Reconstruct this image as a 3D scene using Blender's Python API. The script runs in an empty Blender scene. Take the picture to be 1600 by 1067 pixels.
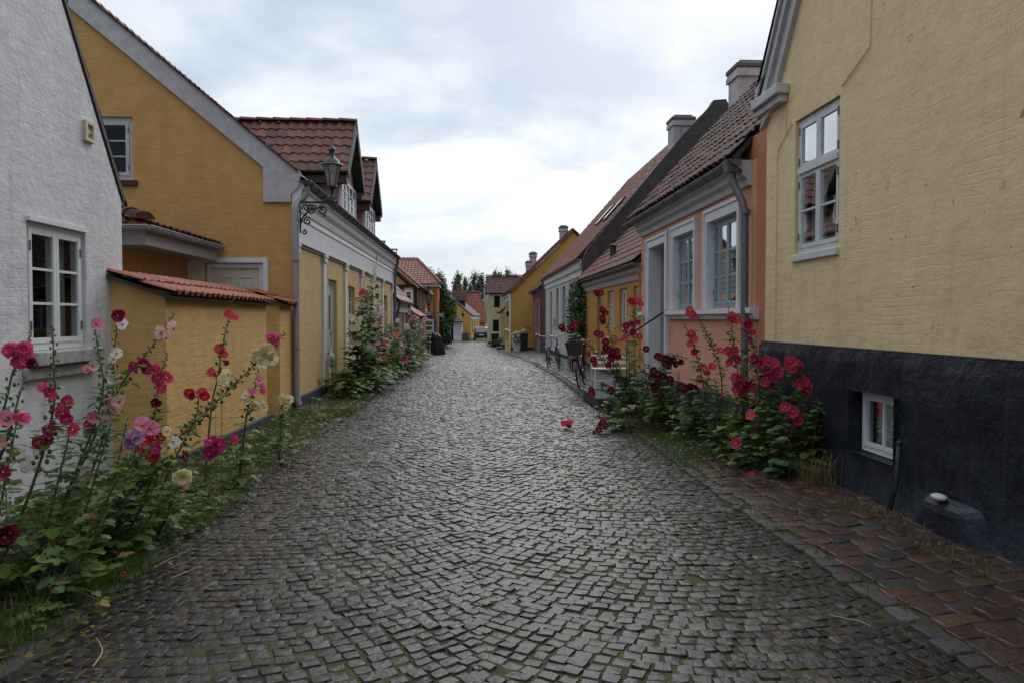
import bpy, bmesh, math, random
import numpy as np
from mathutils import Vector, Matrix
from mathutils.geometry import tessellate_polygon
random.seed(7)
rng = np.random.default_rng(5)
R = math.radians
scene = bpy.context.scene
COL = scene.collection

# ---------------------------------------------------------------- terrain heights
def zg(y):
    if y < 24: return 0.0
    if y < 45: return -0.02*(y-24)
    if y < 110: return -0.42-0.012*(y-45)
    return -1.2
def xr(y):            # right edge of the carriageway
    if y < 38: return 2.34+0.03*math.sin(y*0.7)
    if y < 60: return 2.34-0.05*(y-38)
    return 1.24+0.012*(y-60)
def xl(y):            # left edge
    if y < 40: return -2.12+0.03*math.sin(y*0.5+1)
    if y < 70: return -2.12
    return -2.12-0.06*(y-70)
def zroad(x, y):
    return zg(y)+0.022*(1-min(1, (x/2.3)**2))-0.020
def zpr(x, y):        # pavement on the right, rising to the house walls
    return zg(y)+0.005+0.085*max(0, min(1.6, x-xr(y)))
def zpl(x, y):
    return zg(y)+0.0+0.04*max(0, min(1.5, xl(y)-x))

# ---------------------------------------------------------------- camera
CAM = Vector((0, 0, 1.6))
TH = math.atan(62/1200.0); PH = math.atan(35.5/1200.0)
def at(px, py, Y):
    """point on the ray of photograph position (px, py) at distance Y down the street"""
    F = Vector((math.sin(TH)*math.cos(PH), math.cos(TH)*math.cos(PH), -math.sin(PH)))
    Rr = Vector((math.cos(TH), -math.sin(TH), 0))
    U = Vector((math.sin(TH)*math.sin(PH), math.cos(TH)*math.sin(PH), math.cos(PH)))
    d = F+Rr*((px-800)/1200.0)+U*((533.5-py)/1200.0)
    return CAM+d*(Y/d.y)
cd = bpy.data.cameras.new('camera'); cam = bpy.data.objects.new('camera', cd); COL.objects.link(cam)
cd.sensor_width = 36; cd.lens = 27.0; cd.clip_end = 2000; cd.clip_start = 0.05
cam.location = CAM; cam.rotation_euler = (math.pi/2-PH, 0, -TH)
scene.camera = cam

# ---------------------------------------------------------------- materials
class NT:
    def __init__(s, name):
        s.m = bpy.data.materials.new(name); s.m.use_nodes = True
        s.t = s.m.node_tree; s.n = s.t.nodes; s.n.clear()
        s.out = s.n.new('ShaderNodeOutputMaterial')
    def new(s, t, **k):
        o = s.n.new(t)
        for a, v in k.items():
            if a.startswith('i_'):
                o.inputs[a[2:].replace('_', ' ')].default_value = v
            else: setattr(o, a, v)
        return o
    def link(s, a, b): s.t.links.new(a, b)
    def noise(s, vec, scale, detail=4, rough=0.55, dist=0.0):
        o = s.new('ShaderNodeTexNoise'); o.inputs['Scale'].default_value = scale
        o.inputs['Detail'].default_value = detail; o.inputs['Roughness'].default_value = rough
        o.inputs['Distortion'].default_value = dist
        if vec is not None: s.link(vec, o.inputs['Vector'])
        return o.outputs['Fac']
    def ramp(s, fac, stops, interp='LINEAR'):
        o = s.new('ShaderNodeValToRGB'); o.color_ramp.interpolation = interp
        e = o.color_ramp.elements
        while len(e) < len(stops): e.new(0.5)
        for i, (p, c) in enumerate(stops):
            e[i].position = p; e[i].color = (c if len(c) == 4 else tuple(c)+(1,))
        s.link(fac, o.inputs[0]); return o.outputs[0]
    def mix(s, fac, a, b, mode='MIX'):
        o = s.new('ShaderNodeMix', data_type='RGBA', blend_type=mode)
        for v, i in ((fac, 0), (a, 6), (b, 7)):
            if hasattr(v, 'is_output'): s.link(v, o.inputs[i])
            elif i == 0: o.inputs[0].default_value = v
            else: o.inputs[i].default_value = tuple(v)+(1,) if len(v) == 3 else v
        return o.outputs[2]
    def math(s, op, a, b=0.5, c=None):
        o = s.new('ShaderNodeMath', operation=op)
        for v, i in ((a, 0), (b, 1)) + (((c, 2),) if c is not None else ()):
            if hasattr(v, 'is_output'): s.link(v, o.inputs[i])
            else: o.inputs[i].default_value = v
        return o.outputs[0]
    def pos(s): return s.new('ShaderNodeNewGeometry').outputs['Position']
    def obj(s): return s.new('ShaderNodeTexCoord').outputs['Object']
    def rnd(s): return s.new('ShaderNodeNewGeometry').outputs['Random Per Island']
    def wallcoord(s):
        p = s.pos(); sp = s.new('ShaderNodeSeparateXYZ'); s.link(p, sp.inputs[0])
        u = s.math('ADD', sp.outputs[0], sp.outputs[1])
        c = s.new('ShaderNodeCombineXYZ'); s.link(u, c.inputs[0]); s.link(sp.outputs[2], c.inputs[1])
        return c.outputs[0], sp
    def bsdf(s, color, rough=0.6, height=None, bstr=0.3, bdist=0.01, spec=0.5, metal=0.0, coat=0.0, sheen=0.0):
        b = s.new('ShaderNodeBsdfPrincipled')
        for v, n in ((color, 'Base Color'), (rough, 'Roughness')):
            if hasattr(v, 'is_output'): s.link(v, b.inputs[n])
            elif n == 'Base Color': b.inputs[n].default_value = tuple(v)+(1,)
            else: b.inputs[n].default_value = v
        b.inputs['Specular IOR Level'].default_value = spec
        b.inputs['Metallic'].default_value = metal
        b.inputs['Coat Weight'].default_value = coat
        if height is not None:
            bp = s.new('ShaderNodeBump'); bp.inputs['Strength'].default_value = bstr
            bp.inputs['Distance'].default_value = bdist
            s.link(height, bp.inputs['Height']); s.link(bp.outputs[0], b.inputs['Normal'])
        s.b = b
        s.link(b.outputs[0], s.out.inputs[0]); return b

def wall_mat(name, col, dark=None, stain=0.35, brick=1.0, bump=0.6, streaks=0.3, patch=None, grime=(0.09, 0.08, 0.06), lump=1.0, rough=0.75):
    """lime-washed or painted brickwork: faint courses, trowel lumps, weather stains"""
    t = NT(name); wc, sp = t.wallcoord(); p = t.pos()
    dark = dark or tuple(c*0.78 for c in col)
    dn = t.new('ShaderNodeTexNoise'); dn.inputs['Scale'].default_value = 2.2; dn.inputs['Detail'].default_value = 3; t.link(p, dn.inputs[0])
    dv = t.new('ShaderNodeVectorMath', operation='SCALE'); t.link(dn.outputs['Color'], dv.inputs[0]); dv.inputs[3].default_value = 0.06
    wv = t.new('ShaderNodeVectorMath', operation='ADD'); t.link(wc, wv.inputs[0]); t.link(dv.outputs[0], wv.inputs[1])
    br = t.new('ShaderNodeTexBrick'); t.link(wv.outputs[0], br.inputs['Vector'])
    br.inputs['Scale'].default_value = 1.0; br.inputs['Brick Width'].default_value = 0.24; br.inputs['Row Height'].default_value = 0.075
    br.inputs['Mortar Size'].default_value = 0.009; br.inputs['Mortar Smooth'].default_value = 1.0
    br.inputs['Color1'].default_value = (1, 1, 1, 1); br.inputs['Color2'].default_value = (0.55, 0.55, 0.55, 1); br.inputs['Mortar'].default_value = (0, 0, 0, 1)
    big = t.noise(p, 0.7, 5, 0.6); mid = t.noise(p, 5, 5, 0.65); fine = t.noise(p, 45, 4, 0.6)
    mp = t.new('ShaderNodeMapping'); mp.inputs['Scale'].default_value = (9, 9, 0.9); t.link(p, mp.inputs[0])
    stk = t.noise(mp.outputs[0], 1.0, 4, 0.6)
    c = t.mix(t.ramp(mid, [(0.35, (0, 0, 0)), (0.68, (1, 1, 1))]), dark, col)
    c = t.mix(t.math('MULTIPLY', t.ramp(big, [(0.42, (0, 0, 0)), (0.7, (1, 1, 1))]), stain), c, tuple(x*0.55 for x in dark))
    c = t.mix(t.math('MULTIPLY', t.ramp(stk, [(0.55, (0, 0, 0)), (0.8, (1, 1, 1))]), streaks), c, grime)
    # thin dark cracks along some of the joints
    jl = t.math('MULTIPLY', t.ramp(br.outputs['Fac'], [(0.75, (0, 0, 0)), (1.0, (1, 1, 1))]), t.ramp(t.noise(p, 2.7, 5, 0.7), [(0.58, (0, 0, 0)), (0.68, (1, 1, 1))]))
    c = t.mix(t.math('MULTIPLY', jl, 0.5*min(1, brick)), c, tuple(x*0.4 for x in dark))
    if patch:
        pf = t.ramp(t.noise(p, 3.1, 6, 0.7, 0.4), [(0.66, (0, 0, 0)), (0.685, (1, 1, 1))])
        c = t.mix(t.math('MULTIPLY', pf, 0.55), c, patch)
        sp2 = t.ramp(t.noise(p, 11, 3, 0.6, 0.8), [(0.695, (0, 0, 0)), (0.71, (1, 1, 1))])
        c = t.mix(t.math('MULTIPLY', sp2, 0.8), c, (0.20, 0.165, 0.10))
    mh = t.new('ShaderNodeMapping'); mh.inputs['Scale'].default_value = (2.2, 2.2, 11); t.link(p, mh.inputs[0])
    h = t.math('MULTIPLY', t.math('MULTIPLY', br.outputs['Fac'], t.ramp(t.noise(p, 1.6, 4), [(0.42, (0, 0, 0)), (0.62, (1, 1, 1))])), -0.26*brick)
    h = t.math('ADD', h, t.math('MULTIPLY', t.noise(mh.outputs[0], 1.0, 4, 0.6), 0.9*min(1, brick+0.2)))
    h = t.math('ADD', h, t.math('MULTIPLY', mid, 1.2*lump))
    h = t.math('ADD', h, t.math('MULTIPLY', fine, 0.35))
    h = t.math('ADD', h, t.math('MULTIPLY', t.noise(p, 14, 3, 0.6), 0.7*lump))
    t.bsdf(c, rough, h, bump, 0.02, spec=0.3)
    return t.m
def brick_mat(name, c1, c2, mortar, bw=0.24, rh=0.075):
    t = NT(name); wc, sp = t.wallcoord(); p = t.pos()
    br = t.new('ShaderNodeTexBrick'); t.link(wc, br.inputs['Vector']); br.inputs['Scale'].default_value = 1
    br.inputs['Brick Width'].default_value = bw; br.inputs['Row Height'].default_value = rh; br.inputs['Mortar Size'].default_value = 0.008
    br.inputs['Color1'].default_value = tuple(c1)+(1,); br.inputs['Color2'].default_value = tuple(c2)+(1,); br.inputs['Mortar'].default_value = tuple(mortar)+(1,)
    c = t.mix(t.ramp(t.noise(p, 3, 5), [(0.4, (0, 0, 0)), (0.75, (1, 1, 1))]), br.outputs['Color'], tuple(x*0.5 for x in c1))
    t.bsdf(c, 0.7, br.outputs['Fac'], -0.5, 0.01, spec=0.3); return t.m
def paint(name, col, rough=0.45, var=0.18, scale=8, chips=None, spec=0.4, bump=0.15, metal=0.0):
    t = NT(name); p = t.pos()
    n = t.noise(p, scale, 5, 0.6)
    c = t.mix(t.ramp(n, [(0.35, (0, 0, 0)), (0.7, (1, 1, 1))]), tuple(x*(1-var) for x in col), col)
    c = t.mix(t.math('MULTIPLY', t.ramp(t.noise(p, 1.3, 4), [(0.5, (0, 0, 0)), (0.75, (1, 1, 1))]), 0.35), c, tuple(x*0.6 for x in col))
    if chips:
        c = t.mix(t.ramp(t.noise(p, 22, 5, 0.7), [(0.66, (0, 0, 0)), (0.69, (1, 1, 1))]), c, chips)
    t.bsdf(c, rough, t.noise(p, scale*6, 3), bump, 0.003, spec=spec, metal=metal); return t.m
def tile_mat(name, cols, moss=(0.05, 0.055, 0.02), dirt=(0.045, 0.03, 0.025), mossf=0.5, dirtf=0.7, rough=0.5):
    t = NT(name); p = t.pos(); r = t.rnd()
    c = t.ramp(r, [(i/max(1, len(cols)-1), k) for i, k in enumerate(cols)])
    c = t.mix(t.math('MULTIPLY', t.ramp(t.noise(p, 6, 5, 0.65), [(0.44, (0, 0, 0)), (0.66, (1, 1, 1))]), dirtf), c, dirt)
    c = t.mix(t.math('MULTIPLY', t.ramp(t.noise(p, 15, 4, 0.7), [(0.6, (0, 0, 0)), (0.7, (1, 1, 1))]), mossf), c, moss)
    t.bsdf(c, rough, t.noise(p, 40, 4), 0.3, 0.006, spec=0.14); return t.m
def leaf_mat(name, cols, trans=0.35, rough=0.5, bump=0.3):
    t = NT(name); p = t.pos(); r = t.rnd()
    c = t.ramp(r, [(i/max(1, len(cols)-1), k) for i, k in enumerate(cols)])
    c = t.mix(t.ramp(t.noise(p, 30, 3), [(0.3, (0, 0, 0)), (0.7, (0.5, 0.5, 0.5))]), c, tuple(x*0.45 for x in cols[0]))
    b = t.bsdf(c, rough, t.noise(p, 90, 2), bump, 0.004, spec=0.35)
    tr = t.new('ShaderNodeBsdfTranslucent'); t.link(t.mix(0.5, c, (0.10, 0.16, 0.02)), tr.inputs[0])
    mx = t.new('ShaderNodeMixShader'); mx.inputs[0].default_value = trans
    t.link(b.outputs[0], mx.inputs[1]); t.link(tr.outputs[0], mx.inputs[2]); t.link(mx.outputs[0], t.out.inputs[0])
    return t.m
def petal_mat(name, petal, eye, eyer=0.3, rim=None):
    """petal pigment running from the eye of the flower to its rim (own object coordinates, metres)"""
    t = NT(name); o = t.obj()
    ln = t.new('ShaderNodeVectorMath', operation='LENGTH'); t.link(o, ln.inputs[0])
    f = t.math('MULTIPLY', ln.outputs['Value'], 18.0)
    f = t.math('ADD', f, t.math('MULTIPLY', t.math('SUBTRACT', t.noise(o, 70, 3), 0.5), 0.25))
    c = t.ramp(f, [(0.0, eye), (eyer, eye), (min(0.95, eyer+0.2), petal), (1.0, rim or petal)])
    b = t.bsdf(c, 0.6, t.noise(o, 160, 2), 0.4, 0.003, spec=0.25)
    tr = t.new('ShaderNodeBsdfTranslucent'); t.link(c, tr.inputs[0])
    mx = t.new('ShaderNodeMixShader'); mx.inputs[0].default_value = 0.35
    t.link(b.outputs[0], mx.inputs[1]); t.link(tr.outputs[0], mx.inputs[2]); t.link(mx.outputs[0], t.out.inputs[0])
    return t.m
def glass_mat(name='glass', tint=(0.8, 0.86, 0.86)):
    t = NT(name)
    fr = t.new('ShaderNodeFresnel'); fr.inputs[0].default_value = 1.42
    gl = t.new('ShaderNodeBsdfGlossy'); gl.inputs['Roughness'].default_value = 0.02; gl.inputs[0].default_value = (0.9, 0.93, 0.95, 1)
    bp = t.new('ShaderNodeBump'); bp.inputs['Strength'].default_value = 0.035; bp.inputs['Distance'].default_value = 0.01
    t.link(t.noise(t.pos(), 3.0, 2), bp.inputs['Height']); t.link(bp.outputs[0], gl.inputs['Normal'])
    tr = t.new('ShaderNodeBsdfTransparent'); tr.inputs[0].default_value = tuple(tint)+(1,)
    mx = t.new('ShaderNodeMixShader'); t.link(t.math('MULTIPLY_ADD', fr.outputs[0], 0.62, 0.012), mx.inputs[0])
    t.link(tr.outputs[0], mx.inputs[1]); t.link(gl.outputs[0], mx.inputs[2]); t.link(mx.outputs[0], t.out.inputs[0])
    return t.m
def stone_mat(name, cols, r0=0.18, r1=0.5, moss=0.25, bump=0.6, scale=60, spec=0.5, coat=0.0):
    t = NT(name); p = t.pos(); r = t.rnd()
    c = t.ramp(r, [(i/max(1, len(cols)-1), k) for i, k in enumerate(cols)])
    c = t.mix(t.math('MULTIPLY', t.ramp(t.noise(p, scale, 5, 0.7), [(0.35, (1, 1, 1)), (0.6, (0, 0, 0))]), 0.55), c, tuple(x*0.4 for x in cols[0]))
    c = t.mix(t.math('MULTIPLY', t.ramp(t.noise(p, 1.1, 5, 0.65), [(0.5, (0, 0, 0)), (0.72, (1, 1, 1))]), moss), c, (0.045, 0.038, 0.022))
    wet = t.ramp(t.noise(p, 1.9, 4, 0.6), [(0.35, (r0,)*3), (0.7, (r1,)*3)])
    w2 = t.math('ADD', wet, t.math('MULTIPLY', t.noise(p, 70, 3), 0.14))
    h = t.math('ADD', t.noise(p, scale*0.45, 4, 0.65), t.math('MULTIPLY', t.noise(p, scale*2.2, 3, 0.7), 0.35))
    t.bsdf(c, w2, h, bump, 0.009, spec=spec, coat=coat)
    t.b.inputs['Coat Roughness'].default_value = 0.25
    return t.m

M = {}
M['gable_yellow'] = wall_mat('buff_yellow_brick_wash', (0.76, 0.58, 0.33), (0.68, 0.51, 0.28), stain=0.2, streaks=0.16, bump=0.34, patch=(0.36, 0.27, 0.14), lump=1.2)
M['tar'] = wall_mat('black_tar_plinth', (0.017, 0.023, 0.038), (0.006, 0.008, 0.012), stain=0.5, brick=0.25, bump=0.5, streaks=0.45, grime=(0.055, 0.066, 0.088), lump=1.6, rough=0.5)
M['white_wash'] = wall_mat('white_limewash', (0.68, 0.68, 0.70), (0.56, 0.56, 0.58), stain=0.28, streaks=0.32, brick=0.6, bump=0.36, lump=1.5, grime=(0.2, 0.19, 0.19), patch=None)
M['ochre'] = wall_mat('ochre_yellow_brick_wash', (0.58, 0.335, 0.12), (0.50, 0.28, 0.092), stain=0.2, streaks=0.12, bump=0.4, lump=0.9)
M['garden_yellow'] = wall_mat('garden_wall_yellow_wash', (0.67, 0.43, 0.165), (0.57, 0.35, 0.125), stain=0.24, streaks=0.2, bump=0.5, lump=0.9)
M['street_yellow'] = wall_mat('street_front_yellow_wash', (0.60, 0.42, 0.19), (0.54, 0.37, 0.16), stain=0.18, streaks=0.15, bump=0.45, lump=0.6)
M['pink'] = wall_mat('salmon_pink_plaster', (0.72, 0.36, 0.235), (0.65, 0.32, 0.205), stain=0.16, brick=0.0, streaks=0.1, bump=0.4, lump=0.5)
M['terracotta_paint'] = wall_mat('orange_brown_plaster', (0.50, 0.215, 0.11), (0.43, 0.175, 0.09), stain=0.25, brick=0.1, streaks=0.15, bump=0.5)
M['orange'] = wall_mat('orange_yellow_plaster', (0.56, 0.28, 0.07), (0.50, 0.24, 0.055), stain=0.18, brick=0.2, bump=0.45, lump=0.5)
M['grey_render'] = wall_mat('dark_grey_firewall_render', (0.075, 0.066, 0.064), (0.045, 0.040, 0.038), stain=0.5, brick=0.05, streaks=0.5, bump=0.8, grime=(0.12, 0.10, 0.09))
M['mustard'] = wall_mat('mustard_plaster', (0.52, 0.32, 0.08), (0.46, 0.28, 0.065), stain=0.2, brick=0.1, bump=0.4)
M['pale_plaster'] = wall_mat('pale_sand_plaster', (0.56, 0.46, 0.28), (0.48, 0.39, 0.22), stain=0.3, brick=0.0, streaks=0.2, bump=0.3)
M['deep_orange'] = wall_mat('deep_orange_plaster', (0.55, 0.20, 0.04), (0.48, 0.17, 0.03), stain=0.2, brick=0.2, bump=0.4)
M['mauve'] = wall_mat('mauve_grey_plaster', (0.42, 0.30, 0.30), (0.36, 0.25, 0.25), stain=0.3, brick=0.0, streaks=0.2, bump=0.3)
M['brick_red'] = brick_mat('red_brick', (0.30, 0.10, 0.075), (0.22, 0.075, 0.06), (0.30, 0.26, 0.24))
M['trim'] = paint('white_grey_trim_paint', (0.70, 0.70, 0.715), 0.5, var=0.12, chips=(0.30, 0.27, 0.27))
M['trim_worn'] = paint('worn_lilac_white_plaster', (0.54, 0.515, 0.53), 0.6, var=0.25, chips=(0.26, 0.15, 0.12))
M['white_paint'] = paint('white_gloss_paint', (0.72, 0.73, 0.74), 0.35, var=0.06)
M['white_peel'] = paint('peeling_white_paint', (0.62, 0.62, 0.62), 0.5, var=0.2, chips=(0.22, 0.17, 0.13))
M['blue_paint'] = paint('grey_blue_paint', (0.25, 0.34, 0.40), 0.4, var=0.1)
M['cream_door'] = paint('cream_door_paint', (0.60, 0.56, 0.50), 0.4, var=0.06)
M['zinc'] = paint('weathered_zinc', (0.17, 0.175, 0.185), 0.45, var=0.35, metal=0.35, scale=14)
M['zinc_light'] = paint('grey_painted_pipe', (0.33, 0.31, 0.33), 0.5, var=0.2, scale=14, chips=(0.12, 0.06, 0.05))
M['zinc_dark'] = paint('dark_zinc_gutter', (0.055, 0.05, 0.055), 0.45, var=0.3, metal=0.2)
M['black'] = paint('black_paint', (0.012, 0.013, 0.014), 0.4, var=0.3)
M['iron'] = paint('black_cast_iron', (0.016, 0.018, 0.018), 0.45, var=0.3)
M['copper_green'] = paint('dark_green_copper', (0.022, 0.045, 0.038), 0.4, var=0.4, metal=0.3)
M['dark_plinth'] = wall_mat('dark_grey_plinth', (0.045, 0.05, 0.06), (0.03, 0.034, 0.04), stain=0.4, brick=0.2, bump=0.5)
M['grey_plinth'] = wall_mat('grey_cement_plinth', (0.17, 0.16, 0.17), (0.12, 0.115, 0.12), stain=0.4, brick=0.0, bump=0.4)
M['tile_red'] = tile_mat('red_pantiles', [(0.16, 0.052, 0.036), (0.12, 0.042, 0.032), (0.19, 0.066, 0.043), (0.085, 0.036, 0.030), (0.145, 0.048, 0.034)])
M['tile_orange'] = tile_mat('orange_red_pantiles', [(0.22, 0.068, 0.042), (0.17, 0.054, 0.036), (0.25, 0.082, 0.05), (0.13, 0.046, 0.034)], dirtf=0.45, mossf=0.25)
M['tile_dark'] = tile_mat('dark_brown_pantiles', [(0.085, 0.030, 0.022), (0.05, 0.022, 0.019), (0.115, 0.036, 0.024), (0.042, 0.022, 0.020)], dirt=(0.020, 0.012, 0.011), rough=0.55)
M['tile_coping'] = tile_mat('coping_pantiles', [(0.30, 0.085, 0.05), (0.25, 0.072, 0.045), (0.33, 0.105, 0.06), (0.20, 0.06, 0.042)], dirtf=0.5, mossf=0.15)
M['tile_black'] = tile_mat('slate_dark_tiles', [(0.05, 0.045, 0.045), (0.035, 0.033, 0.035), (0.07, 0.055, 0.05)], dirt=(0.02, 0.02, 0.02))
M['underroof'] = paint('dark_roof_boards', (0.05, 0.04, 0.035), 0.8)
M['soffit'] = paint('grey_lilac_boards', (0.40, 0.37, 0.39), 0.6)
M['brown_board'] = paint('weathered_dark_boards', (0.075, 0.065, 0.06), 0.7)
M['chimney_white'] = wall_mat('white_washed_chimney', (0.55, 0.52, 0.53), (0.42, 0.38, 0.38), stain=0.6, streaks=0.6, bump=0.7)
M['chimney_red'] = brick_mat('chimney_brick', (0.25, 0.08, 0.05), (0.18, 0.06, 0.045), (0.2, 0.15, 0.12))
M['cement'] = paint('mossy_cement', (0.14, 0.13, 0.12), 0.8, var=0.4, chips=(0.07, 0.08, 0.03), scale=14)
M['glass'] = glass_mat()
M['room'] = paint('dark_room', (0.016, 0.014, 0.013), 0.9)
M['curtain'] = paint('net_curtain', (0.55, 0.55, 0.56), 0.9, var=0.15)
M['curtain_warm'] = paint('beige_curtain', (0.42, 0.36, 0.28), 0.9, var=0.15)
M['rubber'] = paint('black_rubber', (0.018, 0.018, 0.019), 0.6)
M['steel'] = paint('bicycle_steel', (0.35, 0.36, 0.37), 0.3, metal=0.9)
M['leaf'] = leaf_mat('hollyhock_leaf', [(0.08, 0.155, 0.028), (0.15, 0.23, 0.035), (0.065, 0.13, 0.03), (0.23, 0.28, 0.055), (0.11, 0.19, 0.035), (0.085, 0.165, 0.045)])
M['leaf_old'] = leaf_mat('yellowed_leaf', [(0.22, 0.16, 0.03), (0.16, 0.09, 0.03), (0.12, 0.12, 0.03)])
M['leaf_cool'] = leaf_mat('blue_green_leaf', [(0.06, 0.13, 0.045), (0.09, 0.17, 0.06), (0.055, 0.11, 0.045)])
M['ivy'] = leaf_mat('ivy_leaf', [(0.03, 0.08, 0.02), (0.045, 0.105, 0.025), (0.025, 0.065, 0.02)], 0.15, 0.35)
M['tree_leaf'] = leaf_mat('tree_leaf', [(0.03, 0.08, 0.022), (0.05, 0.115, 0.028), (0.04, 0.095, 0.025), (0.08, 0.15, 0.035)], 0.25)
M['poplar_leaf'] = leaf_mat('poplar_leaf', [(0.09, 0.125, 0.085), (0.12, 0.155, 0.105), (0.075, 0.105, 0.08)], 0.25)
M['stem'] = paint('green_stem', (0.10, 0.13, 0.045), 0.6, var=0.4, scale=20)
M['stem_brown'] = paint('brown_stem', (0.12, 0.09, 0.045), 0.7, var=0.4, scale=20)
M['bud'] = leaf_mat('bud_green', [(0.13, 0.17, 0.06), (0.17, 0.20, 0.08), (0.10, 0.14, 0.05)], 0.2)
M['grass'] = leaf_mat('grass_blade', [(0.045, 0.10, 0.015), (0.08, 0.14, 0.022), (0.12, 0.16, 0.035), (0.055, 0.115, 0.018)], 0.3)
M['dry_grass'] = leaf_mat('dry_grass_blade', [(0.22, 0.17, 0.07), (0.16, 0.11, 0.045), (0.12, 0.10, 0.035)], 0.3)
M['bark'] = paint('bark', (0.07, 0.055, 0.04), 0.85, var=0.4)
M['centre'] = paint('pollen_yellow', (0.65, 0.55, 0.20), 0.7)
# ---------------------------------------------------------------- geometry helpers
def tag(o, label=None, cat=None, group=None, kind=None):
    if label: o['label'] = label
    if cat: o['category'] = cat
    if group: o['group'] = group
    if kind: o['kind'] = kind
    return o
def empty(name, loc, label, cat, group=None):
    o = bpy.data.objects.new(name, None); COL.objects.link(o); o.location = loc; o.empty_display_size = 0.2
    return tag(o, label, cat, group)
def wloc(o):
    v = Vector((0, 0, 0))
    while o is not None: v = v+o.location; o = o.parent
    return v
class MB:
    """collects geometry given in world coordinates, links it as ONE mesh object"""
    def __init__(s): s.v = []; s.f = []; s.mi = []; s.cur = 0
    def add(s, vs, fs):
        b = len(s.v); s.v += [tuple(v) for v in vs]
        for f in fs: s.f.append(tuple(b+i for i in f)); s.mi.append(s.cur)
    def hexa(s, p):      # 8 points: bottom ring 0-3, top ring 4-7
        s.add(p, [(0, 3, 2, 1), (4, 5, 6, 7), (0, 1, 5, 4), (1, 2, 6, 5), (2, 3, 7, 6), (3, 0, 4, 7)])
    def box(s, x0, x1, y0, y1, z0, z1):
        s.hexa([(x0, y0, z0), (x1, y0, z0), (x1, y1, z0), (x0, y1, z0), (x0, y0, z1), (x1, y0, z1), (x1, y1, z1), (x0, y1, z1)])
    def quad(s, a, b, c, d): s.add([a, b, c, d], [(0, 1, 2, 3)])
    def poly(s, pts): s.add(pts, [tuple(range(len(pts)))])
    def prism(s, ring, off):
        """extrude polygon ring (3D points) by vector off"""
        n = len(ring); off = Vector(off); a = [Vector(p) for p in ring]
        s.add(a+[p+off for p in a], [tuple(range(n))[::-1], tuple(range(n, 2*n))]+[(i, (i+1) % n, n+(i+1) % n, n+i) for i in range(n)])
    def tube(s, path, r, n=8, cap=True, r2=None):
        path = [Vector(p) for p in path]; m = len(path); rings = []
        ref = Vector((0, 0, 1))
        for i, p in enumerate(path):
            t = (path[min(i+1, m-1)]-path[max(i-1, 0)])
            if t.length < 1e-9: t = Vector((0, 0, 1))
            t.normalize()
            if i == 0:
                ref = Vector((0, 0, 1)) if abs(t.z) < 0.9 else Vector((1, 0, 0))
            a = t.cross(ref)
            if a.length < 1e-4: a = t.cross(Vector((0, 1, 0.1)))
            a.normalize(); b = a.cross(t); ref = b
            rr = r[i] if isinstance(r, (list, tuple)) else (r if r2 is None else r+(r2-r)*i/max(1, m-1))
            rings.append([p+a*(rr*math.cos(2*math.pi*k/n))+b*(rr*math.sin(2*math.pi*k/n)) for k in range(n)])
        vs = [v for g in rings for v in g]; fs = []
        for i in range(m-1):
            for k in range(n):
                fs.append((i*n+k, i*n+(k+1) % n, (i+1)*n+(k+1) % n, (i+1)*n+k))
        if cap: fs += [tuple(range(n))[::-1], tuple(range((m-1)*n, m*n))]
        s.add(vs, fs)
    def lathe(s, prof, c, n=16, axis='z'):
        c = Vector(c); vs = []; fs = []
        for (r, h) in prof:
            for k in range(n):
                a = 2*math.pi*k/n
                v = Vector((r*math.cos(a), r*math.sin(a), h))
                if axis == 'x': v = Vector((h, v.x, v.y))
                if axis == 'y': v = Vector((v.x, h, v.y))
                vs.append(c+v)
        for i in range(len(prof)-1):
            for k in range(n): fs.append((i*n+k, i*n+(k+1) % n, (i+1)*n+(k+1) % n, (i+1)*n+k))
        fs += [tuple(range(n))[::-1], tuple(range((len(prof)-1)*n, len(prof)*n))]
        s.add(vs, fs)
    def ball(s, c, r, n=8, m=5, sz=1.0):
        s.lathe([(r*math.sin(math.pi*(i+0.02)/(m+0.04)), -r*sz*math.cos(math.pi*(i+0.02)/(m+0.04))) for i in range(m+1)], c, n)
    def build(s, name, mat, parent=None, smooth=False, bevel=0.0, recalc=True, origin=None, angle=None):
        L = wloc(parent) if parent is not None else (Vector(origin) if origin is not None else Vector((0, 0, 0)))
        me = bpy.data.meshes.new(name)
        me.from_pydata([(v[0]-L.x, v[1]-L.y, v[2]-L.z) for v in s.v], [], s.f)
        mats = mat if isinstance(mat, (list, tuple)) else [mat]
        for m_ in mats: me.materials.append(m_ if not isinstance(m_, str) else M[m_])
        if len(mats) > 1: me.polygons.foreach_set('material_index', s.mi)
        if recalc:
            bm = bmesh.new(); bm.from_mesh(me); bmesh.ops.recalc_face_normals(bm, faces=bm.faces); bm.to_mesh(me); bm.free()
        o = bpy.data.objects.new(name, me); COL.objects.link(o)
        if parent is not None: o.parent = parent
        else: o.location = L
        if smooth: me.shade_smooth()
        if smooth and angle: me.set_sharp_from_angle(angle=R(angle))
        if bevel:
            b = o.modifiers.new('bevel', 'BEVEL'); b.width = bevel; b.segments = 2; b.limit_method = 'ANGLE'
        return o
class Plane:
    """wall plane: u along the wall, z up, d out of the wall"""
    def __init__(s, o, u, n): s.o = Vector(o); s.u = Vector(u).normalized(); s.n = Vector(n).normalized()
    def p(s, u, z, d=0.0):
        v = s.o+s.u*u+s.n*d; return Vector((v.x, v.y, z))
    def box(s, mb, u0, u1, z0, z1, d0, d1):
        mb.hexa([s.p(u0, z0, d0), s.p(u1, z0, d0), s.p(u1, z0, d1), s.p(u0, z0, d1), s.p(u0, z1, d0), s.p(u1, z1, d0), s.p(u1, z1, d1), s.p(u0, z1, d1)])
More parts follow.
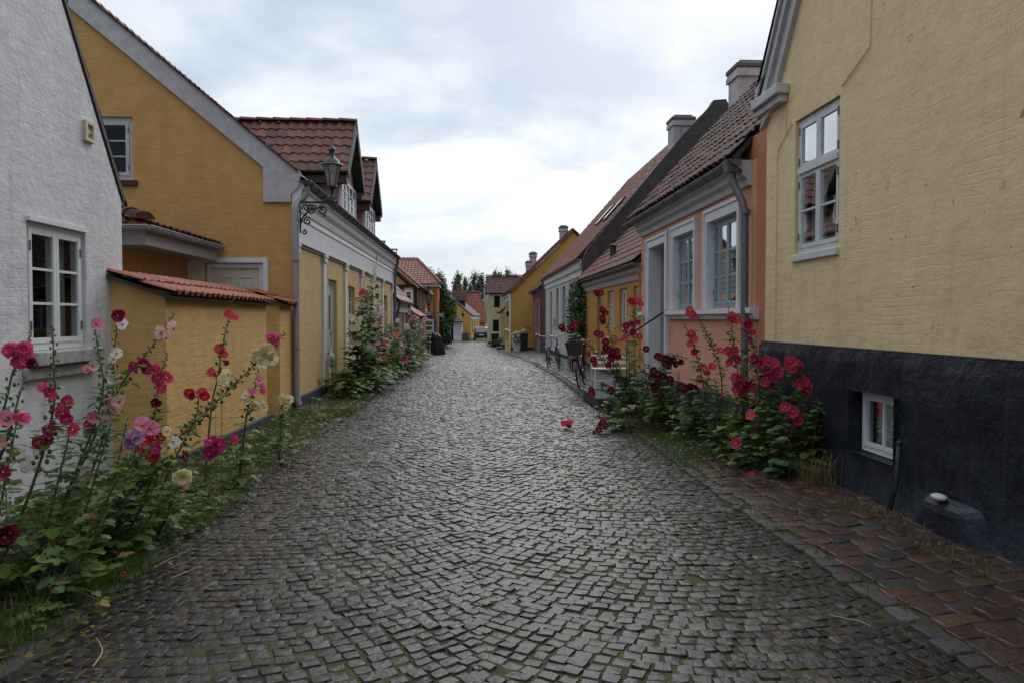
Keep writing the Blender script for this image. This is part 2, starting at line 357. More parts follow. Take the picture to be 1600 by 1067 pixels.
def PX(x, n): return Plane((x, 0, 0), (0, 1, 0), (n, 0, 0))   # wall running down the street
def PY(y): return Plane((0, y, 0), (1, 0, 0), (0, -1, 0))     # wall facing the camera
def rect(u0, u1, z0, z1): return [(u0, z0), (u1, z0), (u1, z1), (u0, z1)]
def wall(P, outer, holes, mat, parent, name='wall', thick=0.0, reveal=0.18):
    mb = MB()
    rings = [[Vector((a, b, 0)) for a, b in outer]]+[[Vector((a, b, 0)) for a, b in h] for h in holes]
    flat = [v for g in rings for v in g]
    tris = tessellate_polygon(rings)
    mb.add([P.p(v.x, v.y, 0) for v in flat], tris)
    n = len(outer)
    for i in range(n if thick else 0):
        a, b = outer[i], outer[(i+1) % n]
        mb.quad(P.p(a[0], a[1], 0), P.p(b[0], b[1], 0), P.p(b[0], b[1], -thick), P.p(a[0], a[1], -thick))
    for h in holes:
        for i in range(len(h)):
            a, b = h[i], h[(i+1) % len(h)]
            mb.quad(P.p(a[0], a[1], 0), P.p(b[0], b[1], 0), P.p(b[0], b[1], -reveal), P.p(a[0], a[1], -reveal))
    return mb.build(name, mat, parent, recalc=False)
def window(P, parent, u0, u1, z0, z1, rec=0.09, cols=2, rows=3, mat='white_paint', fw=0.045, sub=1, curtain=1, name='window', trans=None, bar=0.022, hinges=True, room=0.5):
    """casement window: frame with panes, curtain and dim room behind. cols casements, each sub panes wide and rows high; trans = height of a transom"""
    mb = MB(); d1 = -rec; d0 = -rec-0.07
    P.box(mb, u0, u0+fw, z0, z1, d0, d1); P.box(mb, u1-fw, u1, z0, z1, d0, d1)
    P.box(mb, u0+fw, u1-fw, z0, z0+fw*1.2, d0, d1); P.box(mb, u0+fw, u1-fw, z1-fw, z1, d0, d1)
    zones = [(z0+fw*1.2, z1-fw, rows)]
    if trans:
        tz, rt, rb = trans
        zones = [(z0+fw*1.2, tz-fw*0.6, rb), (tz+fw*0.6, z1-fw, rt)]
        P.box(mb, u0+fw, u1-fw, tz-fw*0.6, tz+fw*0.6, d0, d1+0.035)
    W = (u1-u0-2*fw)/cols; pn = MB(); hgs = []
    for za, zb, rws in zones:
        for c in range(cols):
            a = u0+fw+c*W+0.003; b = a+W-0.006; s = fw*0.85; e0 = d0+0.012; e1 = d1+0.012
            P.box(mb, a, a+s, za, zb, e0, e1); P.box(mb, b-s, b, za, zb, e0, e1)
            P.box(mb, a+s, b-s, za, za+s, e0, e1-0.004); P.box(mb, a+s, b-s, zb-s, zb, e0, e1-0.004)
            for k in range(1, rws):
                zz = za+s+(zb-za-2*s)*k/rws
                P.box(mb, a+s, b-s, zz-bar/2, zz+bar/2, e1-0.034, e1-0.006)
            for k in range(1, sub):
                uu = a+s+(b-a-2*s)*k/sub
                P.box(mb, uu-bar/2, uu+bar/2, za+s, zb-s, e1-0.036, e1-0.008)
            pn.quad(P.p(a+s, za+s, e1-0.02), P.p(b-s, za+s, e1-0.02), P.p(b-s, zb-s, e1-0.02), P.p(a+s, zb-s, e1-0.02))
            ue = a+0.005 if c % 2 == 0 else b-0.005
            for zz in (za+(zb-za)*0.15, za+(zb-za)*0.85):
                hg = MB(); hgs.append(hg); P.box(hg, ue-0.009, ue+0.009, zz-0.04, zz+0.04, e1+0.001, e1+0.011)
    f = mb.build(name, mat, parent)
    pn.build('pane', 'glass', f, recalc=False)
    for hg in (hgs if hinges else ()): hg.build('hinge', 'zinc', f)
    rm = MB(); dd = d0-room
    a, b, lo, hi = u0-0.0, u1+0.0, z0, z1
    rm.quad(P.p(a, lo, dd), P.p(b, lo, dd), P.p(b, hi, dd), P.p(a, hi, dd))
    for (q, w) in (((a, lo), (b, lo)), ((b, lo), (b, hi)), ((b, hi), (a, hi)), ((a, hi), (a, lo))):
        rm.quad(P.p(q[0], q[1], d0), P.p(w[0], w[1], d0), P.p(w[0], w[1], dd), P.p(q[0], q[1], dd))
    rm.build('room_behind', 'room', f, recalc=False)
    if curtain:
        cm = MB()
        def drape(ua, ub, zl, zh, n=14):
            pts = []
            for i in range(n+1):
                u = ua+(ub-ua)*i/n; d = d0-0.07-0.018*math.sin(i*1.9+ua*7)
                pts.append((u, d))
            for i in range(n):
                cm.quad(P.p(pts[i][0], zl, pts[i][1]), P.p(pts[i+1][0], zl, pts[i+1][1]), P.p(pts[i+1][0], zh, pts[i+1][1]), P.p(pts[i][0], zh, pts[i][1]))
        w = (u1-u0)
        if curtain == 1:
            drape(u0+fw, u0+fw+0.20*w, z0+0.03, z1-0.03); drape(u1-fw-0.20*w, u1-fw, z0+0.03, z1-0.03)
        elif curtain == 2: drape(u0+fw, u1-fw, z0+0.03, z0+(z1-z0)*0.55, 30)
        elif curtain == 3: drape(u0+fw, u1-fw, z0+(z1-z0)*0.6, z1-0.03, 30)
        elif curtain == 4: drape(u0+fw, u1-fw, z0+0.03, z1-0.03, 34)
        cm.build('curtain', 'curtain' if int(u0*7) % 2 else 'curtain_warm', f, recalc=False)
    return f
def door(P, parent, u0, u1, z0, z1, rec=0.12, mat='cream_door', fmat='trim', panels=((0.08, 0.42), (0.50, 0.92)), glassz=None, handle=True, hside=1):
    mb = MB(); fw = 0.07
    P.box(mb, u0, u0+fw, z0, z1, -rec-0.09, -rec+0.02); P.box(mb, u1-fw, u1, z0, z1, -rec-0.09, -rec+0.02); P.box(mb, u0+fw, u1-fw, z1-fw, z1, -rec-0.09, -rec+0.02)
    fr = mb.build('door_frame', fmat, parent)
    mb = MB(); a, b, lo, hi = u0+fw+0.004, u1-fw-0.004, z0+0.01, z1-fw-0.004
    P.box(mb, a, b, lo, hi, -rec-0.075, -rec-0.025)
    H = hi-lo; W = b-a; mid = 0.05
    for (p0, p1) in panels:
        for side in (0, 1):
            ua = a+0.10+side*(W/2-0.05); ub = ua+W/2-0.15
            zz0 = lo+H*p0; zz1 = lo+H*p1
            for (q0, q1, r0, r1) in ((ua, ub, zz0, zz0+0.02), (ua, ub, zz1-0.02, zz1), (ua, ua+0.02, zz0+0.02, zz1-0.02), (ub-0.02, ub, zz0+0.02, zz1-0.02)):
                P.box(mb, q0, q1, r0, r1, -rec-0.026, -rec-0.010)
            P.box(mb, ua+0.06, ub-0.06, zz0+0.06, zz1-0.06, -rec-0.026, -rec-0.014)
    d = mb.build('door', mat, parent)
    if glassz:
        g = MB(); n = 3
        for side in (0, 1):
            ua = a+0.09+side*(W/2-0.05); ub = ua+W/2-0.13
            P.box(g, ua, ub, lo+H*glassz[0], lo+H*glassz[1], -rec-0.026, -rec-0.016)
        g.build('door_pane', 'glass_dark', d)
    if handle:
        h = MB(); uh = (b-0.07) if hside > 0 else (a+0.07); zh = z0+1.02
        h.tube([P.p(uh, zh, -rec-0.03), P.p(uh, zh, -rec+0.03), P.p(uh-0.1*hside, zh, -rec+0.035)], 0.009, 6)
        P.box(h, uh-0.02, uh+0.02, zh-0.1, zh+0.06, -rec-0.026, -rec-0.018)
        h.build('door_handle', 'iron', d)
    return d
def pantiles(o, U, V, lu, lv, mat, parent, name='roof', tw=0.235, th=0.33, amp=0.026, lift=0.03, clip=None, smp=6, base=True, fall=0.0, jit=0.006, thick=0.06):
    """pantile slope. o = eave corner, U along the eave, V up the slope; every tile its own curved patch"""
    o = Vector(o); U = Vector(U).normalized(); V = Vector(V).normalized(); N = U.cross(V)
    if N.z < 0: N = -N
    mb = MB(); nu = max(1, int(round(lu/tw))); nv = max(1, int(round(lv/th))); tw = lu/nu; th = lv/nv
    rd = random.Random(int(abs(o.x*97+o.y*31+o.z*7)))
    for j in range(nv):
        for i in range(nu):
            u0 = i*tw; v0 = j*th
            if clip and not clip(u0+tw/2, v0+th/2): continue
            ju = rd.uniform(-jit, jit); jn = rd.uniform(-jit, jit)*0.6; sk = rd.uniform(-jit, jit)
            vs = []
            for (v, h) in ((v0-0.02, lift-0.022), (v0-0.02, lift), (v0+th+0.01, 0.004)):
                for k in range(smp+1):
                    t = k/smp
                    w = math.sin(2*math.pi*(t*0.92+0.02))
                    w = w if w > 0 else w*0.55
                    p = o+U*(u0+t*tw*1.03+ju+(sk if v > v0 else 0))+V*v+N*(h+amp*w+jn)
                    if fall: p.z -= fall*math.sin(math.pi*min(1, max(0, v/lv)))*math.sin(math.pi*min(1, max(0, u0/lu)))
                    vs.append(p)
            n = smp+1
            mb.add(vs, [(r*n+k, r*n+k+1, (r+1)*n+k+1, (r+1)*n+k) for r in range(2) for k in range(smp)])
    r = mb.build(name, mat, parent, smooth=True, recalc=False, angle=50)
    if base and not clip:
        b = MB(); q = [o+N*-0.03, o+U*lu+N*-0.03, o+U*lu+V*lv+N*-0.03, o+V*lv+N*-0.03]
        b.prism(q, N*-thick); b.build('roof_boards', 'underroof', r)
    return r
def ridge(a, b, parent, mat, r=0.11, n=None, name='ridge_tiles'):
    a = Vector(a); b = Vector(b); L = (b-a).length; n = n or max(1, int(L/0.38)); mb = MB(); d = (b-a)/n
    side = d.cross(Vector((0, 0, 1))).normalized()
    for i in range(n):
        p = a+d*i; q = a+d*(i+1.08)
        ring = []
        for (c, rr) in ((p, r*1.1), (q, r*0.95)):
            ring.append([c+side*(rr*math.cos(math.pi*k/6))+Vector((0, 0, 1))*(rr*0.8*math.sin(math.pi*k/6)+(0.015 if c is p else 0)) for k in range(7)])
        mb.add(ring[0]+ring[1], [(k, k+1, 8+k, 7+k) for k in range(6)]+[tuple(range(7))])
    return mb.build(name, mat, parent, smooth=True, recalc=False, angle=50)
def gutter(a, b, parent, mat='zinc', r=0.07, drop=0.0, brackets=True, name='gutter', step=0.85):
    a = Vector(a); b = Vector(b)-Vector((0, 0, drop)); d = (b-a).normalized(); side = d.cross(Vector((0, 0, 1))).normalized(); mb = MB()
    n = 8; segs = 6; rings = []
    for s_ in range(segs+1):
        c = a+(b-a)*(s_/segs); c = c+Vector((0, 0, random.uniform(-0.006, 0.006)))
        outer = [c+side*(r*math.cos(math.pi+math.pi*k/n))+Vector((0, 0, r*math.sin(math.pi+math.pi*k/n))) for k in range(n+1)]
        inner = [c+side*((r-0.006)*math.cos(math.pi+math.pi*k/n))+Vector((0, 0, (r-0.006)*math.sin(math.pi+math.pi*k/n))) for k in range(n+1)]
        rings.append(outer+inner[::-1])
    m = len(rings[0]); vs = [v for g in rings for v in g]; fs = []
    for i in range(segs):
        for k in range(m): fs.append((i*m+k, i*m+(k+1) % m, (i+1)*m+(k+1) % m, (i+1)*m+k))
    mb.add(vs, fs)
    for c in (a, b):   # end caps
        mb.add([c+side*(r*math.cos(math.pi+math.pi*k/n))+Vector((0, 0, r*math.sin(math.pi+math.pi*k/n))) for k in range(n+1)], [tuple(range(n+1))])
    for sgn in (1, -1):
        mb.tube([a+side*(r*sgn)+Vector((0, 0, 0.002)), b+side*(r*sgn)+Vector((0, 0, 0.002))], 0.009, 5)
    g = mb.build(name, mat, parent, smooth=True, recalc=True, angle=40)
    if brackets:
        k = int((b-a).length/step)
        for i in range(k+1):
            c = a+(b-a)*((i+0.5)/(k+1)); bk = MB()
            bk.tube([c+side*((r+0.006)*math.cos(math.pi+math.pi*q/8))+Vector((0, 0, (r+0.006)*math.sin(math.pi+math.pi*q/8))) for q in range(9)], 0.008, 4)
            bk.build('gutter_bracket', mat, g)
    return g
def downpipe(path, parent, mat='zinc', r=0.045, name='downpipe', bands=()):
    mb = MB()
    pts = [Vector(p) for p in path]; out = [pts[0]]
    for i in range(1, len(pts)-1):     # rounded elbows
        a = (pts[i-1]-pts[i]); b = (pts[i+1]-pts[i]); q = min(0.1, a.length*0.4, b.length*0.4)
        out += [pts[i]+a.normalized()*q, pts[i]+a.normalized()*q*0.3+b.normalized()*q*0.3, pts[i]+b.normalized()*q]
    out.append(pts[-1]); mb.tube(out, r, 12)
    for (p, w) in bands:
        p = Vector(p); mb.lathe([(r+0.008, -w), (r+0.012, 0), (r+0.008, w)], p, 12)
    return mb.build(name, mat, parent, smooth=True, angle=50)
def chimney(x0, x1, y0, y1, z0, z1, parent, mat='chimney_white', cap=True, capmat='cement', name='chimney'):
    mb = MB(); mb.box(x0, x1, y0, y1, z0, z1)
    h = z1-z0
    mb.box(x0-0.05, x1+0.05, y0-0.05, y1+0.05, z1-0.34, z1-0.22); mb.box(x0-0.03, x1+0.03, y0-0.03, y1+0.03, z1-0.22, z1-0.14)
    c = mb.build(name, mat, parent)
    if cap:
        k = MB(); k.box(x0-0.06, x1+0.06, y0-0.06, y1+0.06, z1-0.13, z1-0.03); k.box(x0+0.05, x1-0.05, y0+0.05, y1-0.05, z1, z1+0.06)
        k.build('chimney_cap', capmat, c, bevel=0.015)
    return c
def moulding(P, parent, u0, u1, prof, mat, name='cornice'):
    """profile (d, z) swept along u"""
    mb = MB(); n = len(prof)
    mb.add([P.p(u0, z, d) for d, z in prof]+[P.p(u1, z, d) for d, z in prof], [(i, (i+1) % n, n+(i+1) % n, n+i) for i in range(n)]+[tuple(range(n)), tuple(range(n, 2*n))])
    return mb.build(name, mat, parent)
M['glass_dark'] = paint('dark_door_glass', (0.03, 0.035, 0.04), 0.08, var=0.1, spec=0.8, bump=0)

# ================================================================ THE SETTING
# ground sheet
def sheet(name, xs, ys, zf, mat, kind='structure'):
    mb = MB(); nx, ny = len(xs), len(ys)
    mb.add([(x, y, zf(x, y)) for y in ys for x in xs], [(j*nx+i, j*nx+i+1, (j+1)*nx+i+1, (j+1)*nx+i) for j in range(ny-1) for i in range(nx-1)])
    o = mb.build(name, mat, None, smooth=True, recalc=False); return tag(o, kind=kind)
t = NT('soil_and_moss'); p = t.pos()
c = t.ramp(t.noise(p, 3.2, 6, 0.7), [(0.3, (0.020, 0.015, 0.009)), (0.46, (0.040, 0.030, 0.015)), (0.56, (0.034, 0.045, 0.012)), (0.72, (0.060, 0.070, 0.018))])
c = t.mix(t.ramp(t.noise(p, 60, 4, 0.7), [(0.35, (0, 0, 0)), (0.65, (0.8, 0.8, 0.8))]), c, (0.022, 0.018, 0.012))
t.bsdf(c, 0.85, t.noise(p, 50, 5, 0.7), 0.8, 0.015, spec=0.25); M['soil'] = t.m
t = NT('joint_moss'); p = t.pos()
c = t.ramp(t.noise(p, 2.4, 5, 0.7), [(0.35, (0.020, 0.016, 0.009)), (0.49, (0.052, 0.048, 0.013)), (0.63, (0.095, 0.092, 0.020))])
c = t.mix(t.ramp(t.noise(p, 90, 4, 0.7), [(0.35, (0, 0, 0)), (0.7, (0.8, 0.8, 0.8))]), c, (0.028, 0.022, 0.012))
t.bsdf(c, 0.8, t.noise(p, 70, 5, 0.7), 0.9, 0.012, spec=0.25); M['joint'] = t.m
ys = [-20, -5, 0]+list(range(2, 112, 3))+[115, 160, 260, 500, 1200]
sheet('ground', [-700, -200, -60, -20, -8, -3.4, -2.5, 2.8, 4, 8, 20, 60, 200, 700], ys, lambda x, y: zg(y)-0.10, M['soil'])
ys2 = [-2+0.5*i for i in range(0, 230)]
def roadbed(name, fa, fb, zf, mat, nx=10, ys=ys2):
    mb = MB()
    mb.add([(fa(y)+(fb(y)-fa(y))*i/nx, y, zf(fa(y)+(fb(y)-fa(y))*i/nx, y)) for y in ys for i in range(nx+1)],
           [(j*(nx+1)+i, j*(nx+1)+i+1, (j+1)*(nx+1)+i+1, (j+1)*(nx+1)+i) for j in range(len(ys)-1) for i in range(nx)])
    return tag(mb.build(name, mat, None, smooth=True, recalc=False), kind='structure')
rb = roadbed('road_bed', lambda y: xl(y)-0.05, lambda y: xr(y)+0.05, lambda x, y: zroad(x, y)-0.0065, M['joint'])
pb_r = roadbed('pavement_bed', lambda y: xr(y)+0.01, lambda y: xr(y)+2.3, lambda x, y: zpr(x, y)-0.011, M['soil'], 8)
pb_l = roadbed('verge_soil', lambda y: xl(y)-2.6, lambda y: xl(y), lambda x, y: zpl(x, y)-0.008+0.02*math.sin(x*5+y*1.7)*math.sin(y*2.3+x*2), M['soil'], 14, [2+0.25*i for i in range(0, 380)])

for fx, zf_, sg in ((xr, zpr, 1), (xl, zpl, -1)):      # earth packed into the small step between street and pavement
    mb = MB()
    for i in range(len(ys2)-1):
        a, b = ys2[i], ys2[i+1]
        mb.quad((fx(a)-sg*0.03, a, zroad(fx(a), a)-0.012), (fx(b)-sg*0.03, b, zroad(fx(b), b)-0.012), (fx(b)+sg*0.012, b, zf_(fx(b)+sg*0.01, b)-0.009), (fx(a)+sg*0.012, a, zf_(fx(a)+sg*0.01, a)-0.009))
    tag(mb.build('pavement_edge', M['joint'], None, smooth=True, recalc=False), kind='structure')
def stones(name, cx, cy, ang, a, b, zf, mat, dome=0.002, hj=0.003, sh=0.0055, jit=0.12, tsc=0.90):
    """thousands of hewn setts: each a rounded block of its own (numpy)"""
    n = len(cx); cx = np.array(cx); cy = np.array(cy); ang = np.array(ang); a = np.array(a); b = np.array(b)
    cs, sn = np.cos(ang), np.sin(ang)
    corners = np.array([(-1, -1), (1, -1), (1, 1), (-1, 1)], float)
    mids = np.array([(0, -1), (1, 0), (0, 1), (-1, 0)], float)
    ring = np.empty((8, 2)); ring[0::2] = corners; ring[1::2] = mids
    J = 1+rng.uniform(-jit, jit, (n, 8, 2))
    ring_n = ring[None]*J
    ring_n[:, 1::2] *= 1.04
    base = zf(cx, cy)+rng.normal(0, hj, n)
    tx = rng.normal(0, 0.034, n); ty = rng.normal(0, 0.034, n)
    V = np.empty((n, 25, 3))
    for li, (sc, zz) in enumerate(((1.0, -0.05), (0.985, -sh*0.8), (tsc, -0.0005))):
        lx = ring_n[:, :, 0]*a[:, None]*sc; ly = ring_n[:, :, 1]*b[:, None]*sc
        V[:, li*8:(li+1)*8, 0] = cx[:, None]+lx*cs[:, None]-ly*sn[:, None]
        V[:, li*8:(li+1)*8, 1] = cy[:, None]+lx*sn[:, None]+ly*cs[:, None]
        V[:, li*8:(li+1)*8, 2] = base[:, None]+zz+(lx*tx[:, None]+ly*ty[:, None] if li else 0)+(rng.uniform(-0.0025, 0.0025, (n, 8)) if li == 2 else 0)
    V[:, 24, 0] = cx; V[:, 24, 1] = cy; V[:, 24, 2] = base+dome*rng.uniform(0.2, 1.2, n)
    F = []
    for r in range(2):
        for k in range(8): F.append((r*8+k, r*8+(k+1) % 8, (r+1)*8+(k+1) % 8, (r+1)*8+k))
    for k in range(4):
        F.append((16+2*k, 16+(2*k+1) % 8, 24, 16+(2*k-1) % 8))
    F = np.array(F); nf = len(F)
    allF = (F[None]+(np.arange(n)*25)[:, None, None]).reshape(-1)
    me = bpy.data.meshes.new(name); me.vertices.add(n*25); me.vertices.foreach_set('co', V.reshape(-1))
    me.loops.add(n*nf*4); me.loops.foreach_set('vertex_index', allF.astype(np.int32))
    me.polygons.add(n*nf); me.polygons.foreach_set('loop_start', np.arange(0, n*nf*4, 4, dtype=np.int32))
    me.polygons.foreach_set('use_smooth', np.tile(np.array([True]*16+[False]*4), n))
    me.update(calc_edges=True); me.materials.append(mat)
    o = bpy.data.objects.new(name, me); COL.objects.link(o); return tag(o, kind='structure')
zgv = np.vectorize(zg); zroadv = np.vectorize(zroad); zprv = np.vectorize(zpr); zplv = np.vectorize(zpl)
M['sett'] = stone_mat('wet_grey_setts', [(0.011, 0.0085, 0.009), (0.018, 0.0145, 0.0155), (0.010, 0.009, 0.012), (0.024, 0.016, 0.014), (0.014, 0.010, 0.009), (0.016, 0.015, 0.019), (0.032, 0.022, 0.018)], 0.10, 0.28, moss=0.6, bump=0.6, spec=0.33, scale=75)
M['cobble'] = stone_mat('mixed_field_cobbles', [(0.080, 0.020, 0.010), (0.024, 0.028, 0.030), (0.055, 0.019, 0.013), (0.013, 0.015, 0.020), (0.120, 0.030, 0.010), (0.040, 0.040, 0.032), (0.038, 0.016, 0.015), (0.085, 0.048, 0.026), (0.048, 0.019, 0.015), (0.020, 0.018, 0.020)], 0.14, 0.4, moss=0.4, bump=1.0, spec=0.42, scale=45)
M['cobble_grey'] = stone_mat('grey_pavement_cobbles', [(0.045, 0.036, 0.032), (0.06, 0.052, 0.05), (0.055, 0.038, 0.03), (0.033, 0.03, 0.032), (0.08, 0.066, 0.058)], 0.16, 0.42, moss=0.5, bump=1.0, spec=0.65)
M['kerb'] = stone_mat('pale_kerb_stone', [(0.05, 0.043, 0.04), (0.035, 0.03, 0.03), (0.04, 0.027, 0.024), (0.09, 0.08, 0.072)], 0.3, 0.6, moss=0.7, bump=1.3, scale=60, spec=0.35)
M['verge_brick'] = stone_mat('worn_red_paving', [(0.085, 0.032, 0.02), (0.06, 0.026, 0.02), (0.055, 0.042, 0.035), (0.11, 0.045, 0.026)], 0.4, 0.7, moss=0.6, bump=0.9, scale=40)
# carriageway: setts laid in arcs
cx, cy, an, aa, bb = [], [], [], [], []
W = 2.9; RR = W/math.sqrt(2); d = 0.093; xc0 = 0.0
steps = 34; dth = (math.pi/2)/steps
for s_ in (-1.5, -0.5, 0.5, 1.5):
    for k in range(-8, int(76/d)):
        off = 0.5 if k % 2 else 0.0; off += random.uniform(-0.18, 0.18); ph = 0.0
        for i in range(steps+1):
            th = -math.pi/4+(i+off)*dth
            if th > math.pi/4+0.03: continue
            x = xc0+s_*W+RR*math.sin(th); y = k*d-RR*math.cos(th)+RR+0.02*math.sin(k*0.37+x)
            if y < 1.2 or x < xl(y)+0.045 or x > xr(y)-0.075: continue
            g = 1.0
            cx.append(x+random.gauss(0, 0.005)); cy.append(y+random.gauss(0, 0.005)); an.append(th+random.gauss(0, 0.09))
            aa.append((RR*dth*0.5-0.004)*random.uniform(0.84, 1.06)); bb.append((d*math.cos(th)*0.5-0.0035)*random.uniform(0.84, 1.07))
stones('road', cx, cy, an, aa, bb, zroadv, M['sett'])
# kerb rows
cx, cy, an, aa, bb = [], [], [], [], []
for f, side in ((xr, 1), (xl, -1)):
    y = 1.5
    while y < 72:
        l = random.uniform(0.11, 0.24) if y < 60 else 0.4
        cx.append(f(y)+(0.055*side if side < 0 or y > 12 else -0.005)+random.gauss(0, 0.008)); cy.append(y+l/2); an.append(random.gauss(0, 0.04)); aa.append(random.uniform(0.05, 0.075)); bb.append(l/2-0.008); y += l
stones('kerb', cx, cy, an, aa, bb, lambda x, y: zgv(y)+0.004, M['kerb'], dome=0.004, hj=0.004, sh=0.009)
# right pavement: big field cobbles near, small setts farther on
cx, cy, an, aa, bb = [], [], [], [], []
y = 1.5
while y < 12.2:
    h = random.uniform(0.125, 0.16); x = xr(y)+0.05+random.uniform(-0.02, 0.04)
    while x < 3.75:
        l = random.uniform(0.15, 0.27)
        cx.append(x+l/2); cy.append(y+h/2+0.02*math.sin(x*3+y)); an.append(random.gauss(0, 0.07)+0.10); aa.append(l/2-0.006); bb.append(h/2-0.005); x += l
    y += h
stones('pavement', cx, cy, an, aa, bb, zprv, M['cobble'], dome=0.003, hj=0.004, sh=0.007, jit=0.13, tsc=0.93)
cx, cy, an, aa, bb = [], [], [], [], []
y = 12.2
while y < 58:
    h = random.uniform(0.11, 0.15); x = xr(y)+0.13
    while x < min(3.85, xr(y)+1.6):
        l = random.uniform(0.12, 0.19)
        cx.append(x+l/2); cy.append(y+h/2+0.02*math.sin(x*3+y)); an.append(random.gauss(0, 0.1)); aa.append(l/2-0.009); bb.append(h/2-0.009); x += l
    y += h
stones('pavement', cx, cy, an, aa, bb, zprv, M['cobble_grey'], dome=0.006, hj=0.006, sh=0.010, jit=0.15)
cx, cy, an, aa, bb = [], [], [], [], []
y = 2.2
while y < 60:
    h = random.uniform(0.10, 0.14); x = xl(y)-0.14
    lim = 0.42 if y < 9 else 1.0
    while x > xl(y)-0.14-lim:
        l = random.uniform(0.14, 0.22)
        if random.random() < 0.82: cx.append(x-l/2); cy.append(y+h/2); an.append(random.gauss(0, 0.1)); aa.append(l/2-0.009); bb.append(h/2-0.008)
        x -= l
    y += h
stones('pavement', cx, cy, an, aa, bb, zplv, M['verge_brick'], dome=0.006, hj=0.006, sh=0.012)
# ================================================================ HOUSES, RIGHT SIDE
G1 = 0.12
# --- buff yellow gable house (nearest, right)
h = empty('gable_house', (3.45, 5.2, 0), 'large buff yellow gable house on a black tarred plinth, nearest on the right', 'house')
P = PX(3.45, -1)
wall(P, [(0.2, 1.33), (8.9, 1.33), (8.9, 4.05), (5.2, 9.1), (0.9, 3.3), (0.2, 3.3)], [rect(7.1, 8.1, 2.27, 3.70)], M['gable_yellow'], h, 'wall')
# tarred plinth: lumpy hand-trowelled surface, flared at the foot, with the cellar opening
mb = MB(); U0, U1 = 0.2, 8.93
us = [U0+i*0.07 for i in range(int((U1-U0)/0.07)+1)]+[5.98, 6.72, U1]; us = sorted(set(round(u, 3) for u in us))
zs = sorted(set([round(-0.15+0.07*i, 3) for i in range(22)]+[0.42, 0.97, 1.335]))
zs = [z for z in zs if z <= 1.336]
from mathutils import noise as mn
def pd(u, z):
    b = 0.05+0.028*mn.noise(Vector((u*2.1, z*2.6, 1)))+0.012*mn.noise(Vector((u*7, z*8, 4)))
    fl = max(0, 0.42-z-0.06*mn.noise(Vector((u*1.3, 0, 7))))
    b += 0.30*fl*fl*2.2
    if z > 1.3: b -= 0.02
    return b
idx = {}
vs = []
for j, z in enumerate(zs):
    for i, u in enumerate(us): idx[i, j] = len(vs); vs.append(P.p(u, z, pd(u, z)))
fs = []
for j in range(len(zs)-1):
    for i in range(len(us)-1):
        uc = (us[i]+us[i+1])/2; zc = (zs[j]+zs[j+1])/2
        if 5.98 < uc < 6.72 and 0.42 < zc < 0.97: continue
        fs.append((idx[i, j], idx[i+1, j], idx[i+1, j+1], idx[i, j+1]))
mb.add(vs, fs)
jt = len(zs)-1
mb.add([vs[idx[i, jt]] for i in range(len(us))]+[P.p(u, 1.34, -0.01) for u in us], [(i, i+1, len(us)+i+1, len(us)+i) for i in range(len(us)-1)])
pl = mb.build('plinth', 'tar', h, smooth=True, recalc=False)
mb = MB()
for a, b in (((5.98, 0.42), (6.72, 0.42)), ((6.72, 0.42), (6.72, 0.97)), ((6.72, 0.97), (5.98, 0.97)), ((5.98, 0.97), (5.98, 0.42))):
    mb.quad(P.p(a[0], a[1], 0.075), P.p(b[0], b[1], 0.075), P.p(b[0], b[1], -0.22), P.p(a[0], a[1], -0.22))
mb.build('cellar_reveal', 'tar', pl, recalc=False)
mb = MB(); P.box(mb, 8.90, 8.95, -0.1, 1.3, -0.25, 0.05); mb.build('corner_plinth', 'tar', pl)
window(P, h, 5.99, 6.71, 0.43, 0.96, rec=0.05, cols=1, rows=1, sub=2, mat='white_paint', fw=0.04, curtain=4, name='cellar_window', room=0.3)
window(P, h, 7.11, 8.09, 2.28, 3.69, rec=0.035, cols=2, rows=2, mat='white_peel', fw=0.05, curtain=1, trans=(3.15, 1, 2))
mb = MB(); P.box(mb, 7.08, 8.12, 2.20, 2.275, -0.04, 0.035); mb.build('window_sill', 'white_peel', h, bevel=0.008)
# verge: stone-grey moulded band, kneeler and tile edge
for sgn, nm in ((1, 'verge_moulding'),):
    def vp(u, off): return (u, 4.05+(8.9-u)*1.365+off)
    mb = MB()
    for (o0, o1, d0, d1) in ((-0.36, -0.10, 0.001, 0.055), (-0.12, 0.06, 0.001, 0.10), (0.06, 0.13, -0.1, 0.13)):
        ring = [vp(8.93, o0+0.20), vp(8.7, o0), vp(5.2, o0), vp(5.2, o1), vp(9.0, o1+0.0)]
        mb.prism([P.p(a, b, d0) for a, b in ring], P.n*(d1-d0))
    mb.build(nm, 'trim_worn', h)
mb = MB()
for (u0, u1, z0, z1, d) in ((8.30, 9.02, 3.97, 4.05, 0.10), (8.26, 9.04, 4.05, 4.16, 0.15)): P.box(mb, u0, u1, z0, z1, 0.001, d)
mb.build('kneeler_stone', 'trim_worn', h, bevel=0.012)
V = Vector((0, -3.75, 5.12)).normalized()
r_ = pantiles((3.34, 9.05, 4.10), (1, 0, 0), V, 2.2, 6.2, 'tile_dark', h, base=True)
pantiles((3.34, 1.2, 4.02), (1, 0, 0), Vector((0, 4.0, 5.12)).normalized(), 1.4, 6.4, 'tile_dark', h)
